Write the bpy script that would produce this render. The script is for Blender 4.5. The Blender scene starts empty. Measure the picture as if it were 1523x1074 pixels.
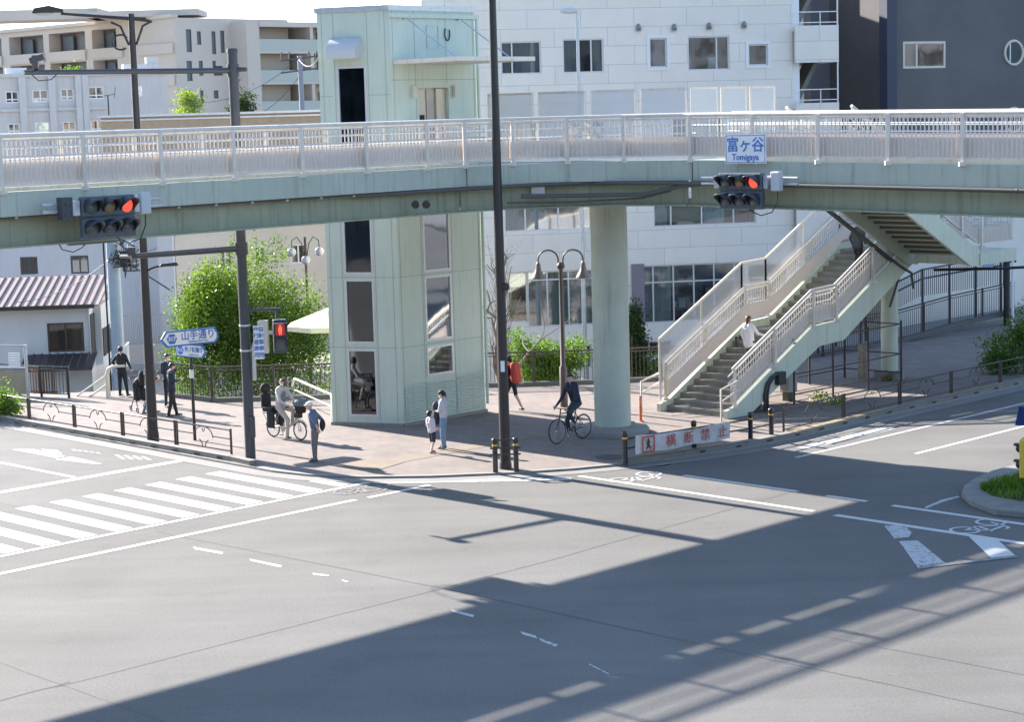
import bpy, math, random
import numpy as np
from mathutils import Vector, Matrix
random.seed(7); RNG = np.random.default_rng(7)
C = bpy.context.scene.collection
sc = bpy.context.scene
R = math.radians

# ------------------------------------------------------------------ camera
PW, PH, FOC, CAMH = 1523.0, 1074.0, 2900.0, 8.8
ROLL = math.atan(-0.028); PITCH = math.atan(367*math.cos(ROLL)/FOC)
cam = bpy.data.cameras.new('camera'); camo = bpy.data.objects.new('camera', cam); C.objects.link(camo)
cam.sensor_fit = 'HORIZONTAL'; cam.sensor_width = 36.0; cam.lens = 36.0*FOC/PW
cam.clip_start = 0.5; cam.clip_end = 3000
camo.matrix_world = (Matrix.Translation((0, 0, CAMH)) @ Matrix.Rotation(R(90)-PITCH, 4, 'X') @ Matrix.Rotation(ROLL, 4, 'Z'))
sc.camera = camo

# ------------------------------------------------------------------ light
SUN_EL = math.atan(0.503)
world = bpy.data.worlds.new('World'); sc.world = world; world.use_nodes = True
wn = world.node_tree; wn.nodes.clear()
sky = wn.nodes.new('ShaderNodeTexSky'); sky.sky_type = 'NISHITA'; sky.sun_disc = False
sky.sun_elevation = SUN_EL; sky.sun_rotation = R(-45); sky.air_density = 1.0; sky.dust_density = 0.3; sky.ozone_density = 2.0
bg = wn.nodes.new('ShaderNodeBackground'); bg.inputs['Strength'].default_value = 0.06
wo = wn.nodes.new('ShaderNodeOutputWorld')
wn.links.new(sky.outputs[0], bg.inputs[0]); wn.links.new(bg.outputs[0], wo.inputs[0])
sun = bpy.data.lights.new('sun', 'SUN'); sun.energy = 2.6; sun.angle = R(0.55); sun.color = (1.0, 0.93, 0.85)
suno = bpy.data.objects.new('sun', sun); C.objects.link(suno)
q = 0.70710678
suno.rotation_euler = Vector((q*math.cos(SUN_EL), -q*math.cos(SUN_EL), -math.sin(SUN_EL))).to_track_quat('-Z', 'Y').to_euler()
sc.view_settings.view_transform = 'Standard'; sc.view_settings.look = 'None'
sc.view_settings.exposure = 2.78; sc.view_settings.gamma = 1.0

# ------------------------------------------------------------------ pixel <-> place helpers (pixels of the 1523 x 1074 photograph)
def ray(u, v):
    x = u-PW/2; y = v-PH/2
    xr = x*math.cos(ROLL)+y*math.sin(ROLL); yr = -x*math.sin(ROLL)+y*math.cos(ROLL)
    return Vector((xr, FOC*math.cos(PITCH)-yr*math.sin(PITCH), -FOC*math.sin(PITCH)-yr*math.cos(PITCH)))
CAMP = Vector((0, 0, CAMH))
def P(u, v, z=0.05):
    r = ray(u, v); return CAMP+r*((z-CAMH)/r.z)
def PY(u, v, Y):
    r = ray(u, v); return CAMP+r*(Y/r.y)
def W(s, t, z=0.0):                       # street frame: s along the left road, t along the right road
    return Vector(((s+t)*q, (t-s)*q, z))
def st(p): return ((p[0]-p[1])*q, (p[0]+p[1])*q)
def PSp(u, v, s0):
    r = ray(u, v); return CAMP+r*(s0/((r.x-r.y)*q))
def PTp(u, v, t0):
    r = ray(u, v); return CAMP+r*(t0/((r.x+r.y)*q))
def zat(v, u, p):                         # height seen at pixel (u,v) above ground point p
    return PY(u, v, p[1]).z

# ------------------------------------------------------------------ materials
MATS = {}
def nodes_of(m):
    m.use_nodes = True; nt = m.node_tree; b = nt.nodes['Principled BSDF']; return nt, b
def mat(name, col, rough=0.6, metal=0.0, var=0.0, scale=3.0, bump=0.0, bscale=60.0, coat=0.0, spec=0.5, emit=None, dirt=0.0):
    if name in MATS: return MATS[name]
    m = bpy.data.materials.new(name); nt, b = nodes_of(m); N = nt.nodes; L = nt.links
    b.inputs['Roughness'].default_value = rough; b.inputs['Metallic'].default_value = metal
    b.inputs['Specular IOR Level'].default_value = spec; b.inputs['Coat Weight'].default_value = coat
    b.inputs['Base Color'].default_value = (*col, 1)
    tc = N.new('ShaderNodeTexCoord')
    if var > 0 or dirt > 0:
        n = N.new('ShaderNodeTexNoise'); n.inputs['Scale'].default_value = scale; n.inputs['Detail'].default_value = 6
        n.inputs['Roughness'].default_value = 0.65
        L.new(tc.outputs['Object'], n.inputs['Vector'])
        mr = N.new('ShaderNodeMapRange'); mr.inputs[1].default_value = 0.3; mr.inputs[2].default_value = 0.7
        mr.inputs[3].default_value = 1-var; mr.inputs[4].default_value = 1+var*0.6
        L.new(n.outputs[0], mr.inputs[0])
        mx = N.new('ShaderNodeMix'); mx.data_type = 'RGBA'; mx.blend_type = 'MULTIPLY'; mx.inputs[0].default_value = 1
        mx.inputs[6].default_value = (*col, 1); L.new(mr.outputs[0], mx.inputs[7]); out = mx.outputs[2]
        if dirt > 0:                       # streaks of dirt running down
            mp = N.new('ShaderNodeMapping'); mp.inputs['Scale'].default_value = (5, 5, 0.35)
            L.new(tc.outputs['Object'], mp.inputs[0])
            n2 = N.new('ShaderNodeTexNoise'); n2.inputs['Scale'].default_value = 1.6; n2.inputs['Detail'].default_value = 5
            L.new(mp.outputs[0], n2.inputs['Vector'])
            cr = N.new('ShaderNodeMapRange'); cr.inputs[1].default_value = 0.52; cr.inputs[2].default_value = 0.75
            cr.inputs[3].default_value = 0; cr.inputs[4].default_value = dirt
            L.new(n2.outputs[0], cr.inputs[0])
            m2 = N.new('ShaderNodeMix'); m2.data_type = 'RGBA'; m2.inputs[7].default_value = (col[0]*.45, col[1]*.42, col[2]*.36, 1)
            L.new(cr.outputs[0], m2.inputs[0]); L.new(out, m2.inputs[6]); out = m2.outputs[2]
        L.new(out, b.inputs['Base Color'])
    if bump > 0:
        n = N.new('ShaderNodeTexNoise'); n.inputs['Scale'].default_value = bscale; n.inputs['Detail'].default_value = 4
        L.new(tc.outputs['Object'], n.inputs['Vector'])
        bp = N.new('ShaderNodeBump'); bp.inputs['Strength'].default_value = bump; bp.inputs['Distance'].default_value = 0.02
        L.new(n.outputs[0], bp.inputs['Height']); L.new(bp.outputs[0], b.inputs['Normal'])
    if emit:
        b.inputs['Emission Color'].default_value = (*emit[0], 1); b.inputs['Emission Strength'].default_value = emit[1]
    MATS[name] = m; return m

def glass_mat(name, tint, reflect=0.35):
    if name in MATS: return MATS[name]
    m = bpy.data.materials.new(name); m.use_nodes = True; nt = m.node_tree; N = nt.nodes; L = nt.links; N.clear()
    o = N.new('ShaderNodeOutputMaterial'); t = N.new('ShaderNodeBsdfTransparent'); t.inputs[0].default_value = (*tint, 1)
    g = N.new('ShaderNodeBsdfGlossy'); g.inputs['Roughness'].default_value = 0.04; g.inputs[0].default_value = (.85, .9, .95, 1)
    n = N.new('ShaderNodeTexNoise'); n.inputs['Scale'].default_value = 0.8; tc = N.new('ShaderNodeTexCoord'); L.new(tc.outputs['Object'], n.inputs[0])
    bp = N.new('ShaderNodeBump'); bp.inputs['Strength'].default_value = 0.3; bp.inputs['Distance'].default_value = .012; L.new(n.outputs[0], bp.inputs['Height']); L.new(bp.outputs[0], g.inputs['Normal'])
    mx = N.new('ShaderNodeMixShader'); mx.inputs[0].default_value = reflect
    L.new(t.outputs[0], mx.inputs[1]); L.new(g.outputs[0], mx.inputs[2]); L.new(mx.outputs[0], o.inputs[0])
    MATS[name] = m; return m

def leaf_mat(name, c1, c2, trans=0.45):
    if name in MATS: return MATS[name]
    m = bpy.data.materials.new(name); m.use_nodes = True; nt = m.node_tree; N = nt.nodes; L = nt.links; N.clear()
    o = N.new('ShaderNodeOutputMaterial'); ge = N.new('ShaderNodeNewGeometry')
    mx = N.new('ShaderNodeMix'); mx.data_type = 'RGBA'; mx.inputs[6].default_value = (*c1, 1); mx.inputs[7].default_value = (*c2, 1)
    tc = N.new('ShaderNodeTexCoord'); n = N.new('ShaderNodeTexNoise'); n.inputs['Scale'].default_value = 1.3; L.new(tc.outputs['Object'], n.inputs[0])
    a = N.new('ShaderNodeMath'); a.operation = 'MULTIPLY_ADD'; L.new(ge.outputs['Random Per Island'], a.inputs[0]); a.inputs[1].default_value = .6
    s2 = N.new('ShaderNodeMath'); s2.operation = 'SUBTRACT'; L.new(n.outputs[0], s2.inputs[0]); s2.inputs[1].default_value = .3
    L.new(s2.outputs[0], a.inputs[2]); a.use_clamp = True; L.new(a.outputs[0], mx.inputs[0])
    d = N.new('ShaderNodeBsdfDiffuse'); t = N.new('ShaderNodeBsdfTranslucent'); L.new(mx.outputs[2], d.inputs[0])
    g = N.new('ShaderNodeMix'); g.data_type = 'RGBA'; g.blend_type = 'MULTIPLY'; g.inputs[0].default_value = 1; g.inputs[7].default_value = (1.5, 1.5, .6, 1)
    L.new(mx.outputs[2], g.inputs[6]); L.new(g.outputs[2], t.inputs[0])
    ms = N.new('ShaderNodeMixShader'); ms.inputs[0].default_value = trans; L.new(d.outputs[0], ms.inputs[1]); L.new(t.outputs[0], ms.inputs[2])
    gl = N.new('ShaderNodeBsdfGlossy'); gl.inputs['Roughness'].default_value = .35; gl.inputs[0].default_value = (.9, .95, .9, 1)
    m3 = N.new('ShaderNodeMixShader'); m3.inputs[0].default_value = .025; L.new(ms.outputs[0], m3.inputs[1]); L.new(gl.outputs[0], m3.inputs[2])
    L.new(m3.outputs[0], o.inputs[0]); MATS[name] = m; return m

def asphalt_mat():
    m = bpy.data.materials.new('asphalt'); nt, b = nodes_of(m); N = nt.nodes; L = nt.links
    tc = N.new('ShaderNodeTexCoord')
    def noise(sc_, det=5, ro=.6, mp=None):
        n = N.new('ShaderNodeTexNoise'); n.inputs['Scale'].default_value = sc_; n.inputs['Detail'].default_value = det; n.inputs['Roughness'].default_value = ro
        L.new(mp or tc.outputs['Object'], n.inputs['Vector']); return n.outputs[0]
    def rng(x, a, b_, c, d):
        r = N.new('ShaderNodeMapRange'); r.inputs[1].default_value = a; r.inputs[2].default_value = b_; r.inputs[3].default_value = c; r.inputs[4].default_value = d
        L.new(x, r.inputs[0]); return r.outputs[0]
    def mul(a, b_):
        k = N.new('ShaderNodeMath'); k.operation = 'MULTIPLY'; L.new(a, k.inputs[0]); L.new(b_, k.inputs[1]); return k.outputs[0]
    mp = N.new('ShaderNodeMapping'); mp.inputs['Rotation'].default_value = (0, 0, R(45)); mp.inputs['Scale'].default_value = (.12, 1.1, 1); L.new(tc.outputs['Object'], mp.inputs[0])
    mp2 = N.new('ShaderNodeMapping'); mp2.inputs['Rotation'].default_value = (0, 0, R(-45)); mp2.inputs['Scale'].default_value = (.1, .9, 1); L.new(tc.outputs['Object'], mp2.inputs[0])
    f = mul(rng(noise(.25), .3, .7, .9, 1.1), rng(noise(19, 5, .85), .3, .7, .74, 1.26))
    f = mul(f, rng(noise(1, 4, .6, mp.outputs[0]), .3, .7, .93, 1.06)); f = mul(f, rng(noise(1, 4, .6, mp2.outputs[0]), .3, .7, .94, 1.05))
    f = mul(f, rng(noise(4, 6, .7), .60, .8, 1, .82)); f = mul(f, rng(noise(.8, 7, .75), .54, .68, 1, .90)); f = mul(f, rng(noise(.11, 2), .45, .55, .97, 1.04))
    mx = N.new('ShaderNodeMix'); mx.data_type = 'RGBA'; mx.blend_type = 'MULTIPLY'; mx.inputs[0].default_value = 1
    mx.inputs[6].default_value = (.153, .147, .138, 1); L.new(f, mx.inputs[7]); L.new(mx.outputs[2], b.inputs['Base Color'])
    b.inputs['Roughness'].default_value = .9; b.inputs['Specular IOR Level'].default_value = .25
    bp = N.new('ShaderNodeBump'); bp.inputs['Strength'].default_value = .5; bp.inputs['Distance'].default_value = .008
    L.new(noise(90, 3), bp.inputs['Height']); L.new(bp.outputs[0], b.inputs['Normal'])
    return m

def brick_mat(name, c1, c2, cm, bw, rh, rotdeg=0, mortar=.012, rough=.75, offset=.5, freq=2, var=.12, plane='XY', spec=.4, bump=.3):
    if name in MATS: return MATS[name]
    m = bpy.data.materials.new(name); nt, b = nodes_of(m); N = nt.nodes; L = nt.links
    tc = N.new('ShaderNodeTexCoord'); mp = N.new('ShaderNodeMapping')
    if plane == 'XZ': mp.inputs['Rotation'].default_value = (R(-90), 0, 0)
    else: mp.inputs['Rotation'].default_value = (0, 0, R(rotdeg))
    L.new(tc.outputs['Object'], mp.inputs[0])
    br = N.new('ShaderNodeTexBrick'); br.inputs['Color1'].default_value = (*c1, 1); br.inputs['Color2'].default_value = (*c2, 1); br.inputs['Mortar'].default_value = (*cm, 1)
    br.inputs['Scale'].default_value = 1; br.inputs['Brick Width'].default_value = bw; br.inputs['Row Height'].default_value = rh; br.inputs['Mortar Size'].default_value = mortar
    br.offset = offset; br.offset_frequency = freq
    L.new(mp.outputs[0], br.inputs[0])
    n = N.new('ShaderNodeTexNoise'); n.inputs['Scale'].default_value = 1.1; n.inputs['Detail'].default_value = 7; n.inputs['Roughness'].default_value = .7; L.new(tc.outputs['Object'], n.inputs[0])
    mr = N.new('ShaderNodeMapRange'); mr.inputs[1].default_value = .3; mr.inputs[2].default_value = .7; mr.inputs[3].default_value = 1-var; mr.inputs[4].default_value = 1+var*.5; L.new(n.outputs[0], mr.inputs[0])
    mx = N.new('ShaderNodeMix'); mx.data_type = 'RGBA'; mx.blend_type = 'MULTIPLY'; mx.inputs[0].default_value = 1; L.new(br.outputs[0], mx.inputs[6]); L.new(mr.outputs[0], mx.inputs[7])
    L.new(mx.outputs[2], b.inputs['Base Color']); b.inputs['Roughness'].default_value = rough; b.inputs['Specular IOR Level'].default_value = spec
    bp = N.new('ShaderNodeBump'); bp.inputs['Strength'].default_value = bump; bp.inputs['Distance'].default_value = .01; bp.invert = True
    L.new(br.outputs['Fac'], bp.inputs['Height']); L.new(bp.outputs[0], b.inputs['Normal'])
    MATS[name] = m; return m

def paint_mat(name, col, wear):            # thermoplastic road paint, worn through to the asphalt in patches
    m = bpy.data.materials.new(name); nt, b = nodes_of(m); N = nt.nodes; L = nt.links
    tc = N.new('ShaderNodeTexCoord'); n = N.new('ShaderNodeTexNoise'); n.inputs['Scale'].default_value = 8; n.inputs['Detail'].default_value = 8; n.inputs['Roughness'].default_value = .8
    L.new(tc.outputs['Object'], n.inputs[0]); r = N.new('ShaderNodeMapRange'); r.inputs[1].default_value = wear; r.inputs[2].default_value = wear+.05; L.new(n.outputs[0], r.inputs[0])
    mx = N.new('ShaderNodeMix'); mx.data_type = 'RGBA'; mx.inputs[6].default_value = (*col, 1); mx.inputs[7].default_value = (.15, .147, .143, 1); L.new(r.outputs[0], mx.inputs[0])
    L.new(mx.outputs[2], b.inputs['Base Color']); b.inputs['Roughness'].default_value = .7; MATS[name] = m; return m

# ------------------------------------------------------------------ mesh building
class MB:
    def __init__(s): s.v = []; s.f = []; s.m = []; s.mi = 0
    def add(s, vs, fs):
        o = len(s.v); s.v += [tuple(v) for v in vs]; s.f += [tuple(i+o for i in f) for f in fs]; s.m += [s.mi]*len(fs); return s
    def quad(s, a, b, c, d): return s.add([a, b, c, d], [(0, 1, 2, 3)])
    def box(s, x0, x1, y0, y1, z0, z1):
        return s.add([(x0, y0, z0), (x1, y0, z0), (x1, y1, z0), (x0, y1, z0), (x0, y0, z1), (x1, y0, z1), (x1, y1, z1), (x0, y1, z1)],
                     [(0, 3, 2, 1), (4, 5, 6, 7), (0, 1, 5, 4), (1, 2, 6, 5), (2, 3, 7, 6), (3, 0, 4, 7)])
    def cbox(s, c, d): return s.box(c[0]-d[0]/2, c[0]+d[0]/2, c[1]-d[1]/2, c[1]+d[1]/2, c[2]-d[2]/2, c[2]+d[2]/2)
    def beam(s, a, b, w, h, up=(0, 0, 1)):            # box from a to b, w sideways, h along up
        a = Vector(a); b = Vector(b); d = (b-a).normalized(); up = Vector(up)
        if abs(d.dot(up)) > .98: up = Vector((0, 1, 0)) if abs(d.y) < .9 else Vector((1, 0, 0))
        x = d.cross(up).normalized()*w/2; y = x.cross(d).normalized()*h/2
        vs = [a-x-y, a+x-y, a+x+y, a-x+y, b-x-y, b+x-y, b+x+y, b-x+y]
        return s.add(vs, [(3, 2, 1, 0), (4, 5, 6, 7), (0, 1, 5, 4), (1, 2, 6, 5), (2, 3, 7, 6), (3, 0, 4, 7)])
    def tube(s, pts, r, n=8, r2=None, cap=True):
        pts = [Vector(p) for p in pts]; k = len(pts); vs = []; fs = []
        d0 = (pts[1]-pts[0]).normalized(); up = Vector((0, 0, 1)) if abs(d0.z) < .9 else Vector((1, 0, 0)); x = d0.cross(up).normalized()
        for i, p in enumerate(pts):
            d = (pts[min(i+1, k-1)]-pts[max(i-1, 0)]).normalized(); x = (x-d*x.dot(d)).normalized(); y = d.cross(x)
            if isinstance(r, (list, tuple)): rr = r[i]
            else: rr = r if r2 is None else r+(r2-r)*i/(k-1)
            for j in range(n):
                a = 2*math.pi*j/n; vs.append(p+x*math.cos(a)*rr+y*math.sin(a)*rr)
        for i in range(k-1):
            for j in range(n):
                fs.append((i*n+j, i*n+(j+1) % n, (i+1)*n+(j+1) % n, (i+1)*n+j))
        if cap: fs.append(tuple(range(n-1, -1, -1))); fs.append(tuple((k-1)*n+j for j in range(n)))
        return s.add(vs, fs)
    def prism(s, poly, z0, z1):                       # plan polygon extruded upwards (anticlockwise)
        n = len(poly); p = [tuple(c)[:2] for c in poly]
        if sum(p[i][0]*p[(i+1) % n][1]-p[(i+1) % n][0]*p[i][1] for i in range(n)) < 0: p = p[::-1]
        vs = [(x, y, z0) for x, y in p]+[(x, y, z1) for x, y in p]
        return s.add(vs, [tuple(range(n-1, -1, -1)), tuple(range(n, 2*n))]+[(i, (i+1) % n, n+(i+1) % n, n+i) for i in range(n)])
    def sheet(s, poly, z):
        n = len(poly); p = [tuple(c)[:2] for c in poly]
        if sum(p[i][0]*p[(i+1) % n][1]-p[(i+1) % n][0]*p[i][1] for i in range(n)) < 0: p = p[::-1]
        return s.add([(x, y, z) for x, y in p], [tuple(range(n))])
    def lathe(s, prof, c=(0, 0, 0), n=16, M=None):
        vs = []; fs = []; k = len(prof)
        for r, z in prof:
            for j in range(n):
                a = 2*math.pi*j/n; v = Vector((r*math.cos(a), r*math.sin(a), z)); v = (M @ v) if M else v; vs.append(v+Vector(c))
        for i in range(k-1):
            for j in range(n): fs.append((i*n+j, i*n+(j+1) % n, (i+1)*n+(j+1) % n, (i+1)*n+j))
        fs.append(tuple(range(n-1, -1, -1))); fs.append(tuple((k-1)*n+j for j in range(n)))
        return s.add(vs, fs)
    def ball(s, c, r, n=10, m=7):
        if not isinstance(r, (tuple, list)): r = (r, r, r)
        vs = []; fs = []
        for i in range(m+1):
            a = math.pi*i/m
            for j in range(n):
                b = 2*math.pi*j/n; vs.append((c[0]+r[0]*math.sin(a)*math.cos(b), c[1]+r[1]*math.sin(a)*math.sin(b), c[2]-r[2]*math.cos(a)))
        for i in range(m):
            for j in range(n): fs.append((i*n+j, i*n+(j+1) % n, (i+1)*n+(j+1) % n, (i+1)*n+j))
        return s.add(vs, fs)
    def torus(s, c, R_, r, axis='Y', n=28, m=6):
        vs = []; fs = []
        for i in range(n):
            a = 2*math.pi*i/n
            for j in range(m):
                b = 2*math.pi*j/m; rr = R_+r*math.cos(b); h = r*math.sin(b)
                x, y = rr*math.cos(a), rr*math.sin(a)
                vs.append((c[0]+x, c[1]+h, c[2]+y) if axis == 'Y' else ((c[0]+h, c[1]+x, c[2]+y) if axis == 'X' else (c[0]+x, c[1]+y, c[2]+h)))
        for i in range(n):
            for j in range(m): fs.append((i*m+j, ((i+1) % n)*m+j, ((i+1) % n)*m+(j+1) % m, i*m+(j+1) % m))
        return s.add(vs, fs)
    def build(s, name, mats, parent=None, smooth=False, bevel=0):
        me = bpy.data.meshes.new(name); me.from_pydata(s.v, [], s.f)
        for m in (mats if isinstance(mats, (list, tuple)) else [mats]): me.materials.append(m)
        if any(s.m): me.polygons.foreach_set('material_index', s.m)
        if smooth: me.polygons.foreach_set('use_smooth', [True]*len(me.polygons)); me.set_sharp_from_angle(angle=R(50))
        me.update(); o = bpy.data.objects.new(name, me); C.objects.link(o)
        if bevel:
            b = o.modifiers.new('bevel', 'BEVEL'); b.width = bevel; b.segments = 2; b.limit_method = 'ANGLE'
        if parent: o.parent = parent
        return o

def tag(o, label, cat, group=None):
    o['label'] = label; o['category'] = cat
    if group: o['group'] = group
    return o
def thing(name, label, cat, loc=(0, 0, 0), rz=0.0, group=None):
    o = bpy.data.objects.new(name, None); C.objects.link(o); o.location = loc; o.rotation_euler = (0, 0, rz); o.empty_display_size = .2
    return tag(o, label, cat, group)
def part(name, parent, loc=(0, 0, 0), rz=0):
    o = bpy.data.objects.new(name, None); C.objects.link(o); o.parent = parent; o.location = loc; o.rotation_euler = (0, 0, rz); return o
def struct(o): o['kind'] = 'structure'; return o
def copy_tree(o, parent=None):
    c = o.copy(); C.objects.link(c)
    if parent: c.parent = parent
    for ch in list(o.children): copy_tree(ch, c)
    return c
def text_mesh(name, body, size, m, parent=None, M=None, extrude=0.002, bold=0.0, ax='CENTER'):
    cu = bpy.data.curves.new(name, 'FONT'); cu.body = body; cu.size = size; cu.extrude = extrude; cu.offset = bold
    cu.align_x = ax; cu.align_y = 'CENTER'; cu.resolution_u = 3
    o = bpy.data.objects.new(name, cu); C.objects.link(o)
    me = bpy.data.meshes.new_from_object(o.evaluated_get(bpy.context.evaluated_depsgraph_get())); bpy.data.objects.remove(o)
    me.materials.clear(); me.materials.append(m); me.name = name
    o = bpy.data.objects.new(name, me); C.objects.link(o)
    if parent: o.parent = parent
    if M: o.matrix_basis = M
    return o
def stand(x, y, z):                       # text plane (xy) stood up so that it reads from -Y
    return Matrix.Translation((x, y, z)) @ Matrix.Rotation(R(90), 4, 'X')

# palette
M_RAIL = mat('pale_rail_paint', (.70, .64, .56), .45, var=.08, scale=2, dirt=.35)
M_PANEL = mat('cream_kick_panel', (.72, .63, .56), .5, var=.06, scale=1.5)
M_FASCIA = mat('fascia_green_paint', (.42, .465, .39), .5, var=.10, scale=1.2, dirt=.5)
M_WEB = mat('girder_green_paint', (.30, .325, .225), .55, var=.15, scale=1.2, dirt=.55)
M_TOWER = mat('tower_panel_green', (.52, .60, .52), .4, var=.06, scale=1.0, dirt=.22)
M_COL = mat('column_paint', (.49, .54, .455), .5, var=.09, scale=1.5, dirt=.4)
M_CREAM = mat('stair_stringer_paint', (.56, .60, .48), .5, var=.08, scale=1.1, dirt=.3)
M_BLACK = mat('dark_brown_pole_paint', (.035, .030, .030), .4, var=.15, scale=4)
M_NAVYP = mat('dark_blue_grey_pole_paint', (.050, .056, .068), .4, var=.12, scale=4)
M_BROWN = mat('brown_railing_paint', (.060, .045, .040), .5, var=.1, scale=4)
M_STEEL = mat('galvanised_steel', (.52, .55, .58), .4, metal=.6, var=.12, scale=6)
M_WHITE = mat('white_plate', (.80, .80, .80), .4, var=.03)
M_CONC = mat('concrete_pale', (.28, .265, .24), .85, var=.14, scale=3, bump=.3, bscale=50, dirt=.2)
M_KERB = mat('kerb_concrete', (.23, .22, .205), .85, var=.18, scale=2.2, bump=.3, bscale=60)
M_CABLE = mat('black_cable', (.03, .03, .035), .5)
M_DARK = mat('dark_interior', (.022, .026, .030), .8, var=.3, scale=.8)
M_GLASS = glass_mat('window_glass', (.55, .62, .62), .30)
M_GLASSD = glass_mat('dark_tower_glass', (.10, .14, .19), .13)
M_FRAME = mat('aluminium_frame', (.62, .62, .64), .35, metal=.3)
M_CURTAIN = mat('curtain', (.42, .41, .42), .8)
M_YEL = mat('yellow_paint', (.75, .52, .06), .5, var=.1)
M_PAINT = paint_mat('white_road_paint', (.56, .56, .55), .64)
M_PAINTW = paint_mat('worn_road_paint', (.48, .48, .48), .53)
M_PAINTY = paint_mat('faint_road_paint', (.28, .28, .28), .48)

# ------------------------------------------------------------------ ground
g = MB(); g.sheet([(-900, -600), (900, -600), (900, 1500), (-900, 1500)], -2.6)
struct(g.build('lower_ground', mat('lower_ground_paving', (.24, .23, .215), .9, var=.2, scale=.4)))
# road sheet: both roads and the crossing
g = MB(); g.sheet([W(-95, -30), W(70, -30), W(70, 110), W(-31.2, 110), W(-31.2, 70), W(-31.2, 36.5), W(-34.5, 31.5), W(-39, 30.3), W(-95, 30.3)], 0)
struct(g.build('road', asphalt_mat()))
EDGE = [(-95, 30.2), (-51, 30.2), (-38.6, 29.95), (-37.4, 30.15), (-36.1, 30.75), (-34.8, 31.85), (-33.5, 33.35), (-32.65, 34.65), (-32.0, 36.05), (-31.5, 37.6), (-31.05, 39.6), (-30.95, 41.5), (-31.15, 46), (-31.3, 110)]
RAILB = [(-95, 33.5), (-60, 34), (-56.2, 34.2), (-54.6, 36.3), (-51.0, 36.4), (-49.8, 36.5), (-47.1, 39.1), (-45.1, 43.5), (-43.9, 44.6), (-42.4, 46.3), (-41.0, 48.2), (-40.6, 52), (-40.5, 60.4), (-40.5, 75), (-40.5, 110)]
g = MB(); poly = [W(a, b) for a, b in EDGE]+[W(a, b) for a, b in RAILB[::-1]]
g.sheet(poly, 0.05)
for (a, b), (c, d) in zip(RAILB[:-1], RAILB[1:]):
    A = W(a, b, .05); B = W(c, d, .05); A0 = W(a, b, -2.6); B0 = W(c, d, -2.6); g.quad(A, B, B0, A0)
struct(g.build('pavement', brick_mat('pavement_brick', (.245, .195, .172), (.20, .172, .158), (.155, .14, .128), .42, .20, 45, .008, .8, var=.2, bump=.2)))
# concrete gutter band and kerb
def offset_path(path, d):
    out = []
    for i, p in enumerate(path):
        a = Vector(path[max(i-1, 0)]); b = Vector(path[min(i+1, len(path)-1)]); t = (b-a).normalized(); out.append((p[0]+t.y*d, p[1]-t.x*d))
    return out
def ribbon(mb, path, d0, d1, z0, z1=None, top=None):
    A = offset_path(path, d0); B = offset_path(path, d1)
    for i in range(len(path)-1):
        a, b, c, d = W(*A[i], z0), W(*A[i+1], z0), W(*B[i+1], z0), W(*B[i], z0)
        if z1 is None: mb.quad(a, d, c, b)
        else:
            u = Vector((0, 0, z1-z0)); mb.add([a, b, c, d, a+u, b+u, c+u, d+u], [(4, 7, 6, 5), (0, 1, 5, 4), (1, 2, 6, 5), (2, 3, 7, 6), (3, 0, 4, 7)])
g = MB(); ribbon(g, EDGE, .02, .52, .008); struct(g.build('gutter_strip', mat('gutter_concrete', (.23, .22, .21), .85, var=.12, scale=1.5)))
g = MB(); ribbon(g, [(-95, 30.2), (-51, 30.2), (-40.6, 30.1), (-39.6, 30.0)], -.18, .0, 0, .19)
struct(g.build('kerb', M_KERB, bevel=.02))
KR = [(-31.98, 36.0), (-31.5, 37.6), (-31.05, 39.6), (-30.95, 41.5), (-31.15, 46), (-31.3, 110)]
g = MB(); ribbon(g, KR, -.2, .0, 0, .2); g.lathe([(.11, 0), (.11, .15), (.06, .2)], W(-32.05, 36.0), 12)
struct(g.build('kerb', M_KERB, bevel=.02))
g = MB(); g.mi = 0
for i in range(14):
    s_ = -53.0+i*1.0; g.box(-.11, .11, -.01, .01, -.02, .02); n = 8
    M = Matrix.Translation(W(s_, 30.09, .11)) @ Matrix.Rotation(R(-45), 4, 'Z')
    g.v[-n:] = [tuple(M @ Vector(v)) for v in g.v[-n:]]
for i in range(20):
    t_ = 38.2+i*1.15; ss = np.interp(t_, [k[1] for k in KR], [k[0] for k in KR])+.005; g.box(-.01, .01, -.11, .11, -.02, .02)
    M = Matrix.Translation(W(ss, t_, .11)) @ Matrix.Rotation(R(-45), 4, 'Z'); g.v[-8:] = [tuple(M @ Vector(v)) for v in g.v[-8:]]
struct(g.build('drain_slots', M_DARK))
# worn yellow paint on the kerb top, right hand road
g = MB()
for a, b in ((36.4, 38.9), (41.6, 46.3), (49.0, 52.5), (54, 60)):
    g2 = [(np.interp(x, [k[1] for k in KR], [k[0] for k in KR]), x) for x in np.linspace(a, b, 5)]; ribbon(g, g2, -.17, -.03, .206)
struct(g.build('kerb_yellow_paint', mat('worn_yellow_kerb', (.38, .28, .13), .8, var=.35, scale=5)))
# tactile paving
g = MB(); g.quad(*[P(u, v, .059) for u, v in ((498, 693), (560, 700), (600, 688), (545, 682))]); g.quad(*[P(u, v, .056) for u, v in ((560, 686), (585, 690), (838, 643), (826, 640))])
struct(g.build('tactile_paving', brick_mat('tactile_yellow', (.255, .205, .145), (.22, .18, .14), (.17, .145, .115), .3, .3, 45, .01, .8, offset=0)))

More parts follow.
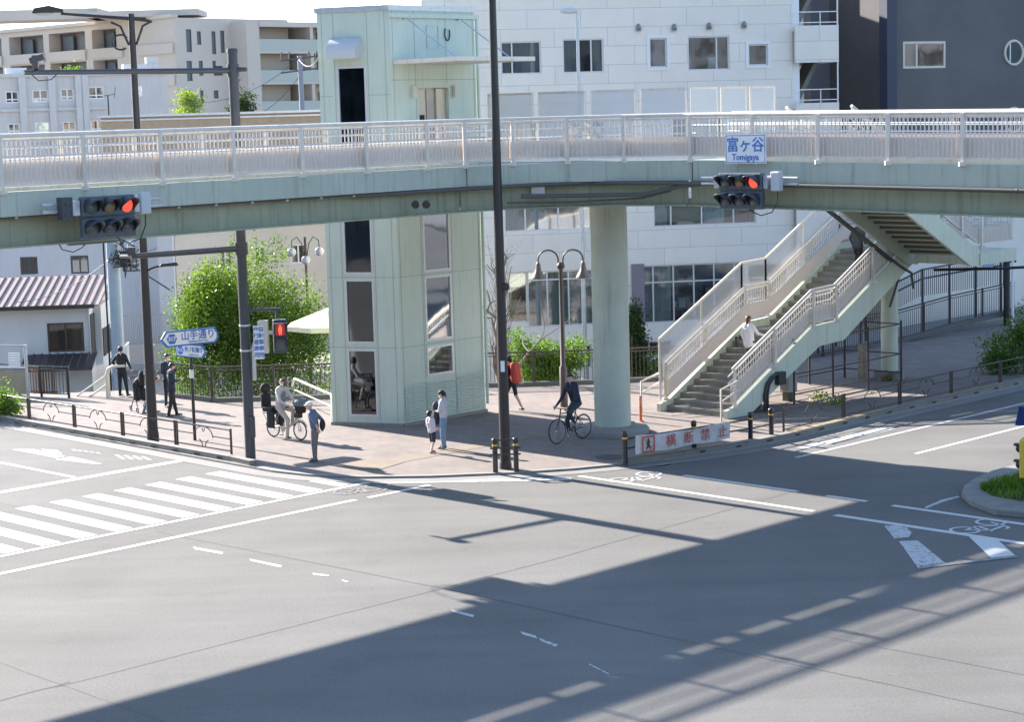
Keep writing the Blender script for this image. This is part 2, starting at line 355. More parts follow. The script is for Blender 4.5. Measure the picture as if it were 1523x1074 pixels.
# ------------------------------------------------------------------ road markings
def mark(name, polys, m=None, z=.006):
    g = MB()
    for p in polys: g.sheet(p, z)
    return struct(g.build(name, m or M_PAINT))
def rect(s0, s1, t0, t1): return [W(s0, t0), W(s1, t0), W(s1, t1), W(s0, t1)]
for k in range(12):
    t1 = 29.24-k*.905; mark('zebra_stripe', [rect(-39.85, -35.75, t1-.47, t1)])
mark('zebra_stripe', [rect(-36.9, -35.75, 29.72, 30.05)])
mark('crossing_edge_line', [rect(-35.66, -35.50, 5, 30.75)]); mark('crossing_edge_line', [rect(-34.26, -34.08, 5, 28.9), rect(-34.2, -34.04, 29.25, 31.2)])
mark('stop_line', [rect(-42.1, -41.8, 5, 29.6)]); mark('lane_line', [rect(-90, -42.2, 26.38, 26.53)])
mark('kerb_line', [rect(-34.9+i*.6, -34.4+i*.6, 31.0+i*.62, 31.5+i*.62) for i in range(0)]+[[P(u, v) for u, v in ((545, 712), (560, 717), (850, 712), (850, 708))]], M_PAINTW)
mark('turn_arrow', [[P(u, v, 0) for u, v in ((17, 669), (50, 668.3), (98, 679), (84, 682))], [P(u, v, 0) for u, v in ((60, 668.5), (85, 669.5), (93, 676), (74, 672.5))],
                    [P(u, v, 0) for u, v in ((82, 684), (106, 679.5), (153, 690.5), (138, 690.5))]], M_PAINTW)
mark('lane_lettering', [[P(105+i*9, 668+i*1.2, 0), P(111+i*9, 668.3+i*1.2, 0), P(116+i*9, 671.5+i, 0), P(109+i*9, 671.5+i, 0)] for i in range(5)], M_PAINTY)
mark('lane_lettering', [[P(170+i*13, 677+i*.8, 0), P(176+i*13, 677+i*.8, 0), P(187+i*13, 683+i*.6, 0), P(181+i*13, 683+i*.6, 0)] for i in range(4)], M_PAINTW)
mark('bicycle_lane_line', [rect(-32.0, -25.0, 34.12, 34.28), rect(-24.4, -10, 34.05, 34.25)], M_PAINT)
mark('bicycle_lane_line', [rect(-30.0, -26.6, 35.7, 35.86), rect(-25.8, -24.7, 35.7, 35.86), rect(-24.0, -10, 35.65, 35.83)], M_PAINT)
mark('hatch_marking', [[P(u, v, 0) for u, v in ((1315, 783), (1345, 782), (1356, 793), (1352, 800), (1330, 802))], [P(u, v, 0) for u, v in ((1337, 806), (1365, 805), (1410, 842), (1366, 847))]], M_PAINTW, .009)
mark('hatch_marking', [[P(u, v, 0) for u, v in ((1441, 799), (1485, 805), (1512, 829), (1476, 833))]], M_PAINT, .0095)
mark('hatch_edge_line', [[P(u, v, 0) for u, v in ((1366, 847), (1368, 842.5), (1513, 826.5), (1513, 830))]], M_PAINTY, .012)
mark('lane_line', [rect(-27.24, -27.1, 41.5, 90)]); mark('road_edge_line', [rect(-29.35, -29.2, 39.3, 90)], M_PAINTW)
mark('road_edge_line', [rect(-30.15, -29.75, 40.5, 44.5)], M_PAINTW, .004)
for a in (((287, 814), (332, 822), (331, 825), (290, 818)), ((371, 832), (420, 842), (417, 845), (373, 835)), ((465, 853), (490, 856), (488, 858), (466, 856)), ((508, 863), (518, 865), (517, 867), (509, 865)),
          ((670, 907), (706, 916), (703, 919), (673, 911)), ((773, 940), (796, 946), (800, 951), (778, 945)), ((802, 950), (830, 960), (826, 963), (803, 954)), ((876, 988), (906, 1003), (905, 1004), (876, 990))):
    mark('guide_dash', [[P(u, v, 0) for u, v in a]], M_PAINTW if a[0][0] > 600 else M_PAINT)
mark('island_line', [[P(u, v, 0) for u, v in ((1378, 757), (1375, 755), (1400, 744), (1425, 738), (1428, 740), (1403, 747))]], M_PAINTW)
# bicycle symbols
def bike_symbol(sc_, tc_, m):
    g = MB(); k = 1.0
    def X(a, b): return W(sc_+a*k, tc_+b*k, .008)
    def ringp(a, b, r):
        n = 16
        for i in range(n):
            a0, a1 = 2*math.pi*i/n, 2*math.pi*(i+1)/n
            g.quad(X(a+r*math.cos(a0), b+r*math.sin(a0)), X(a+r*math.cos(a1), b+r*math.sin(a1)), X(a+(r-.07)*math.cos(a1), b+(r-.07)*math.sin(a1)), X(a+(r-.07)*math.cos(a0), b+(r-.07)*math.sin(a0)))
    def bar(a, b, c, d):
        v = Vector((c-a, d-b)).normalized()*.035; g.quad(X(a-v.y, b+v.x), X(a+v.y, b-v.x), X(c+v.y, d-v.x), X(c-v.y, d+v.x))
    ringp(0, -.5, .33); ringp(0, .5, .33)
    for seg in ((0, -.5, .42, -.2), (0, -.5, 0, -.02), (0, -.02, .42, .3), (.42, -.2, .42, .3), (0, .5, .55, .3), (.55, .3, .6, .12), (.42, -.2, .5, -.28), (0, -.02, .42, -.2)): bar(*seg)
    return struct(g.build('bicycle_symbol', m))
bike_symbol(-21.4, 35.0, M_PAINT); bike_symbol(-30.8, 34.9, M_PAINTW); bike_symbol(-35.1, 29.9, M_PAINTY)
# joints in the asphalt
g = MB()
def crack(pts, w=.008):
    for (a, b), (c, d) in zip(pts[:-1], pts[1:]):
        A = W(a, b, .004); B = W(c, d, .004); n = (B-A).normalized(); n = Vector((-n.y, n.x, 0))*w; g.quad(A-n, B-n, B+n, A+n)
def wob(a, b, n, amp): return [(a[0]+(b[0]-a[0])*i/n+random.uniform(-amp, amp), a[1]+(b[1]-a[1])*i/n+random.uniform(-amp, amp)) for i in range(n+1)]
crack(wob((-26.4, 16), (-26.3, 27), 14, .015)); crack(wob((-26.3, 27), (-26.9, 40), 14, .015)); crack(wob((-26.5, 15), (-26.5, 16.3), 4, .05), .02)
crack(wob((-30, 16.2), (-15, 15.9), 12, .02)); crack(wob((-35, 23.9), (-26.3, 24.3), 10, .02)); crack(wob((-26.3, 24.3), (-14, 24.4), 10, .02), .01); crack(wob((-60, 23.3), (-36, 23.5), 12, .02)); crack(wob((-19, 26), (-12, 26.2), 6, .02))
struct(g.build('asphalt_joint', mat('joint_seal', (.075, .072, .068), .8)))
# iron manhole cover
g = MB(); g.lathe([(.37, .05), (.37, .058)], P(907, 683, 0), 24); struct(g.build('manhole_cover', mat('iron', (.07, .07, .075), .5, metal=.5, bump=.5, bscale=25)))
g = MB(); ribbon(g, EDGE, -.16, .012, .0, .056); struct(g.build('pavement_edge', M_CONC))

# ================================================================== footbridge
FB = thing('footbridge', 'pale green steel footbridge bending over the crossing with white railings and a stair', 'footbridge', W(-35.5, 38.7, 0))
ROOT_INV = {}
def under(o, p):                           # parent keeping world coordinates
    o.parent = p; o.matrix_parent_inverse = p.matrix_basis.inverted() if p.parent is None else (p.parent.matrix_basis @ p.matrix_basis).inverted(); return o
def B(mb, name, m, parent, **k): return under(mb.build(name, m, **k), parent)
# near edge (facing the crossing) and far edge of the deck, with heights of its top
def zdeck(s, t):
    if t < 34: return 7.47+(t-20.5)*.0022
    return 7.50-max(0, s+31.5)*.014
NEAR = [(-35, 4), (-35, 33.6), (-34.75, 34.9), (-34.0, 36.1), (-32.9, 37.0), (-31.3, 37.5), (-6, 37.5)]
FAR = [(-37.8, 4), (-37.8, 36.6), (-37.8, 40.3), (-34.6, 40.3), (-32, 40.3), (-6, 40.3)]
def wall_strip(mb, path, off, z_lo, z_hi, th):
    A = offset_path(path, off); Bp = offset_path(path, off-th)
    for i in range(len(path)-1):
        z0 = zdeck(*path[i]); z1 = zdeck(*path[i+1])
        a, b, c, d = W(*A[i], z0+z_lo), W(*A[i+1], z1+z_lo), W(*Bp[i+1], z1+z_lo), W(*Bp[i], z0+z_lo)
        a2, b2, c2, d2 = W(*A[i], z0+z_hi), W(*A[i+1], z1+z_hi), W(*Bp[i+1], z1+z_hi), W(*Bp[i], z0+z_hi)
        mb.add([a, b, c, d, a2, b2, c2, d2], [(0, 3, 2, 1), (4, 5, 6, 7), (0, 1, 5, 4), (2, 3, 7, 6)]+([(3, 0, 4, 7)] if i == 0 else [])+([(1, 2, 6, 5)] if i == len(path)-2 else []))
NL = NEAR[:2]; NC = NEAR[1:6]; NR = NEAR[5:]
def dz(path): return path
for nm, pth in (('left', NL), ('mid', NC), ('right', NR)):
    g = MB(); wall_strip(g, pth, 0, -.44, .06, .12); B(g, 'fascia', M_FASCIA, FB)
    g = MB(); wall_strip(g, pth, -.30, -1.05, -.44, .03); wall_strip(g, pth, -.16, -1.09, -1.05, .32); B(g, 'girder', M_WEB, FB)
FARL = [(-37.8, 36.6), (-37.8, 4)]; FARR = [(-6, 40.3), (-31.9, 40.3)]
for pth in (FARL, FARR):
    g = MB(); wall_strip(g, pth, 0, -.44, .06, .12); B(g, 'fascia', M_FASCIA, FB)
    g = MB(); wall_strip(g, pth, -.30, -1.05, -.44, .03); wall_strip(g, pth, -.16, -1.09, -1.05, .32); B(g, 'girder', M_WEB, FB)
g = MB(); top = [(a, b) for a, b in NEAR]+FAR[::-1]
deck_poly = offset_path(NEAR, -.13)
deck_poly[0] = (-35.13, 4.05); deck_poly[-1] = (-6.05, 37.63)
pl = deck_poly+[(-6.05, 40.17), (-37.67, 40.17), (-37.67, 4.05)]
n = len(pl); vs = [W(a, b, zdeck(a, b)-.02) for a, b in pl]+[W(a, b, zdeck(a, b)-.2) for a, b in pl]
g.add(vs, [tuple(range(n)), tuple(range(2*n-1, n-1, -1))]+[(i, n+i, n+(i+1) % n, (i+1) % n) for i in range(n)])
B(g, 'deck', mat('deck_tiles', (.38, .33, .30), .8, var=.15), FB)
g = MB()                                    # cross beams seen from below
for t_ in np.arange(6, 34, 2.2): g.beam(W(-35.35, t_, 6.98), W(-37.45, t_, 6.98), .12, .5)
for s_ in np.arange(-30, -7, 2.2): g.beam(W(s_, 37.85, 6.95-max(0, s_+31.5)*.014), W(s_, 39.95, 6.95-max(0, s_+31.5)*.014), .12, .5)
B(g, 'cross_beams', M_WEB, FB)
# link to the lift and to the stair
g = MB(); g.prism([W(-41.1, 36.9), W(-37.83, 36.9), W(-37.83, 39.9), W(-41.1, 39.9)], 7.28, 7.46); g.prism([W(-41, 36.8), W(-37.95, 36.8), W(-37.95, 36.92), W(-41, 36.92)], 6.7, 7.5); B(g, 'lift_landing', M_FASCIA, FB)
g = MB(); g.prism([W(-34.5, 40.32), W(-31.9, 40.32), W(-31.9, 45.7), W(-34.5, 45.7)], 7.2, 7.42); g.prism([W(-32.0, 40.35), W(-31.88, 40.35), W(-31.88, 45.7), W(-32.0, 45.7)], 6.75, 7.46); B(g, 'stair_head_deck', M_CREAM, FB)
# column with base
cc = W(-35.5, 39.35)
g = MB(); g.lathe([(.5, .26), (.5, 6.5)], cc, 40); g.lathe([(.62, 6.3), (.62, 6.42)], cc, 40)
col = B(g, 'column', M_COL, FB, smooth=True)
g = MB(); g.lathe([(1.0, .0), (1.0, .16), (.93, .24), (.5, .262)], cc, 40); under(g.build('column_base', M_CONC, smooth=True), FB)
g = MB(); g.beam(W(-37.4, 37.6, 6.75), W(-34.2, 39.6, 6.75), .9, .35); g.beam(W(-36.8, 40.0, 6.7), W(-34.0, 37.6, 6.7), .8, .3); B(g, 'crosshead', M_WEB, FB)
c2 = W(-35.25, 52.35)
g = MB(); g.lathe([(.27, .3), (.27, 3.85)], c2, 24); under(g.build('column', M_CREAM, smooth=True), FB)
g = MB(); g.lathe([(.5, .02), (.5, .32)], c2, 8); under(g.build('column_base', M_CONC), FB)
for cpos in ((-36.4, 6), (-9, 38.9)):
    g = MB(); g.lathe([(.5, 0), (.5, 6.4)], W(*cpos), 24); under(g.build('column', M_COL, smooth=True), FB)

# ---- railings
def railing(parent, A, Bq, h=1.15, sp=1.93, side=1, panel=True, hand=True, phase=.5, posts=True, tall=0, pitch=.115, sub=False, mpost=M_RAIL):
    A = Vector(A); Bq = Vector(Bq); d = Bq-A; L = Vector((d.x, d.y, 0)).length; hd = Vector((d.x, d.y, 0)).normalized()
    nn = Vector((hd.y, -hd.x, 0))*side      # outward
    up = Vector((0, 0, 1)); un = lambda f: A+d*f
    g = MB(); g.tube([un(0)+up*(h-.03), un(1)+up*(h-.03)], .048, 8); B(g, 'top_rail', M_RAIL, parent, smooth=True)
    g = MB(); n = max(1, int(L/pitch))
    g.beam(un(0)+up*.12, un(1)+up*.12, .05, .04); g.beam(un(0)+up*(h-.12), un(1)+up*(h-.12), .04, .035)
    for i in range(n):
        f = (i+.5)/n; p = un(f); g.box(p.x-.0105, p.x+.0105, p.y-.0105, p.y+.0105, p.z+.12, p.z+h-.12)
    B(g, 'pickets', M_RAIL, parent)
    if panel:
        i_ = -nn*.07; g = MB(); a = un(0)+i_; b = un(1)+i_
        g.add([a+up*.13, b+up*.13, b+up*.58, a+up*.58, a+up*.13+i_*.2, b+up*.13+i_*.2, b+up*.58+i_*.2, a+up*.58+i_*.2], [(0, 1, 2, 3), (7, 6, 5, 4), (3, 2, 6, 7), (0, 4, 5, 1), (0, 3, 7, 4), (1, 5, 6, 2)])
        B(g, 'kick_panel', M_PANEL, parent)
    if hand:
        g = MB()
        for z in (.66, .86): g.tube([un(0)-nn*.17+up*z, un(1)-nn*.17+up*z], .02, 6)
        B(g, 'handrails', M_STEEL, parent, smooth=True)
    if posts:
        k = max(1, int(round(L/sp)))
        for i in range(k+1 if posts == 2 else k):
            p = un((i+(phase if posts != 2 else 0))/k); g = MB(); g.beam(p+nn*.05+up*-.03, p+nn*.05+up*(h-.05), .085, .05, nn)
            g.cbox(p+nn*.06+up*.0, (.14, .14, .1)); B(g, 'post', mpost, parent)
def WD(s, t, dz=.06): return W(s, t, zdeck(s, t)+dz)
RN = part('near_railing', FB); RN.location = (0, 0, 0)
ends = [(-35.06, 4.4), (-35.06, 33.5)]
railing(FB, WD(*ends[0]), WD(*ends[1]), phase=.38)
crv = [(-35.06, 33.5), (-34.8, 34.95), (-34.05, 36.17), (-32.93, 37.08), (-31.3, 37.56)]
for a, b in zip(crv[:-1], crv[1:]): railing(FB, WD(*a), WD(*b), phase=.04, sp=1.7)
railing(FB, WD(-31.3, 37.56), WD(-6.2, 37.56), phase=.12, sp=1.95)
railing(FB, WD(-37.74, 4.4), WD(-37.74, 36.8), side=-1, phase=.2)
railing(FB, WD(-31.9, 40.24), WD(-6.2, 40.24), side=-1, phase=.3)
bpy.data.objects.remove(RN)
railing(FB, W(-40.95, 36.86, 7.5), W(-37.8, 36.86, 7.5), side=1, phase=.5)
# tall translucent wind screens behind the walkway
M_SCREEN = bpy.data.materials.new('frosted_screen'); _nt, _b = nodes_of(M_SCREEN); _b.inputs['Base Color'].default_value = (.55, .57, .60, 1); _b.inputs['Roughness'].default_value = .35; _b.inputs['Alpha'].default_value = .55
def screen(parent, A, Bq, h, n, name='wind_screen'):
    A = Vector(A); Bq = Vector(Bq); d = Bq-A; up = Vector((0, 0, 1)); hd = Vector((d.x, d.y, 0)).normalized(); nn = Vector((hd.y, -hd.x, 0))*.006
    for i in range(n):
        a = A+d*(i/n+.06/n); b = A+d*((i+1)/n-.06/n)
        g = MB(); g.beam(a, a+up*h, .05, .04); g.beam(b, b+up*h, .05, .04); g.beam(a+up*(h-.03), b+up*(h-.03), .04, .06); g.beam(a+up*.1, b+up*.1, .04, .05)
        fr = B(g, name, M_RAIL, parent)
for (a, b, n) in (((-40.8, 40.0), (-37.2, 40.5), 2), ((-37.2, 40.5), (-34.45, 41.6), 2), ((-34.45, 41.6), (-34.45, 45.5), 3)):
    A = W(*a, 7.46); Bq = W(*b, 7.46); screen(FB, A, Bq, 1.95, n)
    for i in range(n):
        g = MB(); d = (Bq-A)/n; p0 = A+d*(i+.08); p1 = A+d*(i+.92); u = Vector((0, 0, 1)); g.quad(p0+u*.12, p1+u*.12, p1+u*1.9, p0+u*1.9); B(g, 'screen_panel', M_SCREEN, FB)
g = MB(); g.prism([W(-40.9, 39.9), W(-37.8, 39.9), W(-34.45, 40.35), W(-34.45, 41.7), W(-37.2, 40.6), W(-40.9, 40.1)], 7.28, 7.44); B(g, 'side_deck', M_FASCIA, FB)

# ---- staircase
ST = part('staircase', FB); ST.matrix_parent_inverse = FB.matrix_basis.inverted(); ST.location = W(-35.6, 48, 0)
bpy.context.view_layer.update()
def S_(mb, name, m, **k):
    o = mb.build(name, m, **k); o.parent = ST; o.matrix_parent_inverse = ST.matrix_world.inverted(); return o
_B = B
def B(mb, name, m, parent, **k):
    if parent is ST: return S_(mb, name, m, **k)
    return _B(mb, name, m, parent, **k)
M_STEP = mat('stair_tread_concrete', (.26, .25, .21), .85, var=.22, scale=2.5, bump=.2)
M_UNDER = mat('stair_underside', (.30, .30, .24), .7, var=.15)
SL, SR = -36.95, -34.35
prof = []                                     # (t, z) nosing profile of the lower flight
t_, z_ = 43.2, .05
for i in range(13): prof.append((t_, z_, .158)); z_ += .158; t_ += .31
t_ += .95
for i in range(13): prof.append((t_, z_, .162)); z_ += .162; t_ += .31
for i, (a, z, r) in enumerate(prof):
    last = prof[i+1][0] if i+1 < len(prof) else 54.3
    g = MB(); g.prism([W(SL+.12, a), W(SR-.12, a), W(SR-.12, last+.03), W(SL+.12, last+.03)], max(z+r-.2, .0), z+r)
    S_(g, 'step', M_STEP, bevel=.012)
ZL = z_                                     # landing height
def zl(t):                                  # walking line of the lower flight
    return float(np.interp(t, [43.2, 47.2, 48.2, 52.2, 60], [.05, 2.1, 2.1, 4.2, 4.2]))
def stringer(s0, s1, pts, lo, hi, name='stringer', m=M_CREAM):
    g = MB(); n = len(pts); vs = []
    for s_ in (s0, s1):
        vs += [W(s_, t, z+hi) for t, z in pts]+[W(s_, t, z+lo) for t, z in pts]
    fs = []
    for i in range(n-1):
        fs += [(i, i+1, 2*n+i+1, 2*n+i), (n+i, 3*n+i, 3*n+i+1, n+i+1), (i, n+i, n+i+1, i+1), (2*n+i, 2*n+i+1, 3*n+i+1, 3*n+i)]
    fs += [(0, 2*n, 3*n, n), (n-1, 2*n-1, 4*n-1, 3*n-1)]
    g.add(vs, fs); return S_(g, name, m)
LP = [(42.85, -.1), (43.3, .12), (47.1, 2.08), (48.25, 2.12), (52.15, 4.18), (54.3, 4.2)]
LPl = [(t, z) for t, z in LP]
def strg(s0, s1):
    g = MB(); up_ = [(42.9, .28), (43.3, .36), (47.0, 2.3), (48.2, 2.36), (52.1, 4.4), (54.35, 4.42)]; lo = [(42.9, .02), (43.9, .02), (47.35, 1.68), (48.6, 1.74), (52.3, 3.78), (54.35, 3.8)]
    n = len(up_); vs = [W(s0, t, z) for t, z in up_+lo]+[W(s1, t, z) for t, z in up_+lo]; fs = []
    for i in range(n-1): fs += [(i, i+1, 2*n+i+1, 2*n+i), (n+i, 3*n+i, 3*n+i+1, n+i+1), (i, n+i, n+i+1, i+1), (2*n+i, 2*n+i+1, 3*n+i+1, 3*n+i)]
    fs += [(0, 2*n, 3*n, n), (n-1, 2*n-1, 4*n-1, 3*n-1)]; g.add(vs, fs); return S_(g, 'stringer', M_CREAM)
strg(SL, SL+.13); strg(SR-.13, SR)
g = MB(); g.prism([W(SL+.1, 44.6), W(SR-.1, 44.6), W(SR-.1, 44.65), W(SL+.1, 44.65)], .1, .4)
vs = [W(SL+.14, t, z) for t, z in ((44, .1), (47.35, 1.72), (48.6, 1.78), (52.3, 3.84))]+[W(SR-.14, t, z) for t, z in ((44, .1), (47.35, 1.72), (48.6, 1.78), (52.3, 3.84))]
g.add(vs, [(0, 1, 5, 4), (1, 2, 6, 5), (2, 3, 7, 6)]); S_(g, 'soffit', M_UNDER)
# landing and upper flight
g = MB(); g.prism([W(SL, 52.3), W(-31.9, 52.3), W(-31.9, 54.4), W(SL, 54.4)], 3.82, 4.2); S_(g, 'landing', M_CREAM)
SUL, SUR = -34.3, -31.95
n = 19
for i in range(n):
    z = 4.2+(i+1)*.168; t = 51.95-i*.325
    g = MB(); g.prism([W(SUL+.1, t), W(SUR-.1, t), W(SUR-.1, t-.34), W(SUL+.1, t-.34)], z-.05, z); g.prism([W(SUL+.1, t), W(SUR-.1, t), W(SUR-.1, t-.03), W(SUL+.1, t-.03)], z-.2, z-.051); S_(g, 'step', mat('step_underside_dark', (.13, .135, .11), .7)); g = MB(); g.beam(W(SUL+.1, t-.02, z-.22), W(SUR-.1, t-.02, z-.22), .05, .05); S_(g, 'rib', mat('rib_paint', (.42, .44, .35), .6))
for s0, s1 in ((SUL, SUL+.1), (SUR-.1, SUR)):
    g = MB(); up_ = [(52.4, 4.42), (51.9, 4.46), (45.7, 7.68), (45.5, 7.68)]; lo = [(52.4, 3.76), (51.8, 3.84), (45.7, 6.98), (45.5, 6.98)]
    n = 4; vs = [W(s0, t, z) for t, z in up_+lo]+[W(s1, t, z) for t, z in up_+lo]; fs = []
    for i in range(n-1): fs += [(i, i+1, 2*n+i+1, 2*n+i), (n+i, 3*n+i, 3*n+i+1, n+i+1), (i, n+i, n+i+1, i+1), (2*n+i, 2*n+i+1, 3*n+i+1, 3*n+i)]
    fs += [(0, 2*n, 3*n, n), (n-1, 2*n-1, 4*n-1, 3*n-1)]; g.add(vs, fs); S_(g, 'stringer', M_CREAM)
g = MB(); g.tube([W(SUL+.02, 45.9, 6.7), W(SUL-.02, 51.6, 3.75), W(SUL-.02, 52.2, 3.5), W(SUL-.02, 52.3, 3.0)], .045, 6); g.tube([W(SUL-.08, 46.1, 6.6), W(SUL-.1, 51.6, 3.72), W(-34.7, 52.1, 3.4), W(-35.0, 52.0, 2.4)], .04, 6)
S_(g, 'conduit', mat('dark_conduit', (.09, .09, .08), .6), smooth=True)
g = MB(); g.tube([W(-34.0, 53, 3.55), W(-31.6, 53, 3.68), W(-28.5, 54, 3.9), W(-20, 58, 4.2)], .05, 6); S_(g, 'conduit', M_CABLE, smooth=True)
# stair railings
def flight(s_, side, h=1.12, tall=False, k0=1.3):
    rs = [((s_, 43.25), (s_, 47.05), .36, 2.3), ((s_, 47.05), (s_, 48.2), 2.3, 2.36), ((s_, 48.2), (s_, 52.1), 2.36, 4.4)]
    for a, b, z0, z1 in rs:
        railing(ST, W(*a, z0-.02), W(*b, z1-.02), h=h, sp=1.9, side=side, phase=.02, hand=True)
flight(SR-.06, 1); flight(SL+.06, -1)
railing(ST, W(SL+.06, 52.1, 4.38), W(SL+.06, 54.3, 4.38), side=-1, phase=.4); railing(ST, W(SL+.06, 54.3, 4.38), W(-32, 54.3, 4.38), side=-1, phase=.4); railing(ST, W(-31.97, 52.3, 4.36), W(-31.97, 54.3, 4.36), side=1, phase=.05, sp=2)
railing(ST, W(SUR-.05, 52.2, 4.42), W(SUR-.05, 45.7, 7.66), side=-1, phase=.4); railing(ST, W(SUL+.05, 52.2, 4.42), W(SUL+.05, 45.7, 7.66), side=1, phase=.4)
railing(FB, W(SUR-.03, 45.6, 7.44), W(SUR-.03, 40.3, 7.44), side=-1, phase=.4)
# tall outer screen of the lower flight
for (t0, z0), (t1, z1) in (((43.1, .36), (47.0, 2.3)), ((47.0, 2.3), (48.2, 2.36)), ((48.2, 2.36), (52.1, 4.4)), ((52.1, 4.4), (54.3, 4.4))):
    g = MB(); a = W(SL-.04, t0, z0); b = W(SL-.04, t1, z1); u = Vector((0, 0, 1)); g.quad(a+u*.1, b+u*.1, b+u*1.78, a+u*1.78); S_(g, 'screen_panel', M_SCREEN)
    g = MB(); g.beam(a+u*1.8, b+u*1.8, .05, .07); k = max(1, round((t1-t0)/1.9))
    for i in range(k+1): p = a+(b-a)*(i/k); g.beam(p, p+u*1.8, .06, .05)
    S_(g, 'screen_frame', M_RAIL)
# low starter handrails at the foot of the stair
for s_ in (SL-.25, SR+.12):
    g = MB()
    g.tube([W(s_, 42.5, .05), W(s_, 42.5, .95), W(s_, 43.3, 1.12)], .03, 8); g.tube([W(s_, 42.5, .6), W(s_, 43.3, .85)], .025, 8)
    S_(g, 'handrail', M_RAIL, smooth=True)
# conduits, junction box, floodlights slung under the bend
g = MB()
g.tube([W(-35.12, 12, 7.0), W(-35.12, 33.6, 7.03)], .035, 6)
pts = [W(-35.1, 30, 7.0), W(-35.0, 33.6, 7.0), W(-34.5, 35.3, 7.02), W(-33.6, 36.6, 7.02), W(-31.5, 37.3, 7.0), W(-20, 37.38, 6.85)]
g.tube(pts, .05, 8)
g.tube([W(-34.5, 35.0, 6.75), W(-33.6, 36.3, 6.72), W(-32.2, 37.1, 6.72), W(-31.4, 37.35, 6.9), W(-30.6, 37.36, 6.98)], .055, 8); g.tube([W(-34.7, 34.7, 6.6), W(-33.9, 36.1, 6.55), W(-32.4, 37.2, 6.62), W(-31.6, 37.35, 6.8)], .03, 6)
B(g, 'conduit', mat('dark_conduit', (.09, .09, .08), .6), FB, smooth=True)
g = MB()
for i in range(26): p = W(-30.0+i*.9, 37.36, 7.0-(i*.9)*.013); g.cbox(p, (.06, .06, .05))
for i in range(20): g.cbox(W(-35.1, 14+i*1.0, 7.0), (.06, .06, .05))
B(g, 'pipe_clips', M_STEEL, FB)
p = PTp(800, 283, 36.0); g = MB(); g.cbox(PSp(800, 283, -34.55), (.34, .2, .30)); B(g, 'junction_box', M_STEEL, FB, bevel=.01)
g = MB(); c = PSp(835, 304, -34.6); g.cbox(c+Vector((-.1, 0, .02)), (.5, .3, .16)); g.cbox(c+Vector((.35, -.05, .08)), (.35, .3, .1)); B(g, 'under_deck_lamp', M_WEB, FB, bevel=.01)
for u_ in (618, 634):
    c = PSp(u_, 303, -34.75); g = MB(); Mx = Matrix.Rotation(R(78), 3, 'X'); g.lathe([(.02, -.1), (.08, -.06), (.1, .09), (.09, .1)], c, 12, Matrix.Rotation(R(100), 3, 'X')); g.beam(c, W(*st(c), 6.75), .03, .03); B(g, 'floodlight', M_BLACK, FB, smooth=True)
# rivets of the splice plate at the left end
g = MB()
for i in range(7):
    for k in range(4): g.ball(W(-35.32+.02, 20.75+.1*k, 6.5+.07*i), .016, 6, 4)
g.beam(W(-35.30, 20.7, 6.71), W(-35.30, 21.15, 6.71), .012, .5); B(g, 'splice_plate', M_WEB, FB)
g = MB()
for t0 in (33.45,): g.box(0, 0.01, 0, 0.01, 0, .01)
for s_, t_ in ((-34.985, 33.58),): g.beam(W(s_+.005, t_, 7.05), W(s_+.005, t_, 7.56), .012, .012)
g.beam(W(-31.0, 37.49, 7.05), W(-31.0, 37.49, 7.55), .012, .012); g.v = g.v[8:]; g.f = [tuple(i-8 for i in f) for f in g.f[6:]]; g.m = g.m[6:]
B(g, 'panel_joint', M_CABLE, FB)

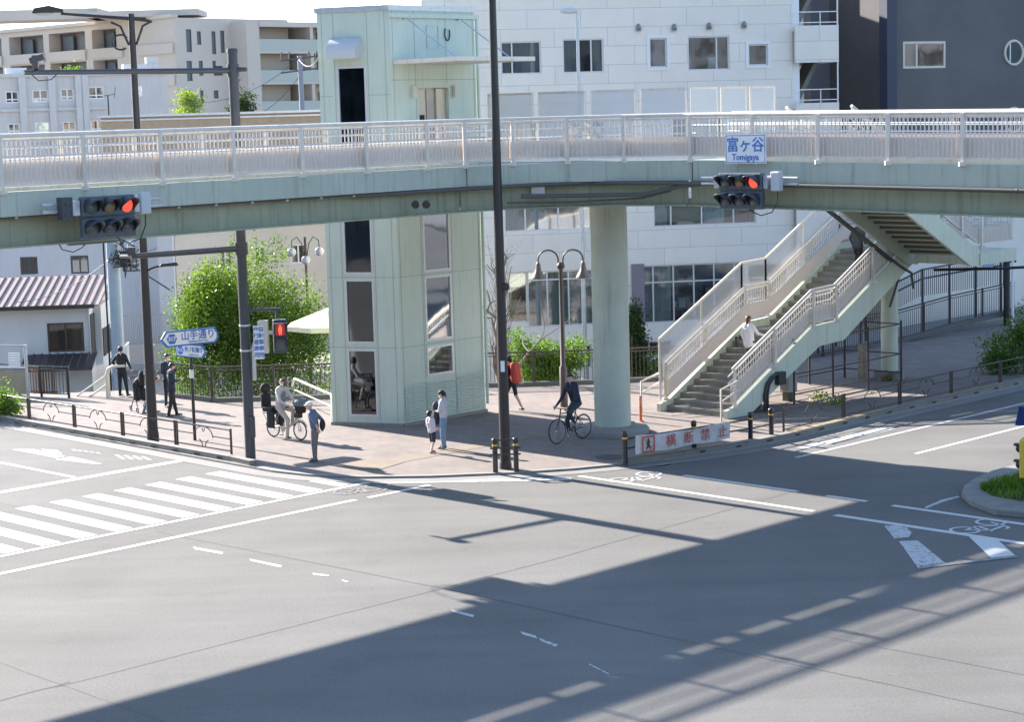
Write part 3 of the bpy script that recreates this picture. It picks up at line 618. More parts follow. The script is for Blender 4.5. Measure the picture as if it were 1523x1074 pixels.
# ================================================================== generic wall with openings
class Face:                                  # vertical plane: x along the wall to the right, -y towards the viewer
    def __init__(s, o, ang): s.o = Vector(o); s.a = ang; s.d = Vector((math.cos(ang), math.sin(ang), 0)); s.n = Vector((s.d.y, -s.d.x, 0))
    def px(s, u, v):
        r = ray(u, v); t = (s.o-CAMP).dot(s.n)/r.dot(s.n); p = CAMP+r*t; return ((p-s.o).dot(s.d), p.z-s.o.z)
    def rect(s, u0, v0, u1, v1):
        a = s.px(u0, v0); b = s.px(u1, v1); c = s.px(u0, v1); d = s.px(u1, v0); return ((a[0]+c[0])/2, (b[1]+c[1])/2, (b[0]+d[0])/2, (a[1]+d[1])/2)
def facade(parent, x0, x1, z0, z1, holes, m, name='wall', depth=.22, room=1.2, y=0.0, roommat=None, back=None):
    xs = sorted({x0, x1}|{h[0] for h in holes}|{h[2] for h in holes}); zs = sorted({z0, z1}|{h[1] for h in holes}|{h[3] for h in holes})
    xs = [x for x in xs if x0 <= x <= x1]; zs = [z for z in zs if z0 <= z <= z1]
    g = MB()
    for i in range(len(xs)-1):
        for j in range(len(zs)-1):
            cx_, cz_ = (xs[i]+xs[i+1])/2, (zs[j]+zs[j+1])/2
            if any(h[0] < cx_ < h[2] and h[1] < cz_ < h[3] for h in holes): continue
            g.quad((xs[i], y, zs[j]), (xs[i+1], y, zs[j]), (xs[i+1], y, zs[j+1]), (xs[i], y, zs[j+1]))
    for a, b, c, d in holes:
        Y1 = y+depth
        g.quad((a, y, b), (a, Y1, b), (c, Y1, b), (c, y, b)); g.quad((a, y, d), (c, y, d), (c, Y1, d), (a, Y1, d)); g.quad((a, y, b), (a, y, d), (a, Y1, d), (a, Y1, b)); g.quad((c, y, b), (c, Y1, b), (c, Y1, d), (c, y, d))
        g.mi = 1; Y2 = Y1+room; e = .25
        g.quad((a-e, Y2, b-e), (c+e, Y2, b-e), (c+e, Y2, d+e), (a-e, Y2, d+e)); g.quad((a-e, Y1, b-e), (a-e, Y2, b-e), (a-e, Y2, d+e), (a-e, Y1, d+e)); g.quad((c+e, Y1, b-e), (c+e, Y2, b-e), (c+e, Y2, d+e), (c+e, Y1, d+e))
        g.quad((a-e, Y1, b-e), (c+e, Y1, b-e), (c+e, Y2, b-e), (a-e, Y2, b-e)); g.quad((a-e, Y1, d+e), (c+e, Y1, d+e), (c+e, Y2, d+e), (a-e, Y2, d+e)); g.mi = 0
    if back:                                  # solid sides, back and roof
        D = back; g.quad((x0, y, z0), (x0, y, z1), (x0, y+D, z1), (x0, y+D, z0)); g.quad((x1, y, z0), (x1, y+D, z0), (x1, y+D, z1), (x1, y, z1)); g.quad((x0, y+D, z0), (x0, y+D, z1), (x1, y+D, z1), (x1, y+D, z0)); g.quad((x0, y, z1), (x1, y, z1), (x1, y+D, z1), (x0, y+D, z1))
    o = g.build(name, [m, roommat or M_DARK], parent); return o
def window(parent, h, cols=(), rows=(), y=.1, fw=.06, fm=None, gm=None, curtain=None, proud=0, name='window', cm=None):
    a, b, c, d = h; fm = fm or M_FRAME; gm = gm or M_GLASS
    g = MB(); f = fw; y0, y1 = y-.04-proud, y+.05
    g.box(a, c, y0, y1, b, b+f); g.box(a, c, y0, y1, d-f, d); g.box(a, a+f, y0, y1, b+f, d-f); g.box(c-f, c, y0, y1, b+f, d-f)
    for k in cols: x = a+(c-a)*k; g.box(x-f/2, x+f/2, y0+.01, y1-.01, b+f, d-f)
    for k in rows: z = b+(d-b)*k; g.box(a+f, c-f, y0+.02, y1-.02, z-f/2, z+f/2)
    w = g.build(name, fm, parent)
    g = MB(); g.quad((a+f, y, b+f), (c-f, y, b+f), (c-f, y, d-f), (a+f, y, d-f)); g.build('pane', gm, w)
    if curtain:
        for (k0, k1) in curtain:
            g = MB(); n = max(4, int((k1-k0)*(c-a)/.06)); pts = [(a+(c-a)*(k0+(k1-k0)*i/n), y+.14+.035*math.sin(i*1.7+a)) for i in range(n+1)]
            for (xa, ya), (xb, yb) in zip(pts[:-1], pts[1:]): g.quad((xa, ya, b), (xb, yb, b), (xb, yb, d), (xa, ya, d))
            g.build('curtain', cm or M_CURTAIN, w)
    return w

# ================================================================== lift tower
pA, pB, pC = P(495, 631), P(598, 638), P(717, 614)
pB = W(-41.05, 36.6); pC = W(-41.1, 39.95); dl = Vector((math.cos(R(180-0)), 0, 0))
dAB = (P(495, 632)-pB); dAB.z = 0
pA = pB+dAB
back = Vector((q, q, 0))*3.4                     # t direction
pD = pA+back; pE = pC
LT = thing('elevator_tower', 'pale green panelled lift tower with tall dark windows beside the footbridge', 'lift tower', (pB.x, pB.y, 0))
TZ = 11.85
fl = part('front_side', LT); angL = math.atan2((pB-pA).y, (pB-pA).x); LL = (pB-pA).length
fr = part('door_side', LT); angR = math.atan2((pC-pB).y, (pC-pB).x); LR = (pC-pB).length
def setp(o, p, ang): o.location = Vector(p)-Vector((pB.x, pB.y, 0)); o.rotation_euler = (0, 0, ang)
setp(fl, pA, angL); setp(fr, pB, angR)
FL = Face((pA.x, pA.y, 0), angL); FR = Face((pB.x, pB.y, 0), angR)
M_TW2 = M_TOWER
hl = [FL.rect(501, 98, 545, 184), FL.rect(512, 318, 552, 408), FL.rect(514, 415, 556, 512), FL.rect(520, 517, 562, 630)]
xa = min(h[0] for h in hl[1:])+.02; xb = max(h[2] for h in hl[1:])-.02
xa = LL*.25; xb = LL*.66
zz = [(h[1], h[3]) for h in hl]
hl = [(xa, 7.6, xb, zz[0][1]), (xa, zz[1][0], xb, 7.3), (xa, zz[2][0]+.02, xb, zz[1][0]-.14), (xa, .32, xb, zz[2][0]-.14)]
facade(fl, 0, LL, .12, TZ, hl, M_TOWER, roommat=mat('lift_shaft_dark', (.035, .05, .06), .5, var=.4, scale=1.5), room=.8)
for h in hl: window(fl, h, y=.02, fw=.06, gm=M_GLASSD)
hr = [FR.rect(622, 314, 664, 404), FR.rect(626, 410, 667, 508), FR.rect(630, 508, 671, 588)]
ya, yb = LR*.30, LR*.62
d0 = FR.rect(617, 126, 658, 176)
zs_ = [h[1] for h in hr]
hr2 = [(ya, zs_[0], yb, 6.95), (ya, zs_[1]+.03, yb, zs_[0]-.12), (ya, 1.38, yb, zs_[1]-.12)]
door = (LR*.31, 7.46, LR*.66, 9.62)
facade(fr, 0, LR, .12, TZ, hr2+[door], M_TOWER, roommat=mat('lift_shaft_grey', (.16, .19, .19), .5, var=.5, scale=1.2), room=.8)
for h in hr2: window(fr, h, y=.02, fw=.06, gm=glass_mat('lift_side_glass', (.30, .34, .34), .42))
g = MB(); a, b, c, d = door; g.box(a+.02, c-.02, .2, .24, b, d); g.box(c-.38, c-.02, .12, .19, b, d-.02); dr = g.build('lift_door', mat('lift_door_cream', (.60, .52, .40), .4, metal=.2), fr)
g = MB(); g.box(a+.45, a+1.02, .17, .198, b+.02, d-.05); g.build('door_leaf', mat('lift_door_steel', (.33, .30, .28), .35, metal=.6, var=.1), dr)
g = MB(); g.box(a+.17, a+.36, .17, .198, b+.15, b+1.4); g.box(c-.26, c-.16, .09, .118, b+.7, b+1.1); g.build('door_window', M_DARK, dr)
g = MB(); g.box(-.04, LL+.02, -.04, .3, 0, .14); g.build('plinth', M_CONC, fl)
g = MB(); g.box(0.03, LR+.04, -.04, .3, 0, .14); g.build('plinth', M_CONC, fr)
# joints between the cladding panels
M_JNT = mat('cladding_joint', (.25, .30, .27), .6)
def joints(par, L, xs, zs, holes):
    g = MB()
    def clear(x0, x1, z0, z1): return not any(x1 > h[0]-.03 and x0 < h[2]+.03 and z1 > h[1]-.03 and z0 < h[3]+.03 for h in holes)
    for x in xs:
        z = .15
        while z < TZ-.1:
            if clear(x-.01, x+.01, z, z+.2): g.box(x-.007, x+.007, -.003, .01, z, z+.2)
            z += .2
    for z in zs:
        x = .02
        while x < L-.1:
            if clear(x, x+.1, z-.01, z+.01): g.box(x, x+.1, -.003, .01, z-.007, z+.007)
            x += .1
    g.build('panel_joints', M_JNT, par)
joints(fl, LL, (LL*.06, xa-.06, xb+.06, LL*.93), (9.45, zs_[0]-.06, zs_[1]-.05, 7.1), hl)
joints(fr, LR, (LR*.03, ya-.07, yb+.07, LR*.97), (zs_[0]-.06, zs_[1]-.05, 9.85, 7.2), hr2+[door])
# rear walls and roof
g = MB()
w4 = [Vector(p)-Vector((pB.x, pB.y, 0)) for p in (pA, pB, pC, pD)]
for a, b in ((2, 3), (3, 0)):
    A, Bq = w4[a].copy(), w4[b].copy(); A.z = Bq.z = 0; u = Vector((0, 0, TZ)); g.quad(A, Bq, Bq+u, A+u)
g.add([v+Vector((0, 0, TZ-v.z)) for v in w4], [(0, 1, 2, 3)]); g.build('rear_wall', M_TOWER, LT)
g = MB(); ctr = sum(w4, Vector())/4
cap = [ctr+(v-ctr)*1.03 for v in w4]; g.prism(cap, TZ-.08, TZ+.07); g.build('roof_coping', M_STEEL, LT)
g = MB(); g.box(-.05, LR+.1, -.09, -.01, TZ-.28, TZ-.16); g.tube([(LR+.03, -.05, TZ-.2), (LR+.03, -.05, .3)], .045, 8); g.build('gutter', M_TOWER, fr)
# air hood
a = FL.px(493, 88)[0]; b = FL.px(528, 88)[0]; z0 = FL.px(510, 88)[1]; z1 = FL.px(510, 56)[1]
a, b = LL*.22, LL*.62
g = MB(); n = 10; vs = []
pr = [(0, z1)]+[(-.55*math.sin(math.pi/2*i/n), z0+.12+(z1-z0-.12)*math.cos(math.pi/2*i/n)) for i in range(1, n+1)]+[(-.55, z0), (0, z0+.02)]
k = len(pr); vs = [(a, y, z) for y, z in pr]+[(b, y, z) for y, z in pr]
g.add(vs, [tuple(range(k)), tuple(range(2*k-1, k-1, -1))]+[(i, k+i, k+(i+1) % k, (i+1) % k) for i in range(k)]); g.build('vent_hood', mat('hood_pale_grey', (.50, .51, .52), .5), fl, smooth=True)
# canopy with tie rods, wall lamps, box, loop
g = MB(); g.box(LR*.02, LR*.93, -2.6, -.02, 10.28, 10.40); g.build('canopy', M_RAIL, fr, bevel=.01)
for x in (LR*.17, LR*.80):
    g = MB(); g.tube([(x, -.02, 11.6), (x, -2.0, 10.42)], .018, 6); g.box(x-.05, x+.05, -.06, 0, 11.52, 11.68); g.build('tie_rod', M_STEEL, fr)
for x in (LR*.24, LR*.72):
    g = MB(); g.box(x-.05, x+.05, -.12, -.01, 9.35, 9.68); g.build('wall_lamp', mat('lamp_box_cream', (.6, .58, .5), .5), fr, bevel=.01)
g = MB(); g.tube([(LR*.66+.1*math.sin(i*.5), -.03, 11.15+.2*math.cos(i*.5)) for i in range(2, 12)], .018, 6); g.build('cable_loop', M_CABLE, fr)
g = MB(); g.box(LR*.42, LR*.56, -.02, -.004, 11.35, 11.38); g.box(LR*.42, LR*.56, -.02, -.004, 10.72, 10.75); g.box(LR*.42, LR*.42+.02, -.02, -.004, 10.75, 11.35); g.box(LR*.56-.02, LR*.56, -.02, -.004, 10.75, 11.35); g.build('hatch', M_TOWER, fr)
# louvres
for x0, x1, z0_, z1_ in ((.1, ya-.1, .22, 1.25), (ya-.04, yb+.04, .22, 1.2), (yb+.1, LR-.1, .22, 1.32)):
    g = MB(); z = z0_
    while z < z1_-.05: g.add([(x0, -.005, z), (x1, -.005, z), (x1, -.035, z+.02), (x0, -.035, z+.02), (x1, -.005, z+.055), (x0, -.005, z+.055)], [(0, 1, 2, 3), (3, 2, 4, 5)]); z += .07
    g.box(x0-.03, x1+.03, -.03, -.002, z1_-.02, z1_+.03); g.build('louvre', M_TOWER, fr)

# ================================================================== traffic lights and the crossing name plate
M_SIG = mat('signal_housing_blue_grey', (.075, .095, .12), .4, var=.1)
M_HOOD = mat('signal_hood', (.05, .06, .075), .45)
M_RED = mat('red_lamp_lit', (.8, .08, .04), .4, emit=((1.0, .12, .07), .13))
M_OFF = [mat('lamp_off_green', (.10, .13, .11), .25), mat('lamp_off_amber', (.28, .20, .10), .3), mat('lamp_off_dark', (.09, .10, .10), .25)]
def traffic_light(label, loc, rz, lit=True, group='six lamp traffic lights'):
    T = thing('traffic_light', label, 'traffic light', loc, rz, group)
    w, h = .43, .44
    for r_ in range(2):
        g = MB(); g.box(-1.5*w, 1.5*w, 0, .16, (.0 if r_ else -h)+.008, (h if r_ else 0)-.008); g.build('housing', M_SIG, T, bevel=.03)
    for r_ in range(2):
        for c_ in range(3):
            x, z = (c_-1)*w, (.5*h if r_ else -.5*h); red = (r_ == 1 and c_ == 2)
            g = MB(); g.lathe([(.15, 0), (.13, -.03), (.0, -.05)], (x, 0, z), 20, Matrix.Rotation(R(90), 3, 'X').inverted()); 
            g.v = [(v[0], -abs(v[1])-.003, v[2]) for v in g.v]
            o = g.build('lens', M_RED if red and lit else M_OFF[min(2, c_) if r_ else 2], T, smooth=True)
            g = MB(); n = 18; vs = []
            for i in range(n+1):
                a = R(-35)+R(250)*i/n; vs += [(x+.17*math.cos(a), 0, z+.17*math.sin(a)), (x+.165*math.cos(a), -.12-.22*max(0, math.sin(a))**.7 if math.sin(a) > 0 else -.12*(1+math.sin(a)*1.2), z+.165*math.sin(a)-.02*max(0, math.sin(a)))]
            fs = [(2*i, 2*i+1, 2*i+3, 2*i+2) for i in range(n)]; g.add(vs, fs); o = g.build('hood', M_HOOD, T, smooth=True)
            so = o.modifiers.new('thick', 'SOLIDIFY'); so.thickness = .012
    g = MB(); 
    for z in (.16, .30): g.tube([(-1.5*w-.75, .3, z), (1.5*w+.85, .3, z)], .035, 8)
    g.box(-1.5*w-.18, -1.5*w-.02, .05, .34, .06, .36); g.box(1.5*w+.02, 1.5*w+.14, .05, .34, .06, .36); g.build('bracket', M_STEEL, T, smooth=True)
    g = MB(); g.box(1.5*w+.2, 1.5*w+.46, .08, .26, .0, .46); g.build('control_box', mat('control_box_grey', (.50, .53, .56), .5), T, bevel=.03)
    g = MB(); g.tube([(1.5*w+.36, .17, .0), (1.5*w+.34, .17, -.25), (1.5*w+.2, .15, -.5), (1.5*w-.1, .12, -.58), (.3, .1, -.5), (.2, .1, -.43)], .014, 6); g.build('cable', M_CABLE, T, smooth=True)
    return T
ctr = PSp(163, 322, -34.3); TA = traffic_light('blue grey six lamp traffic light showing red, hung on the left arm of the footbridge', ctr, R(45))
g = MB(); g.box(-1.05, -.8, .1, .3, -.02, .44); g.box(-.98, -.88, .08, .1, .05, .12); g.box(-.98, -.88, .08, .1, .26, .33); g.build('end_box', M_HOOD, TA)
ctr = PTp(1100, 284, 36.85); TB = traffic_light('dark six lamp traffic light showing red, under the blue lettered name plate', ctr, R(-45))
# one more signal on the far side of the bridge, facing away
TC = traffic_light('traffic light seen from behind below the left arm of the footbridge', W(-38.5, 24.9, 6.55), R(225), lit=False)
M_BLUE = mat('sign_blue', (.05, .17, .48), .45)
p0 = PTp(1079, 243, 37.35); p1 = PTp(1139, 243, 37.35); w_ = (Vector((p1.x, p1.y))-Vector((p0.x, p0.y))).length
NP = thing('name_plate', 'white plate with blue border reading Tomigaya fixed to the bridge railing', 'sign', ((p0+p1)/2), R(-45))
g = MB(); g.box(-w_/2, w_/2, 0, .03, 0, .70); g.build('plate', M_WHITE, NP)
g = MB(); e = .035
for bx in ((-w_/2+.02, w_/2-.02, .02, .035), (-w_/2+.02, w_/2-.02, .665, .68)): g.box(bx[0], bx[1], -.004, -.001, bx[2], bx[3])
for x in (-w_/2+.02, w_/2-.035): g.box(x, x+.015, -.004, -.001, .035, .665)
g.build('border', M_BLUE, NP)
text_mesh('lettering', '富ヶ谷', .38, M_BLUE, NP, stand(0, -.006, .43), bold=.004).scale = (1, 1, 1)
text_mesh('lettering', 'Tomigaya', .21, M_BLUE, NP, stand(0, -.006, .15), bold=.003)
g = MB(); g.tube([(-.3, .05, -.05), (-.3, .05, .3)], .02, 6); g.tube([(.3, .05, -.05), (.3, .05, .3)], .02, 6); g.build('stay', M_STEEL, NP)
# ================================================================== buildings
def bthing(name, label, cat, F, group=None): return thing(name, label, cat, F.o, F.a, group)
def ppt(u, v, Y): p = PY(u, v, Y); return p
# --- white panelled building
p = PY(950, 400, 75); F1 = Face((p.x, p.y, 0), R(9.3)); OB = bthing('office_building', 'large white panelled building with curtained windows filling the centre behind the footbridge', 'building', F1)
M_WP = brick_mat('white_cladding', (.84, .77, .69), (.80, .735, .665), (.56, .53, .50), 2.06, .705, mortar=.012, rough=.45, var=.06, plane='XZ', spec=.5, bump=.15)
xl = F1.px(636, 300)[0]; xr = F1.px(1181, 300)[0]; xe = F1.px(1243, 60)[0]
wins = [((745, 61, 805, 110), (.28,), (), ((.02, .25), (.3, .98))), ((837, 57, 898, 108), (.7,), (), ((.02, .34), (.72, .98))), ((1023, 53, 1085, 104), (.7,), (), ((.0, .12),)), ((966, 56, 992, 100), (), (), ((.05, .95),)), ((1113, 65, 1142, 97), (), (), None),
        ((750, 296, 880, 343), (.24, .62), (), ((.0, .5),)), ((972, 292, 1125, 335), (.17, .47, .78), (), ((.0, .14), (.5, .7))),
        ((755, 405, 785, 480), (), (), None), ((785, 402, 884, 485), (.3, .62), (.84,), ((.02, .98),)), ((957, 392, 1108, 478), (.1, .30, .5, .7, .9), (.70,), ((.0, .28),)), ((1112, 392, 1172, 444), (.45,), (.6,), None),
        ((848, 514, 880, 548), (.5,), (), None), ((932, 508, 1000, 530), (.5,), (), None), ((745, -70, 800, -30), (.5,), (), None), ((900, -70, 960, -30), (.5,), (), None), ((745, 182, 805, 228), (.3,), (), ((0, .4),)), ((837, 180, 898, 226), (.7,), (), None), ((1000, 174, 1080, 222), (.7,), (), None)]
holes = [F1.rect(*w[0]) for w in wins]
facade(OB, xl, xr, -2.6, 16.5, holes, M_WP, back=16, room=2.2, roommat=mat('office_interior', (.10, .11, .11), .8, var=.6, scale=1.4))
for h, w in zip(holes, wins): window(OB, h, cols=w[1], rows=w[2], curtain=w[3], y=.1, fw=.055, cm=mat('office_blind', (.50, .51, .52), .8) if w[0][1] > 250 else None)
for w in ((966, 56, 992, 100), (1113, 65, 1142, 97)):
    a, b, c, d = F1.rect(w[0]-4, w[1]-4, w[2]+4, w[3]+4); a2, b2, c2, d2 = F1.rect(*w); g = MB(); g.box(a, c, -.04, -.005, d2, d); g.box(a, c, -.04, -.005, b, b2); g.box(a, a2, -.04, -.005, b2, d2); g.box(c2, c, -.04, -.005, b2, d2); g.build('window_surround', M_WHITE, OB)
for u, v in ((949, 40), (1002, 40), (1054, 38), (1106, 36)):
    x, z = F1.px(u, v); g = MB(); g.ball((x, -.06, z), (.09, .14, .13), 10, 8); g.box(x-.09, x+.09, -.12, 0, z-.14, z-.02); g.build('vent_hood', mat('vent_grey', (.25, .26, .28), .4, metal=.5), OB, smooth=True)
x0, z0 = F1.px(940, 455); x1, z1 = F1.px(957, 392); g = MB(); g.box(x0, x1, -.12, -.005, z0-.6, z1); g.build('door_post', mat('plum_pier', (.24, .20, .24), .6), OB)
g = MB()                                    # shelves, boxes and plants inside the shop floor
random.seed(3)
for i in range(26):
    x, z = F1.px(random.uniform(1005, 1100), random.uniform(420, 476)); s_ = random.uniform(.12, .3); g.mi = i % 4; g.box(x-s_/2, x+s_/2, .5, .8, z-.1, z+s_)
g.build('stacked_goods', [mat('goods_tan', (.45, .33, .2), .8), mat('goods_white', (.6, .6, .58), .8), mat('goods_red', (.4, .1, .07), .7), mat('goods_green', (.10, .16, .09), .8)], OB)
x, z = F1.px(1056, 90); g = MB(); g.box(x, x+.35, .25, .5, z-.35, z+.15); g.build('paper_bag', M_WHITE, OB); 
# stair tower at its right end: open landings with rails between white spandrels
x0 = xr+.004; lev = [F1.px(1200, y_)[1] for y_ in (-55, 38, 93, 153, 205, 262)]
g = MB()
for i, (za, zb) in enumerate(((lev[2], lev[1]), (lev[4], lev[3]), (-2.6, lev[5]), (lev[0], 16.5))):
    g.box(x0, xe, -.35, -.2, za, zb); g.box(xe-.15, xe, -.2, 4, za, zb)
g.box(x0, xe, 4, 4.1, -2.6, 16.5)
g.build('spandrel', M_WP, OB)
g = MB()
for z in (lev[1], lev[3], lev[5], lev[0]): g.box(x0, xe-.16, -.19, 4, z-.2, z-.05)
g.box(x0, x0+.3, .1, .4, -2.6, 16.5)
g.build('stair_floor', M_WHITE, OB)
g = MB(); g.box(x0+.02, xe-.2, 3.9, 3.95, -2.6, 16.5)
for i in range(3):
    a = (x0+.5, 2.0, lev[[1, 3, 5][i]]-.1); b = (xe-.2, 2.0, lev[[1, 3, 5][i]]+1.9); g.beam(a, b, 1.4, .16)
g.build('inner_stair', mat('stair_shadow_grey', (.22, .22, .20), .8), OB)  # one plain grey for the inner flights and the sheet behind them
for z in (lev[1], lev[3]):
    g = MB()
    for h in (.1, .5): g.box(x0, xe, -.3, -.26, z+h, z+h+.035)
    g.box(xe-.05, xe, -.3, -.26, z, z+2.3 if z < 12 else z+1.4); g.box(x0+1.0, x0+1.03, -.3, -.26, z, z+.5); g.build('guard_rail', M_WHITE, OB)
g = MB(); g.box(xl-.6, xl+2.4, -.3, 3, 16.5, 16.9); g.box(xl+.2, xl+1.5, 0, 1.2, 16.9, 17.6); g.build('roof_plant', M_WHITE, OB)
g = MB(); g.box(xl-.2, xe+.1, -.3, -.05, 16.5, 16.8); g.build('parapet', M_WP, OB)
# --- dark building on the right
p = PY(1323, 300, 80.5); F2 = Face((p.x, p.y, 0), R(28)); DB = bthing('dark_building', 'charcoal rendered building with a wide window and round portholes at the top right', 'building', F2)
M_CH = mat('charcoal_render', (.125, .12, .122), .75, var=.22, scale=.25, bump=.2)
M_LILAC = mat('pale_ground_floor_render', (.86, .79, .70), .8, var=.12, scale=.3)
w1 = F2.rect(1343, 61, 1406, 101); zt = F2.px(1400, 300)[1]
facade(DB, 0, 13, zt, 18, [w1], M_CH, back=18); window(DB, w1, cols=(.32,), y=.03, fw=.09, fm=mat('cream_frame', (.66, .60, .50), .5))
g = MB(); g.box(0, 13, 0, .3, -2.6, zt-.004); g.box(0, .3, .3, 17, -2.6, zt-.004); g.build('base_wall', M_LILAC, DB)
g = MB(); g.box(-.5, 0, -.5, 0, -2.6, 18); g.build('corner_pier', mat('navy_pier', (.04, .05, .085), .6), DB)
for u, v in ((1507, 78), (1507, 178)):
    x, z = F2.px(u, v); g = MB(); g.torus((x, -.03, z), .50, .06, 'Y', 32, 8); pf = g.build('porthole', mat('cream_frame', (.66, .60, .50), .5), DB, smooth=True)
    g = MB(); g.lathe([(.5, 0), (.5, .01)], (x, -.025, z), 32, Matrix.Rotation(R(90), 3, 'X')); g.build('pane', mat('porthole_glass', (.05, .08, .08), .08), pf)
    g = MB(); g.box(x-.24, x-.19, -.06, -.04, z-.46, z+.46); g.build('mullion', M_WHITE, pf)
# recessed link between the two
p = PY(1242, 300, 84); F3 = Face((p.x, p.y, 0), R(4)); LB = bthing('grey_building', 'slate grey building with a dark ribbon window between the white and the charcoal buildings', 'building', F3)
hw = [F3.rect(1238, 66, 1312, 104), F3.rect(1238, -30, 1312, 6), F3.rect(1238, 168, 1312, 205)]; x1 = F3.px(1325, 60)[0]
facade(LB, -1, x1+1, -2.6, 18, hw, mat('slate_panels', (.15, .155, .175), .6, var=.1, scale=.5), back=10)
for h in hw: window(LB, h, cols=(.12, .25, .55, .8), y=.08, fw=.05, fm=M_NAVYP, gm=M_GLASSD, curtain=((.3, .5),))
# --- far apartment block
p = PY(263, 100, 190); F4 = Face((p.x, p.y, 0), R(-45)); F5 = Face((p.x, p.y, 0), R(45)); AB = thing('apartment_block', 'distant beige apartment block with stacked balconies along the skyline at left', 'building', (p.x, p.y, 0))
M_BG = mat('beige_tile', (.52, .455, .40), .8, var=.08, scale=.2); M_CRM = mat('balcony_cream', (.62, .56, .44), .8)
A4 = part('left_wing', AB, rz=R(-45)); A5 = part('right_wing', AB, rz=R(45))
zt = F4.px(263, 25)[1]
h4 = []
for w in ((-50, 72, 3, 90), (14, 60, 65, 84), (73, 54, 127, 78), (137, 47, 182, 74), (208, 41, 257, 68)):
    a, b, c, d = F4.rect(*w)
    for k in range(4): h4.append((a, zt-2.45-k*3.05, c, zt-.5-k*3.05))
facade(A4, -75, -.12, -2.6, zt, h4, M_BG, depth=1.4, room=.3, roommat=mat('balcony_back', (.26, .25, .25), .8))
g = MB(); g.box(-75, -.2, 2.5, 14, -2.6, zt-.01); g.quad((-75, 0, zt), (-.12, 0, zt), (-.12, 2.6, zt), (-75, 2.6, zt)); g.build('core', M_BG, A4)
for i, h in enumerate(h4):
    a, b, c, d = h
    for k in range(2): g = MB(); x = a+(c-a)*(.15+.45*k); g.box(x, x+(c-a)*.25, 1.2, 1.35, b, d-.3); g.build('balcony_window', mat('far_glass', (.10, .12, .14), .55), A4)
    g = MB(); g.box(a-.1, c+.1, -.18, -.02, b-.95, b+.05); g.build('parapet', M_BG, A4)
g = MB(); g.box(-76, -.13, -.3, .5, zt+.003, zt+.35); g.build('roof_edge', M_BG, A4)
h5 = [(*F5.rect(*w),) for w in ((277, 43, 285, 77), (293, 46, 299, 66), (315, 46, 321, 80), (328, 45, 334, 78), (278, 90, 286, 120), (296, 90, 302, 112), (316, 90, 321, 100), (318, 134, 325, 146), (298, 134, 303, 150), (277, 134, 284, 160))]
xw0 = F5.px(343, 50)[0]; xw1 = F5.px(470, 50)[0]+6
facade(A5, 0.01, xw0, -2.6, zt-.02, h5, M_BG, roommat=mat('far_glass', (.10, .12, .14), .55), depth=.06, room=.1, back=10)
g = MB(); g.box(xw0, xw0+1.6, -2.5, 2, -2.6, zt-.4); g.box(xw0+1.6, xw1, 1.9, 2.1, -2.6, zt-.6); g.box(xw0+1.6, xw1, -2.6, 2, zt-.9, zt-.4); g.build('wing_wall', M_BG, A5)
for k in range(5):
    z = zt-2.85-k*3.05
    g = MB(); g.box(xw0+1.6, xw1, 1.6, 1.88, z-.4, z+2.5); g.build('balcony_wall', M_CRM, A5)
    g = MB(); g.box(xw0+1.6, xw1, -2.5, 1.6, z-.65, z-.45); g.build('balcony_floor', M_BG, A5)
    g = MB(); g.box(xw0+1.6, xw1, -2.5, -2.45, z-.45, z+.75); g.build('balcony_glass', mat('frosted_balcony', (.33, .36, .34), .3), A5)
    for j in range(7):
        x = xw0+3+j*(xw1-xw0-4)/7; g = MB(); g.box(x, x+1.1, 1.5, 1.6, z-.4, z+1.7); g.build('balcony_window', mat('far_glass', (.10, .12, .14), .55) if j % 3 else M_WHITE, A5)
    g = MB(); x = xw0+(xw1-xw0)*.48; g.box(x, x+.4, -2.4, 1.6, z-.4, z+2.4); g.build('divider', M_BG, A5)
g = MB(); g.box(-22, -8, 3, 9, zt+.3, zt+1.3); g.box(-9, 2, 2, 8, zt+.3, zt+.9); g.build('roof_box', M_BG, AB)
# --- white school-like block
p = PY(-12, 150, 142); F6 = Face((p.x, p.y, 0), R(16)); WB = bthing('white_block', 'long white rendered block with pilasters and small sash windows, far left above the bridge', 'building', F6)
z6 = F6.px(0, 115)[1]; x6 = F6.px(248, 110)[0]
w6 = [(8, 135, 28, 153), (48, 133, 72, 152), (90, 131, 110, 149), (131, 128, 155, 147), (204, 127, 213, 143), (12, 183, 30, 200), (52, 181, 74, 199), (93, 180, 113, 198), (135, 178, 157, 197)]
h6 = [F6.rect(*w) for w in w6]
M_WR = mat('white_render', (.58, .555, .54), .8, var=.08, scale=.4, dirt=.25)
facade(WB, 0, x6, -2.6, z6, h6, M_WR, back=12)
for h in h6: window(WB, h, cols=(.5,), rows=(.3,), y=.12, fw=.09, fm=M_WHITE)
g = MB()
for u in (34, 78, 118, 127):
    x = F6.px(u, 150)[0]; g.box(x-.25, x+.25, -.35, 0, -2.6, z6)
for z in (h6[0][1]-.5, h6[5][1]-.5): g.box(0, F6.px(160, 150)[0], -.2, -.01, z-.12, z+.1)
g.build('pilasters', M_WR, WB)
g = MB(); g.box(-.2, x6+.1, -.2, .4, z6, z6+.25); g.build('parapet', M_WR, WB)
g = MB(); x = F6.px(30, 104)[0]; g.box(x-1, x+.5, 1, 2, z6, z6+.7); g.build('roof_unit', M_STEEL, WB)
g = MB(); x = F6.px(216, 100)[0]; g.box(x-1.2, x+1.4, 4, 6, z6, z6+.9); g.box(x+.5, x+1.4, 4.2, 5, z6+.9, z6+1.4); g.build('roof_hut', M_WR, WB)
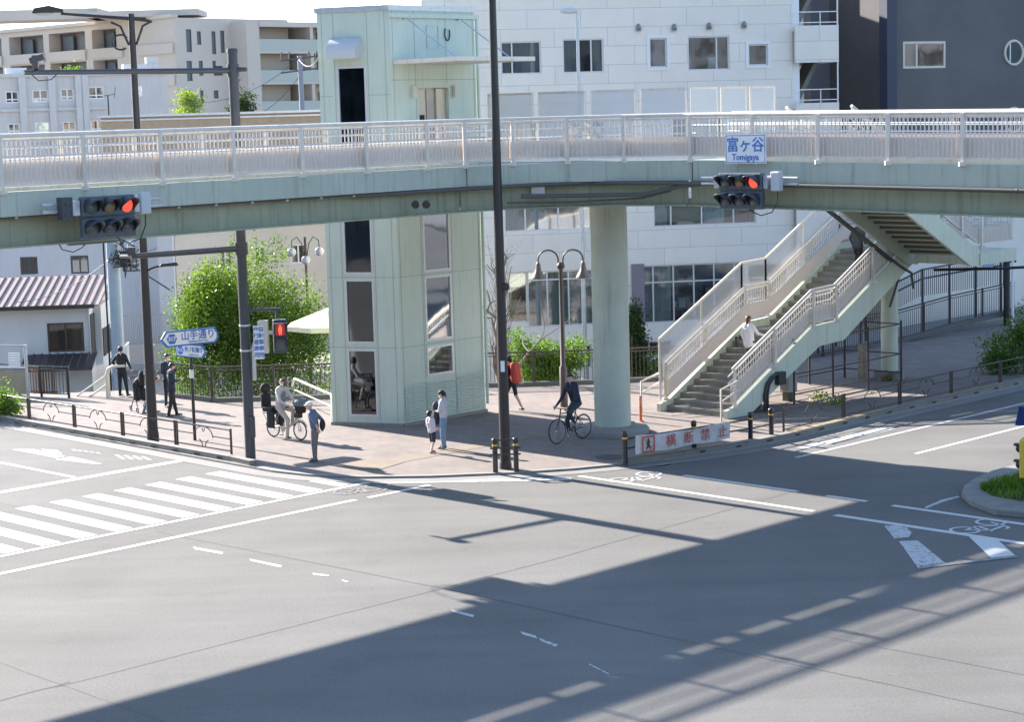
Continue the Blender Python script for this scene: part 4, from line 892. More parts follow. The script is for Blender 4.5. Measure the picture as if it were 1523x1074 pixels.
# --- long low tan roofed building
p = PY(150, 180, 118); F7 = Face((p.x, p.y, 0), R(6)); TBd = bthing('low_building', 'low tan walled building with a pale roof edge behind the railings at left', 'building', F7)
z7 = F7.px(300, 171)[1]; x7 = F7.px(490, 171)[0]
g = MB(); g.box(0, x7, 0, 12, -2.6, z7); g.build('wall', mat('tan_wall', (.36, .28, .20), .8, var=.15), TBd)
g = MB(); g.box(-.2, x7+.2, -.25, 12, z7+.003, z7+.14); g.box(0, x7, -.1, -.005, z7-.22, z7-.12); g.build('roof_edge', M_STEEL, TBd)
# --- grey blue rendered building behind the small house
p = PY(-30, 450, 90); F8 = Face((p.x, p.y, 0), R(4)); GB = bthing('rendered_building', 'pale blue grey rendered building with small square windows above the red roofed house', 'building', F8)
h8 = [F8.rect(*w) for w in ((-30, 384, -6, 410), (30, 382, 56, 408), (105, 380, 132, 407), (182, 378, 204, 404))]
x8 = F8.px(243, 400)[0]
M_BR = mat('blue_grey_render', (.42, .45, .50), .8, var=.08, scale=.4, dirt=.15)
facade(GB, 0, x8, -2.6, 4.6, h8, M_BR, back=5)
for h in h8: window(GB, h, cols=(.5,), y=.12, fw=.07, fm=M_NAVYP, gm=M_GLASSD)
g = MB(); g.box(-.2, x8+.2, -.25, 5, 4.603, 4.8); g.build('parapet', M_BR, GB)
g = MB(); x, z = F8.px(252, 400); g.box(x-.35, x+.35, -1.5, -.8, -2.6, 5); g.build('pier', M_BR, GB)
g = MB(); a = F8.px(185, 400)[0]; b = F8.px(262, 400)[0]
for i in range(30): x = a+(b-a)*i/29; g.box(x-.015, x+.015, -3.0, -2.97, -1.0, .25)
g.box(a, b, -3.02, -2.95, .25, .31); g.box(a, b, -3.3, -2.9, -1.9, -1.0); g.build('terrace_rail', mat('terrace_grey', (.28, .29, .31), .6), GB)
# --- beige building behind the tree
p = PY(262, 400, 104); F9 = Face((p.x, p.y, 0), R(2)); BB = bthing('beige_building', 'beige building with a ribbed green top band, half hidden by the leafy tree', 'building', F9)
h9 = [F9.rect(*w) for w in ((432, 363, 455, 392), (378, 366, 395, 395), (325, 370, 345, 400))]; x9 = F9.px(500, 400)[0]
facade(BB, 0, x9, -2.6, F9.px(400, 330)[1], h9, mat('beige_render', (.42, .40, .35), .8, var=.1, scale=.5), back=5)
for h in h9: window(BB, h, cols=(.5,), y=.12, fw=.08)
g = MB(); zt = F9.px(400, 330)[1]; x = F9.px(395, 330)[0]; g.box(x, x9, -.3, 2, zt+.003, zt+1.1); g.box(0, x-.3, -.1, 1, zt+.003, zt+.9)
g.build('top_band', mat('green_band', (.16, .20, .17), .6), BB)
# --- small house with a red brown metal roof
p = PY(-40, 500, 75.5); F10 = Face((p.x, p.y, 0), R(3)); HS = bthing('house', 'small white house with a red brown standing seam roof at the left edge', 'house', F10)
M_HW = mat('house_wall', (.55, .58, .60), .85, var=.08, scale=.6)
xh = F10.px(133, 500)[0]; hh = [F10.rect(71, 480, 125, 523)]
ze = F10.px(100, 452)[1]
facade(HS, 0, xh, -2.6, ze, hh, M_HW); wv = window(HS, hh[0], cols=(.5,), y=.02, fw=.07, fm=M_BROWN, gm=M_GLASSD)
g = MB(); a, b, c, d = hh[0]; g.box(a+.12, a+.4, .2, .24, b+.05, d-.1); g.box(c-.75, c-.45, .2, .24, b+.05, d-.1); g.build('shutter', mat('brown_curtain', (.16, .07, .04), .7), wv)
g = MB(); g.quad((xh, 0, -2.6), (xh, 4.5, -2.6), (xh, 4.5, ze+.5), (xh, 0, ze)); g.box(xh+.003, xh+.3, 1.2, 3.6, -.6, ze-.2); g.box(0, xh, 4.4, 4.5, -2.6, ze); g.build('side_wall', M_HW, HS)
g = MB(); g.box(xh+.3, xh+.34, 1.3, 2.2, -.3, .8); g.box(xh+.3, xh+.34, 2.4, 3.4, -.3, .8); g.build('side_window', M_DARK, HS)
g = MB(); g.box(xh+.3, xh+.9, .8, 4.2, -1.0, -.9); g.beam((xh+.9, .8, -.1), (xh+.9, 4.2, -.1), .05, .05)
for i in range(12): g.box(xh+.88, xh+.91, .8+i*.3, .83+i*.3, -.95, -.1)
g.build('balcony', M_WHITE, HS)
def seam_roof(par, x0, x1, y0, z0, y1, z1, m, n, th=.07):
    g = MB(); g.add([(x0, y0, z0), (x1, y0, z0), (x1, y1, z1), (x0, y1, z1), (x0, y0, z0-th), (x1, y0, z0-th), (x1, y1, z1-th), (x0, y1, z1-th)], [(0, 1, 2, 3), (7, 6, 5, 4), (0, 4, 5, 1), (1, 5, 6, 2), (2, 6, 7, 3), (3, 7, 4, 0)])
    g.mi = 1
    for i in range(n+1): x = x0+(x1-x0)*i/n; g.beam((x, y0, z0+.03), (x, y1, z1+.03), .035, .06)
    return g.build('roof', [m, mat('roof_seam', (.09, .06, .055), .5)], par)
M_RR = mat('red_brown_metal_roof', (.40, .29, .24), .45, var=.12, metal=.2)
zr = F10.px(100, 416)[1]
seam_roof(HS, -.5, xh+.55, -.6, ze+.0, 3.2, ze+.86, M_RR, 18)
g = MB(); g.add([(-.5, 3.21, ze+.87), (xh+.55, 3.21, ze+.87), (xh+.35, 5, ze+.5), (-.5, 5, ze+.5)], [(0, 1, 2, 3)]); g.build('rear_roof', M_RR, HS); g = MB(); g.box(-.5, xh+.35, -.68, -.58, ze-.14, ze+.02); g.build('eaves', M_BLACK, HS)
sr = seam_roof(HS, F10.px(40, 540)[0], F10.px(146, 540)[0], -1.5, F10.px(90, 552)[1]+.25, -.01, F10.px(90, 530)[1]+.1, mat('dark_metal_roof', (.06, .06, .065), .4, metal=.3), 9)
g = MB(); x, z = F10.px(132, 460); g.tube([(x, -.1, ze), (x, -.1, -2.4)], .035, 6); g.build('downpipe', M_STEEL, HS)

# ================================================================== trees and plants
def leaf_cloud(clumps, n, size, seed, droop=0.0, flat=.6):
    r = np.random.default_rng(seed); ws = np.array([c[3]*c[4]*c[5] for c in clumps])**(2/3); ws /= ws.sum()
    V = []
    for c, w in zip(clumps, ws):
        k = int(n*w); d = r.normal(size=(k, 3)); d /= np.linalg.norm(d, axis=1)[:, None]
        rad = r.uniform(.25, 1, k)**.45*(1+.22*r.normal(size=k)); p = d*rad[:, None]*np.array(c[3:6])+np.array(c[:3])
        # small-scale clustering: pull towards random twig centres
        tc = p[r.integers(0, k, max(1, k//14))]; near = tc[r.integers(0, len(tc), k)]; m_ = r.random(k) < .75
        p = np.where(m_[:, None], near+r.normal(size=(k, 3))*size*2.2*np.array([1, 1, .8+droop*2])-np.array([0, 0, droop])*r.random((k, 1)), p)
        a = r.normal(size=(k, 3)); a /= np.linalg.norm(a, axis=1)[:, None]; b = np.cross(a, r.normal(size=(k, 3))); b /= np.linalg.norm(b, axis=1)[:, None]
        s_ = size*r.uniform(.6, 1.25, (k, 1)); q_ = np.stack([p-a*s_, p-b*s_*flat, p+a*s_, p+b*s_*flat], 1); V.append(q_)
    return np.concatenate(V)
def leaves_obj(name, Q, m, parent):
    k = len(Q); me = bpy.data.meshes.new(name); me.vertices.add(4*k); me.vertices.foreach_set('co', Q.reshape(-1).astype(np.float32))
    me.loops.add(4*k); me.loops.foreach_set('vertex_index', np.arange(4*k, dtype=np.int32)); me.polygons.add(k)
    me.polygons.foreach_set('loop_start', np.arange(0, 4*k, 4, dtype=np.int32)); me.polygons.foreach_set('loop_total', np.full(k, 4, dtype=np.int32))
    me.materials.append(m); me.update(); me.validate(); o = bpy.data.objects.new(name, me); C.objects.link(o); o.parent = parent; return o
def limbs(mb, p, d, L, r, depth, rr, gnarl=.35, up=.3):
    pts = [Vector(p)]; rs = [r]; n = 4; d = Vector(d).normalized()
    for i in range(n):
        d = (d+Vector(rr.normal(size=3))*gnarl*.35+Vector((0, 0, up*.12))).normalized(); pts.append(pts[-1]+d*L/n); rs.append(r*(1-.45*(i+1)/n))
    mb.tube(pts, rs, 7)
    if depth > 0:
        for k in range(rr.integers(2, 4)):
            nd = (d+Vector(rr.normal(size=3))*.75+Vector((0, 0, .2))).normalized(); limbs(mb, pts[-1-(k % 2)], nd, L*.68, rs[-1-(k % 2)]*.72, depth-1, rr, gnarl, up)
M_BARK = mat('bark', (.12, .095, .075), .9, var=.25, scale=6, bump=.5, bscale=18)
M_BARKG = mat('grey_bark', (.20, .17, .15), .9, var=.25, scale=6, bump=.5, bscale=18)
L_BR = leaf_mat('leaf_bright', (.055, .13, .015), (.16, .27, .03), .5)
L_MID = leaf_mat('leaf_mid', (.028, .070, .012), (.17, .27, .04), .5)
L_DK = leaf_mat('leaf_dark', (.015, .035, .012), (.05, .09, .02), .25)
L_YG = leaf_mat('leaf_yellow_green', (.10, .17, .02), (.26, .33, .06), .5)
def plant(name, label, cat, base, clumps, n, size, m, seed, trunk=None, droop=0, bark=None, group=None):
    T = thing(name, label, cat, base, 0, group); rr = np.random.default_rng(seed)
    g = MB()
    if trunk: 
        H_, r_, dep = trunk; limbs(g, (0, 0, 0), (0, 0, 1), H_, r_, dep, rr); g.build('trunk', bark or M_BARK, T, smooth=True)
    leaves_obj('crown' if trunk else 'foliage', leaf_cloud(clumps, n, size, seed, droop), m, T)
    return T
def blobs(c, R_, n, seed, rs=(.35, .6)):
    r = np.random.default_rng(seed); out = []
    for i in range(n):
        d = r.normal(size=3); d /= np.linalg.norm(d); k = r.uniform(.3, .85); s_ = r.uniform(*rs); out.append((c[0]+d[0]*R_[0]*k, c[1]+d[1]*R_[1]*k, c[2]+d[2]*R_[2]*k, R_[0]*s_, R_[1]*s_, R_[2]*s_))
    return out
# big leafy tree behind the left railing
b = PY(372, 600, 68.5); base = (b.x, b.y, -2.6)
cl = blobs((-.05, 0, 4.3), (2.7, 2.0, 2.65), 30, 5, (.28, .48))+[(-1.7, 0, 5.2, 1.0, .9, 1.0), (-2.2, 0, 3.6, .7, .8, 1.5), (2.2, -.2, 4.6, .8, .8, 1.1), (-.9, 0, 6.3, .9, .8, .6)]+[(1.7, -.2, 3.6, 1.2, 1.1, 1.3), (-1.9, 0, 3.3, .9, 1, 1.4), (2.3, 0, 2.9, .9, .9, 1.5), (-1.2, 0, 5.2, 1.2, 1.0, 1.0), (.2, 0, 5.7, 1.1, 1.0, .9), (1.5, 0, 4.9, 1.1, 1, 1.1), (-2.1, 0, 2.6, .9, .9, 1.6), (2.0, 0, 3.9, .9, .9, 1.0), (0, -.6, 1.2, 2.4, 1, 1.0), (.4, .2, 6.6, .5, .5, .8), (1.2, .1, 7.0, .35, .4, .6), (-.2, 0, 7.1, .3, .3, .5), (-1.3, 0, 5.8, .7, .7, .6), (0, -.8, 2.2, 2.2, 1.0, 1.2)]
plant('willow_tree', 'broad bright green tree with drooping sprays behind the left railing', 'tree', base, cl, 66000, .052, L_MID, 11, trunk=(2.4, .22, 2), droop=.38)
# bushes behind the middle railing
b = PY(815, 560, 66.5)
plant('shrub', 'light green leafy shrub behind the railing between the tall pole and the round column', 'shrub', (b.x, b.y, -2.6), blobs((-.1, 0, 2.7), (1.5, .9, 1.2), 12, 3)+[(-1.1, 0, 3.4, .5, .5, .7), (.9, 0, 3.2, .6, .5, .6)], 15000, .05, L_BR, 12, trunk=(1.6, .08, 2))
b = PY(970, 560, 69)
plant('hedge', 'low bright hedge behind the railing to the right of the round column', 'hedge', (b.x, b.y, -2.6), [(.0, 0, 2.0, 1.0, .7, .8), (.8, 0, 1.7, .8, .6, .7), (-.8, 0, 1.9, .7, .6, .9)], 9000, .05, L_BR, 13)
b = PY(946, 560, 68)
plant('cypress', 'slim dark evergreen rising beside the round column', 'tree', (b.x, b.y, -2.6), [(0, 0, 2.6+i*.35, .46-.04*i, .45, .5) for i in range(6)], 7000, .045, L_DK, 14, trunk=(2.6, .07, 1))
# pollarded bare tree
b = PY(746, 572, 64.5); T = thing('bare_tree', 'leafless pollarded tree with knobbly branches beside the lift tower', 'tree', (b.x, b.y, -2.6))
g = MB(); rr = np.random.default_rng(21)
g.tube([(0, 0, 0), (-.03, 0, 1.2), (.02, 0, 2.3), (-.1, 0, 3.2), (-.05, 0, 4.4), (.1, 0, 5.3), (.12, 0, 6.4)], [.21, .19, .17, .14, .11, .08, .05], 9)
g.build('trunk', M_BARKG, T, smooth=True)
g = MB()
for (x, z, dx, dz_, L) in ((-.08, 3.3, -.35, 1, 1.5), (-.05, 4.0, .45, .8, 1.0), (0, 4.6, -.6, .8, 1.3), (.05, 5.1, .5, 1, .9), (-.5, 4.7, .1, 1, .7), (.1, 2.4, .5, 1, 1.9), (-.05, 2.6, -.45, .9, 1.2), (.12, 5.6, -.45, .8, .8), (.1, 6.3, .25, .8, .5), (0, 2.9, .7, .6, .9)): limbs(g, (x, 0, z), (dx, rr.normal()*.4, dz_), L, .055, 1, rr, .5)
for i in range(60):
    z = rr.uniform(2.4, 6.6); a = rr.uniform(-1, 1); g.tube([(a*.25, rr.normal()*.1, z), (a*.55+rr.normal()*.15, rr.normal()*.3, z+.5), (a*.9+rr.normal()*.2, rr.normal()*.4, z+1.0)], [.010, .007, .004], 4)
g.build('branches', M_BARKG, T, smooth=True)
# others
b = P(1512, 556); plant('shrub', 'round dark green shrub by the guard rail at the right edge', 'shrub', (b.x, b.y, .05), [(0, .4, .7, 1.0, .9, .7), (.7, .5, 1.3, .8, .8, .8), (-.5, .2, .4, .6, .6, .4)], 9000, .045, L_MID, 15, trunk=(.5, .05, 2))
b = P(2, 622); plant('hedge', 'clipped green hedge behind the guard rail at the left edge', 'hedge', (b.x, b.y, .05), [(-.3, 0, .5, .8, .6, .45), (.2, .2, .3, .4, .5, .3)], 5000, .04, L_BR, 16)
b = PY(100, 105, 165); plant('garden_tree', 'small green tree peeping over the roof of the long white block', 'tree', (b.x, b.y, 4), blobs((0, 0, 8.4), (2.0, 2, 1.2), 7, 8)+[(.2, 0, 8.3, 2.0, 1.5, .8)], 4500, .12, L_BR, 17, trunk=(4.5, .3, 0))
b = PY(284, 170, 130); plant('topiary_tree', 'yellow green rounded tree standing before the distant apartment block', 'tree', (b.x, b.y, -2.6), [(0, 0, 12.3, .95, .9, 1.1), (.05, 0, 11.2, 1.1, 1, .9), (-.2, 0, 13.0, .6, .6, .5), (1.2, .3, 11.2, .6, .6, .5)], 5500, .075, L_YG, 18, trunk=(9, .25, 0))
b = PY(366, 170, 150); plant('dark_tree', 'dark bluish tree beside the thick signal pole in front of the apartment block', 'tree', (b.x, b.y, -2.6), blobs((0, 0, 12.2), (1.3, 1, 2.0), 6, 9), 3500, .10, L_DK, 19, trunk=(9, .25, 0))
b = PY(427, 168, 150); plant('roof_shrub', 'small dark shrub on the pale roof edge below the utility pole', 'shrub', (b.x, b.y, 8.0), [(0, 0, .9, 1.0, .5, .4)], 800, .08, L_DK, 20)
# corner island with its planting
isl = [P(u, v, 0) for u, v in ((1430, 742), (1434, 731), (1450, 720), (1475, 709), (1523, 696))]+[P(1640, 690, 0), P(1640, 786, 0), P(1523, 772, 0), P(1480, 768, 0), P(1445, 755, 0)]
g = MB(); g.prism(isl, 0, .15); struct(g.build('traffic_island', M_KERB, bevel=.03))
ins = [P(u, v, .15) for u, v in ((1459, 727), (1480, 716), (1523, 704), (1620, 690), (1620, 752), (1523, 746), (1475, 738))]
g = MB(); g.sheet(ins, .156); struct(g.build('planting_soil', mat('soil', (.07, .05, .035), .95, var=.4, scale=8, bump=.6)))
cx_, cy_ = P(1500, 724, .15)[:2]; r = np.random.default_rng(4); bl = []
for i in range(2600):
    u = r.uniform(1460, 1600); vlo = np.interp(u, (1459, 1480, 1523, 1620), (727, 716, 704, 690)); vhi = np.interp(u, (1459, 1475, 1523, 1620), (727, 738, 746, 752)); v = r.uniform(vlo, vhi)
    if r.random() < .5 and v > (vlo+vhi)/2+2: continue
    p = P(u, v, .156); h = r.uniform(.04, .16); a = r.uniform(0, 6.28); dx, dy = math.cos(a)*.02, math.sin(a)*.02; lx, ly = r.normal(size=2)*.05
    bl.append([(p.x-dx, p.y-dy, .156), (p.x+dx, p.y+dy, .156), (p.x+lx+dx*.3, p.y+ly, .156+h), (p.x+lx-dx*.3, p.y+ly, .156+h)])
E_ = bpy.data.objects.new('tmp', None); o = leaves_obj('grass', np.array(bl), L_MID, None); o['kind'] = 'stuff'; bpy.data.objects.remove(E_)
# weeds near the fenced enclosure
for u, v, k in ((1222, 597, 1), (1245, 603, 2), (1322, 566, 3)):
    p = P(u, v); plant('weed', ['tuft of weeds before the open metal frame, left one', 'tuft of weeds before the open metal frame, nearer the guard rail', 'tuft of weeds at the foot of the thin stair column'][k-1], 'weed', (p.x, p.y, .05), [(0, 0, .12, .22, .2, .12)], 160, .045, L_YG, 30+k)
# ================================================================== poles, lamps and signals
# thick signal pole with two arms
b = P(373, 688); SP = thing('signal_pole', 'thick dark blue signal pole with two mast arms by the left guard rail', 'signal pole', (b.x, b.y, .05))
ang = math.atan2(-1.83, -2.4)
g = MB(); g.tube([(0, 0, 0), (0, 0, 10.55)], [.135, .125], 16); g.lathe([(.15, 10.5), (.13, 10.6)], n=16); g.build('pole', M_NAVYP, SP, smooth=True)
def arm(par, name, z, L, r=.07, a=ang, rise=0): 
    g = MB(); g.tube([(0, 0, z), (math.cos(a)*L, math.sin(a)*L, z+rise)], [r, r*.8], 10); g.lathe([(r*2.0, z-.16), (r*2.0, z+.16)], n=14); return g.build(name, M_NAVYP, par, smooth=True)
lz = zat(107, 340, b)-.05
A1 = arm(SP, 'mast_arm', 10.05, 5.6, .075); A2 = arm(SP, 'mast_arm', 5.55, 3.1, .085)
e = (math.cos(ang)*5.4, math.sin(ang)*5.4)
g = MB(); g.cbox((e[0]*.98, e[1]*.98, 10.3), (.14, .14, .3)); g.beam((e[0]*.96-.22, e[1]*.96, 10.32), (e[0]*.96+.12, e[1]*.96, 10.42), .2, .14); g.build('traffic_camera', M_NAVYP, SP, bevel=.01)
g = MB(); g.tube([(e[0], e[1], 10.0), (e[0]+.15, e[1], 9.85), (e[0]+.45, e[1], 9.87), (e[0]+.6, e[1]+.1, 10.02)], .014, 6); g.build('cable', M_CABLE, SP)
g = MB(); g.tube([(0, 0, 10.07), (.35, -.1, 10.07)], .06, 8); g.build('arm_clamp', M_NAVYP, SP); g = MB(); g.cbox((-.35, -.1, 10.05), (.22, .2, .24)); g.build('clamp_box', M_NAVYP, SP)
g = MB(); g.cbox((.1, -.13, .95), (.14, .12, .55)); g.build('hand_hole_box', M_NAVYP, SP, bevel=.01)
g = MB(); 
for z in (2.9, 3.55): g.lathe([(.15, z), (.15, z+.05)], n=14)
g.build('band', M_STEEL, SP)
# end of the lower arm: sensor and bundled cable
e = Vector((math.cos(ang)*3.05, math.sin(ang)*3.05, 5.55)); g = MB(); g.tube([e, e+Vector((-.35, .35, -.02))], .05, 8); g.cbox(e+Vector((0, 0, .12)), (.2, .18, .2)); g.build('arm_sensor', M_NAVYP, SP)
# pedestrian signal on a side arm
g = MB(); g.tube([(0, 0, 3.97), (.95, -.1, 3.97)], .04, 8); g.tube([(.85, -.1, 3.97), (.85, -.1, 3.75)], .035, 8); g.build('signal_arm', M_NAVYP, SP, smooth=True)
PS_ = part('pedestrian_signal', SP, (.93, -.2, 2.85), R(12))
g = MB(); g.box(-.17, .17, 0, .22, 0, .86); g.build('housing', M_HOOD, PS_, bevel=.02)
g = MB(); g.box(-.12, .12, -.012, -.004, .46, .76); g.build('stop_lens', mat('red_lens_dim', (.35, .04, .03), .3, emit=((1, .08, .05), .02)), PS_)
g = MB(); g.ball((0, -.02, .70), (.03, .012, .035), 8, 6); g.box(-.045, .045, -.03, -.013, .54, .67); g.box(-.035, -.008, -.03, -.013, .47, .54); g.box(.008, .035, -.03, -.013, .47, .54); g.build('red_figure', mat('red_figure_lit', (.8, .1, .05), .4, emit=((1, .14, .08), .17)), PS_)
g = MB(); g.box(-.12, .12, -.012, -.004, .08, .38); g.build('walk_lens', M_OFF[2], PS_)
g = MB(); 
for z in (.80, .40): g.add([(-.17, 0, z), (.17, 0, z), (.17, -.2, z-.02), (-.17, -.2, z-.02), (-.17, 0, z-.3), (.17, 0, z-.3)], [(0, 1, 2, 3), (0, 3, 4), (1, 5, 2)])
g.build('hood', M_HOOD, PS_)
pl = part('sign_plate', SP, (.38, -.26, 2.72), R(8))
g = MB(); g.box(-.13, .13, 0, .02, 0, .86); g.build('plate', M_WHITE, pl); 
for i, ch in enumerate('歩行者専用'): text_mesh('lettering', ch, .145, M_BLUE, pl, stand(-.06, -.006, .76-i*.165), bold=.003)
for i, ch in enumerate('自転車専用'): text_mesh('lettering', ch, .145, M_BLUE, pl, stand(.065, -.006, .76-i*.165), bold=.003)
g = MB(); g.box(.35, .62, -.22, -.02, 2.85, 3.7); g.build('signal_back_plate', mat('cream_plate', (.55, .52, .46), .6), SP, bevel=.03)
g = MB(); g.tube([(.2, -.05, 2.15), (.22, -.1, 3.0), (.3, -.14, 3.25), (.5, -.15, 3.38), (.85, -.15, 3.40)], .055, 8); g.build('bent_pipe', mat('bent_pipe_grey', (.5, .5, .48), .5), SP, smooth=True)

# street lamp pole of the left road
b = P(228, 660); SL_ = thing('street_lamp', 'dark brown street lamp with a long arm and scroll bracket behind the left guard rail', 'street lamp', (b.x, b.y, .05))
ht = zat(20, 190, b)-.05
g = MB(); g.tube([(0, 0, 0), (0, 0, 4.5), (0, 0, ht)], [.15, .115, .085], 14); g.lathe([(.17, 0), (.17, .25), (.15, .4)], n=14); g.build('pole', M_BLACK, SL_, smooth=True)
k = 53.5/2900
def LX(u, v): return ((u-190)*k+.0, (20-v)*k+ht)        # bracket plane coordinates
a0, z0 = LX(190, 27); a1, z1 = LX(88, 17)
g = MB(); g.tube([(a0+.4, 0, z0-.02), (a0, 0, z0), (a1, .0, z1)], [.05, .05, .035], 8); x, z = LX(217, 30); g.tube([(0, 0, z0), (x, 0, z-.02)], .04, 8); g.build('arm', M_BLACK, SL_, smooth=True)
g = MB()
for sgn in (-1, 1): g.tube([(sgn*.55, 0, z0-.08), (sgn*.3, 0, z0-.2), (sgn*.1, 0, z0-.7)], .035, 6)
g.tube([(-.1-.22+.22*math.cos(t), 0, z0-.62+.2*math.sin(t)) for t in np.linspace(.6, 5.4, 14)], .028, 6); g.build('scroll', M_BLACK, SL_, smooth=True)
LH = part('lamp_head', SL_, (a1-.35, 0, z1+.03)); g = MB(); g.add([(-.42, -.14, .0), (.42, -.10, 0), (.42, .10, 0), (-.42, .14, 0), (-.36, -.12, .13), (.05, -.12, .19), (.42, -.05, .09), (.42, .05, .09), (.05, .12, .19), (-.36, .12, .13)], [(3, 2, 1, 0), (0, 1, 6, 5, 4), (2, 3, 9, 8, 7), (0, 4, 9, 3), (1, 2, 7, 6), (4, 5, 8, 9), (5, 6, 7, 8)]); g.build('lamp_shade', M_BLACK, LH, bevel=.02)
g = MB(); g.ball((-.12, 0, -.01), (.26, .11, .06), 12, 6); g.build('lens', mat('lamp_lens', (.5, .5, .46), .15), LH, smooth=True)
g = MB(); g.tube([(0, 0, 4.75), (.2, -.1, 4.85), (.35, -.15, 4.9), (.75, -.3, 4.95)], .03, 6); g.build('foot_lamp_arm', M_BLACK, SL_, smooth=True)
g = MB(); g.add([(.45, -.28, 4.9), (1.0, -.4, 4.93), (1.0, -.24, 4.93), (.45, -.12, 4.9), (.5, -.25, 4.99), (.95, -.37, 5.03), (.95, -.27, 5.03), (.5, -.16, 4.99)], [(3, 2, 1, 0), (4, 5, 6, 7), (0, 1, 5, 4), (1, 2, 6, 5), (2, 3, 7, 6), (3, 0, 4, 7)]); g.build('foot_lamp', M_BLACK, SL_, bevel=.02)
# tall dark pole in the middle
b = P(752, 697); TP = thing('street_lamp', 'tallest dark pole, rising through the whole view between the two bollards at the corner', 'street lamp', (b.x, b.y, .05))
g = MB(); g.tube([(0, 0, 0), (0, 0, 5), (0, 0, 12.9)], [.135, .118, .085], 16); g.lathe([(.155, 0), (.155, .12), (.135, .2)], n=16); g.build('pole', M_BLACK, TP, smooth=True)
g = MB(); g.tube([(0, 0, 12.7), (-1.6*q, -1.6*q, 13.0)], .04, 8); g.build('arm', M_BLACK, TP, smooth=True); g = MB(); g.ball((-1.9*q, -1.9*q, 13.02), (.3, .3, .09), 12, 6); g.build('lamp_head', M_BLACK, TP, smooth=True)
g = MB(); g.ball((.13, -.1, 4.55), (.10, .10, .10), 12, 8); g.tube([(0, 0, 4.55), (.13, -.1, 4.55)], .03, 6); g.build('dome_camera', M_BLACK, TP, smooth=True)
g = MB(); g.box(-.05, .05, -.145, -.135, 2.45, 2.72); g.build('notice_plate', M_WHITE, TP)
# twin gooseneck lamp
b = P(839, 605); TL = thing('twin_lamp', 'brown post with two bell shaped lamps on swan necks left of the round column', 'lamp post', (b.x, b.y, .05), R(-4))
zt = zat(395, 834, b)
g = MB(); g.tube([(0, 0, 0), (0, 0, 1.2), (0, 0, 1.25), (0, 0, zt)], [.12, .115, .075, .06], 12); g.lathe([(.09, zt-.15), (.12, zt-.1), (.12, zt-.03), (.06, zt+.05)], n=12); g.build('post', mat('lamp_brown', (.09, .065, .06), .45), TL, smooth=True)
for sgn in (-1, 1):
    pts = [(sgn*.07, 0, zt)]+[(sgn*(.07+.30-.30*math.cos(t)), 0, zt+.12+.30*math.sin(t)) for t in np.linspace(0, math.pi, 12)]+[(sgn*.67, 0, zt-.02)]
    g = MB(); g.tube(pts, .025, 8); nk = g.build('swan_neck', mat('lamp_brown', (.09, .065, .06), .45), TL, smooth=True)
    g = MB(); g.lathe([(.225, -.38), (.225, -.35), (.16, -.24), (.10, -.14), (.075, -.02), (.075, .05), (.03, .12)], (sgn*.67, 0, zt-.05), 20); g.build('lamp_shade', mat('shade_grey_brown', (.17, .15, .14), .4, metal=.3), TL, smooth=True)
# globe lamps far back
b = PY(462, 560, 84); GL = thing('globe_lamp', 'distant lamp post with glass globes beside the lift tower and the leafy tree', 'lamp post', (b.x, b.y, -2.6))
zt = zat(352, 462, b)+2.6
g = MB(); g.tube([(0, 0, 0), (0, 0, zt)], .06, 8); 
for sgn in (-1, 1): g.tube([(0, 0, zt-1.2), (sgn*.15, 0, zt-.3), (sgn*.35, 0, zt), (sgn*.58, 0, zt-.15), (sgn*.6, 0, zt-.45)], .025, 6)
g.build('post', M_BLACK, GL, smooth=True)
for x, z in ((-.6, zt-.65), (.6, zt-.65), (.0, zt-1.0)): g = MB(); g.ball((x, 0, z), .2, 14, 10); g.build('globe', mat('globe_glass', (.35, .36, .38), .12, metal=.4), GL, smooth=True)
# pale lamp post behind the screens
b = PY(861, 140, 70); PL = thing('street_lamp', 'thin pale grey lamp post in front of the white panelled wall above the bridge', 'street lamp', (b.x, b.y, -2.6))
zt = zat(16, 856, b)+2.6
g = MB(); g.tube([(0, 0, 0), (0, 0, zt)], [.10, .06], 10); g.build('pole', M_STEEL, PL, smooth=True); g = MB(); g.ball((-.28, 0, zt+.02), (.34, .14, .11), 14, 8); g.build('lamp_head', mat('pale_lamp_head', (.55, .57, .58), .4), PL, smooth=True)
# far right pole with pale post
b = PY(1497, 505, 76); g_ = thing('signal_pole', 'dark pole with a short cross head standing before the pale wall at the right edge', 'pole', (b.x, b.y, .05))
zt = zat(386, 1497, b); g = MB(); g.tube([(0, 0, 0), (0, 0, zt)], .13, 12); g.build('pole', M_BLACK, g_, smooth=True); g = MB(); g.tube([(-.5, 0, zt-.08), (.35, 0, zt-.08)], .09, 8); g.cbox((-.75, 0, zt-.05), (.35, .2, .2)); g.build('cross_head', M_BLACK, g_); 
g = MB(); g.cbox((-.75, -.11, zt-.3), (.4, .03, .2)); g.build('small_plate', mat('plate_pale_blue', (.3, .42, .6), .5), g_)
b = PY(1506, 505, 75); g_ = thing('post', 'slim pale post beside the dark pole at the right edge', 'post', (b.x, b.y, .05)); zt = zat(388, 1506, b)
g = MB(); g.tube([(0, 0, 0), (0, 0, zt-.1), (-.05, 0, zt), (-.5, 0, zt+.03)], .055, 8); g.build('tube', M_WHITE, g_, smooth=True)
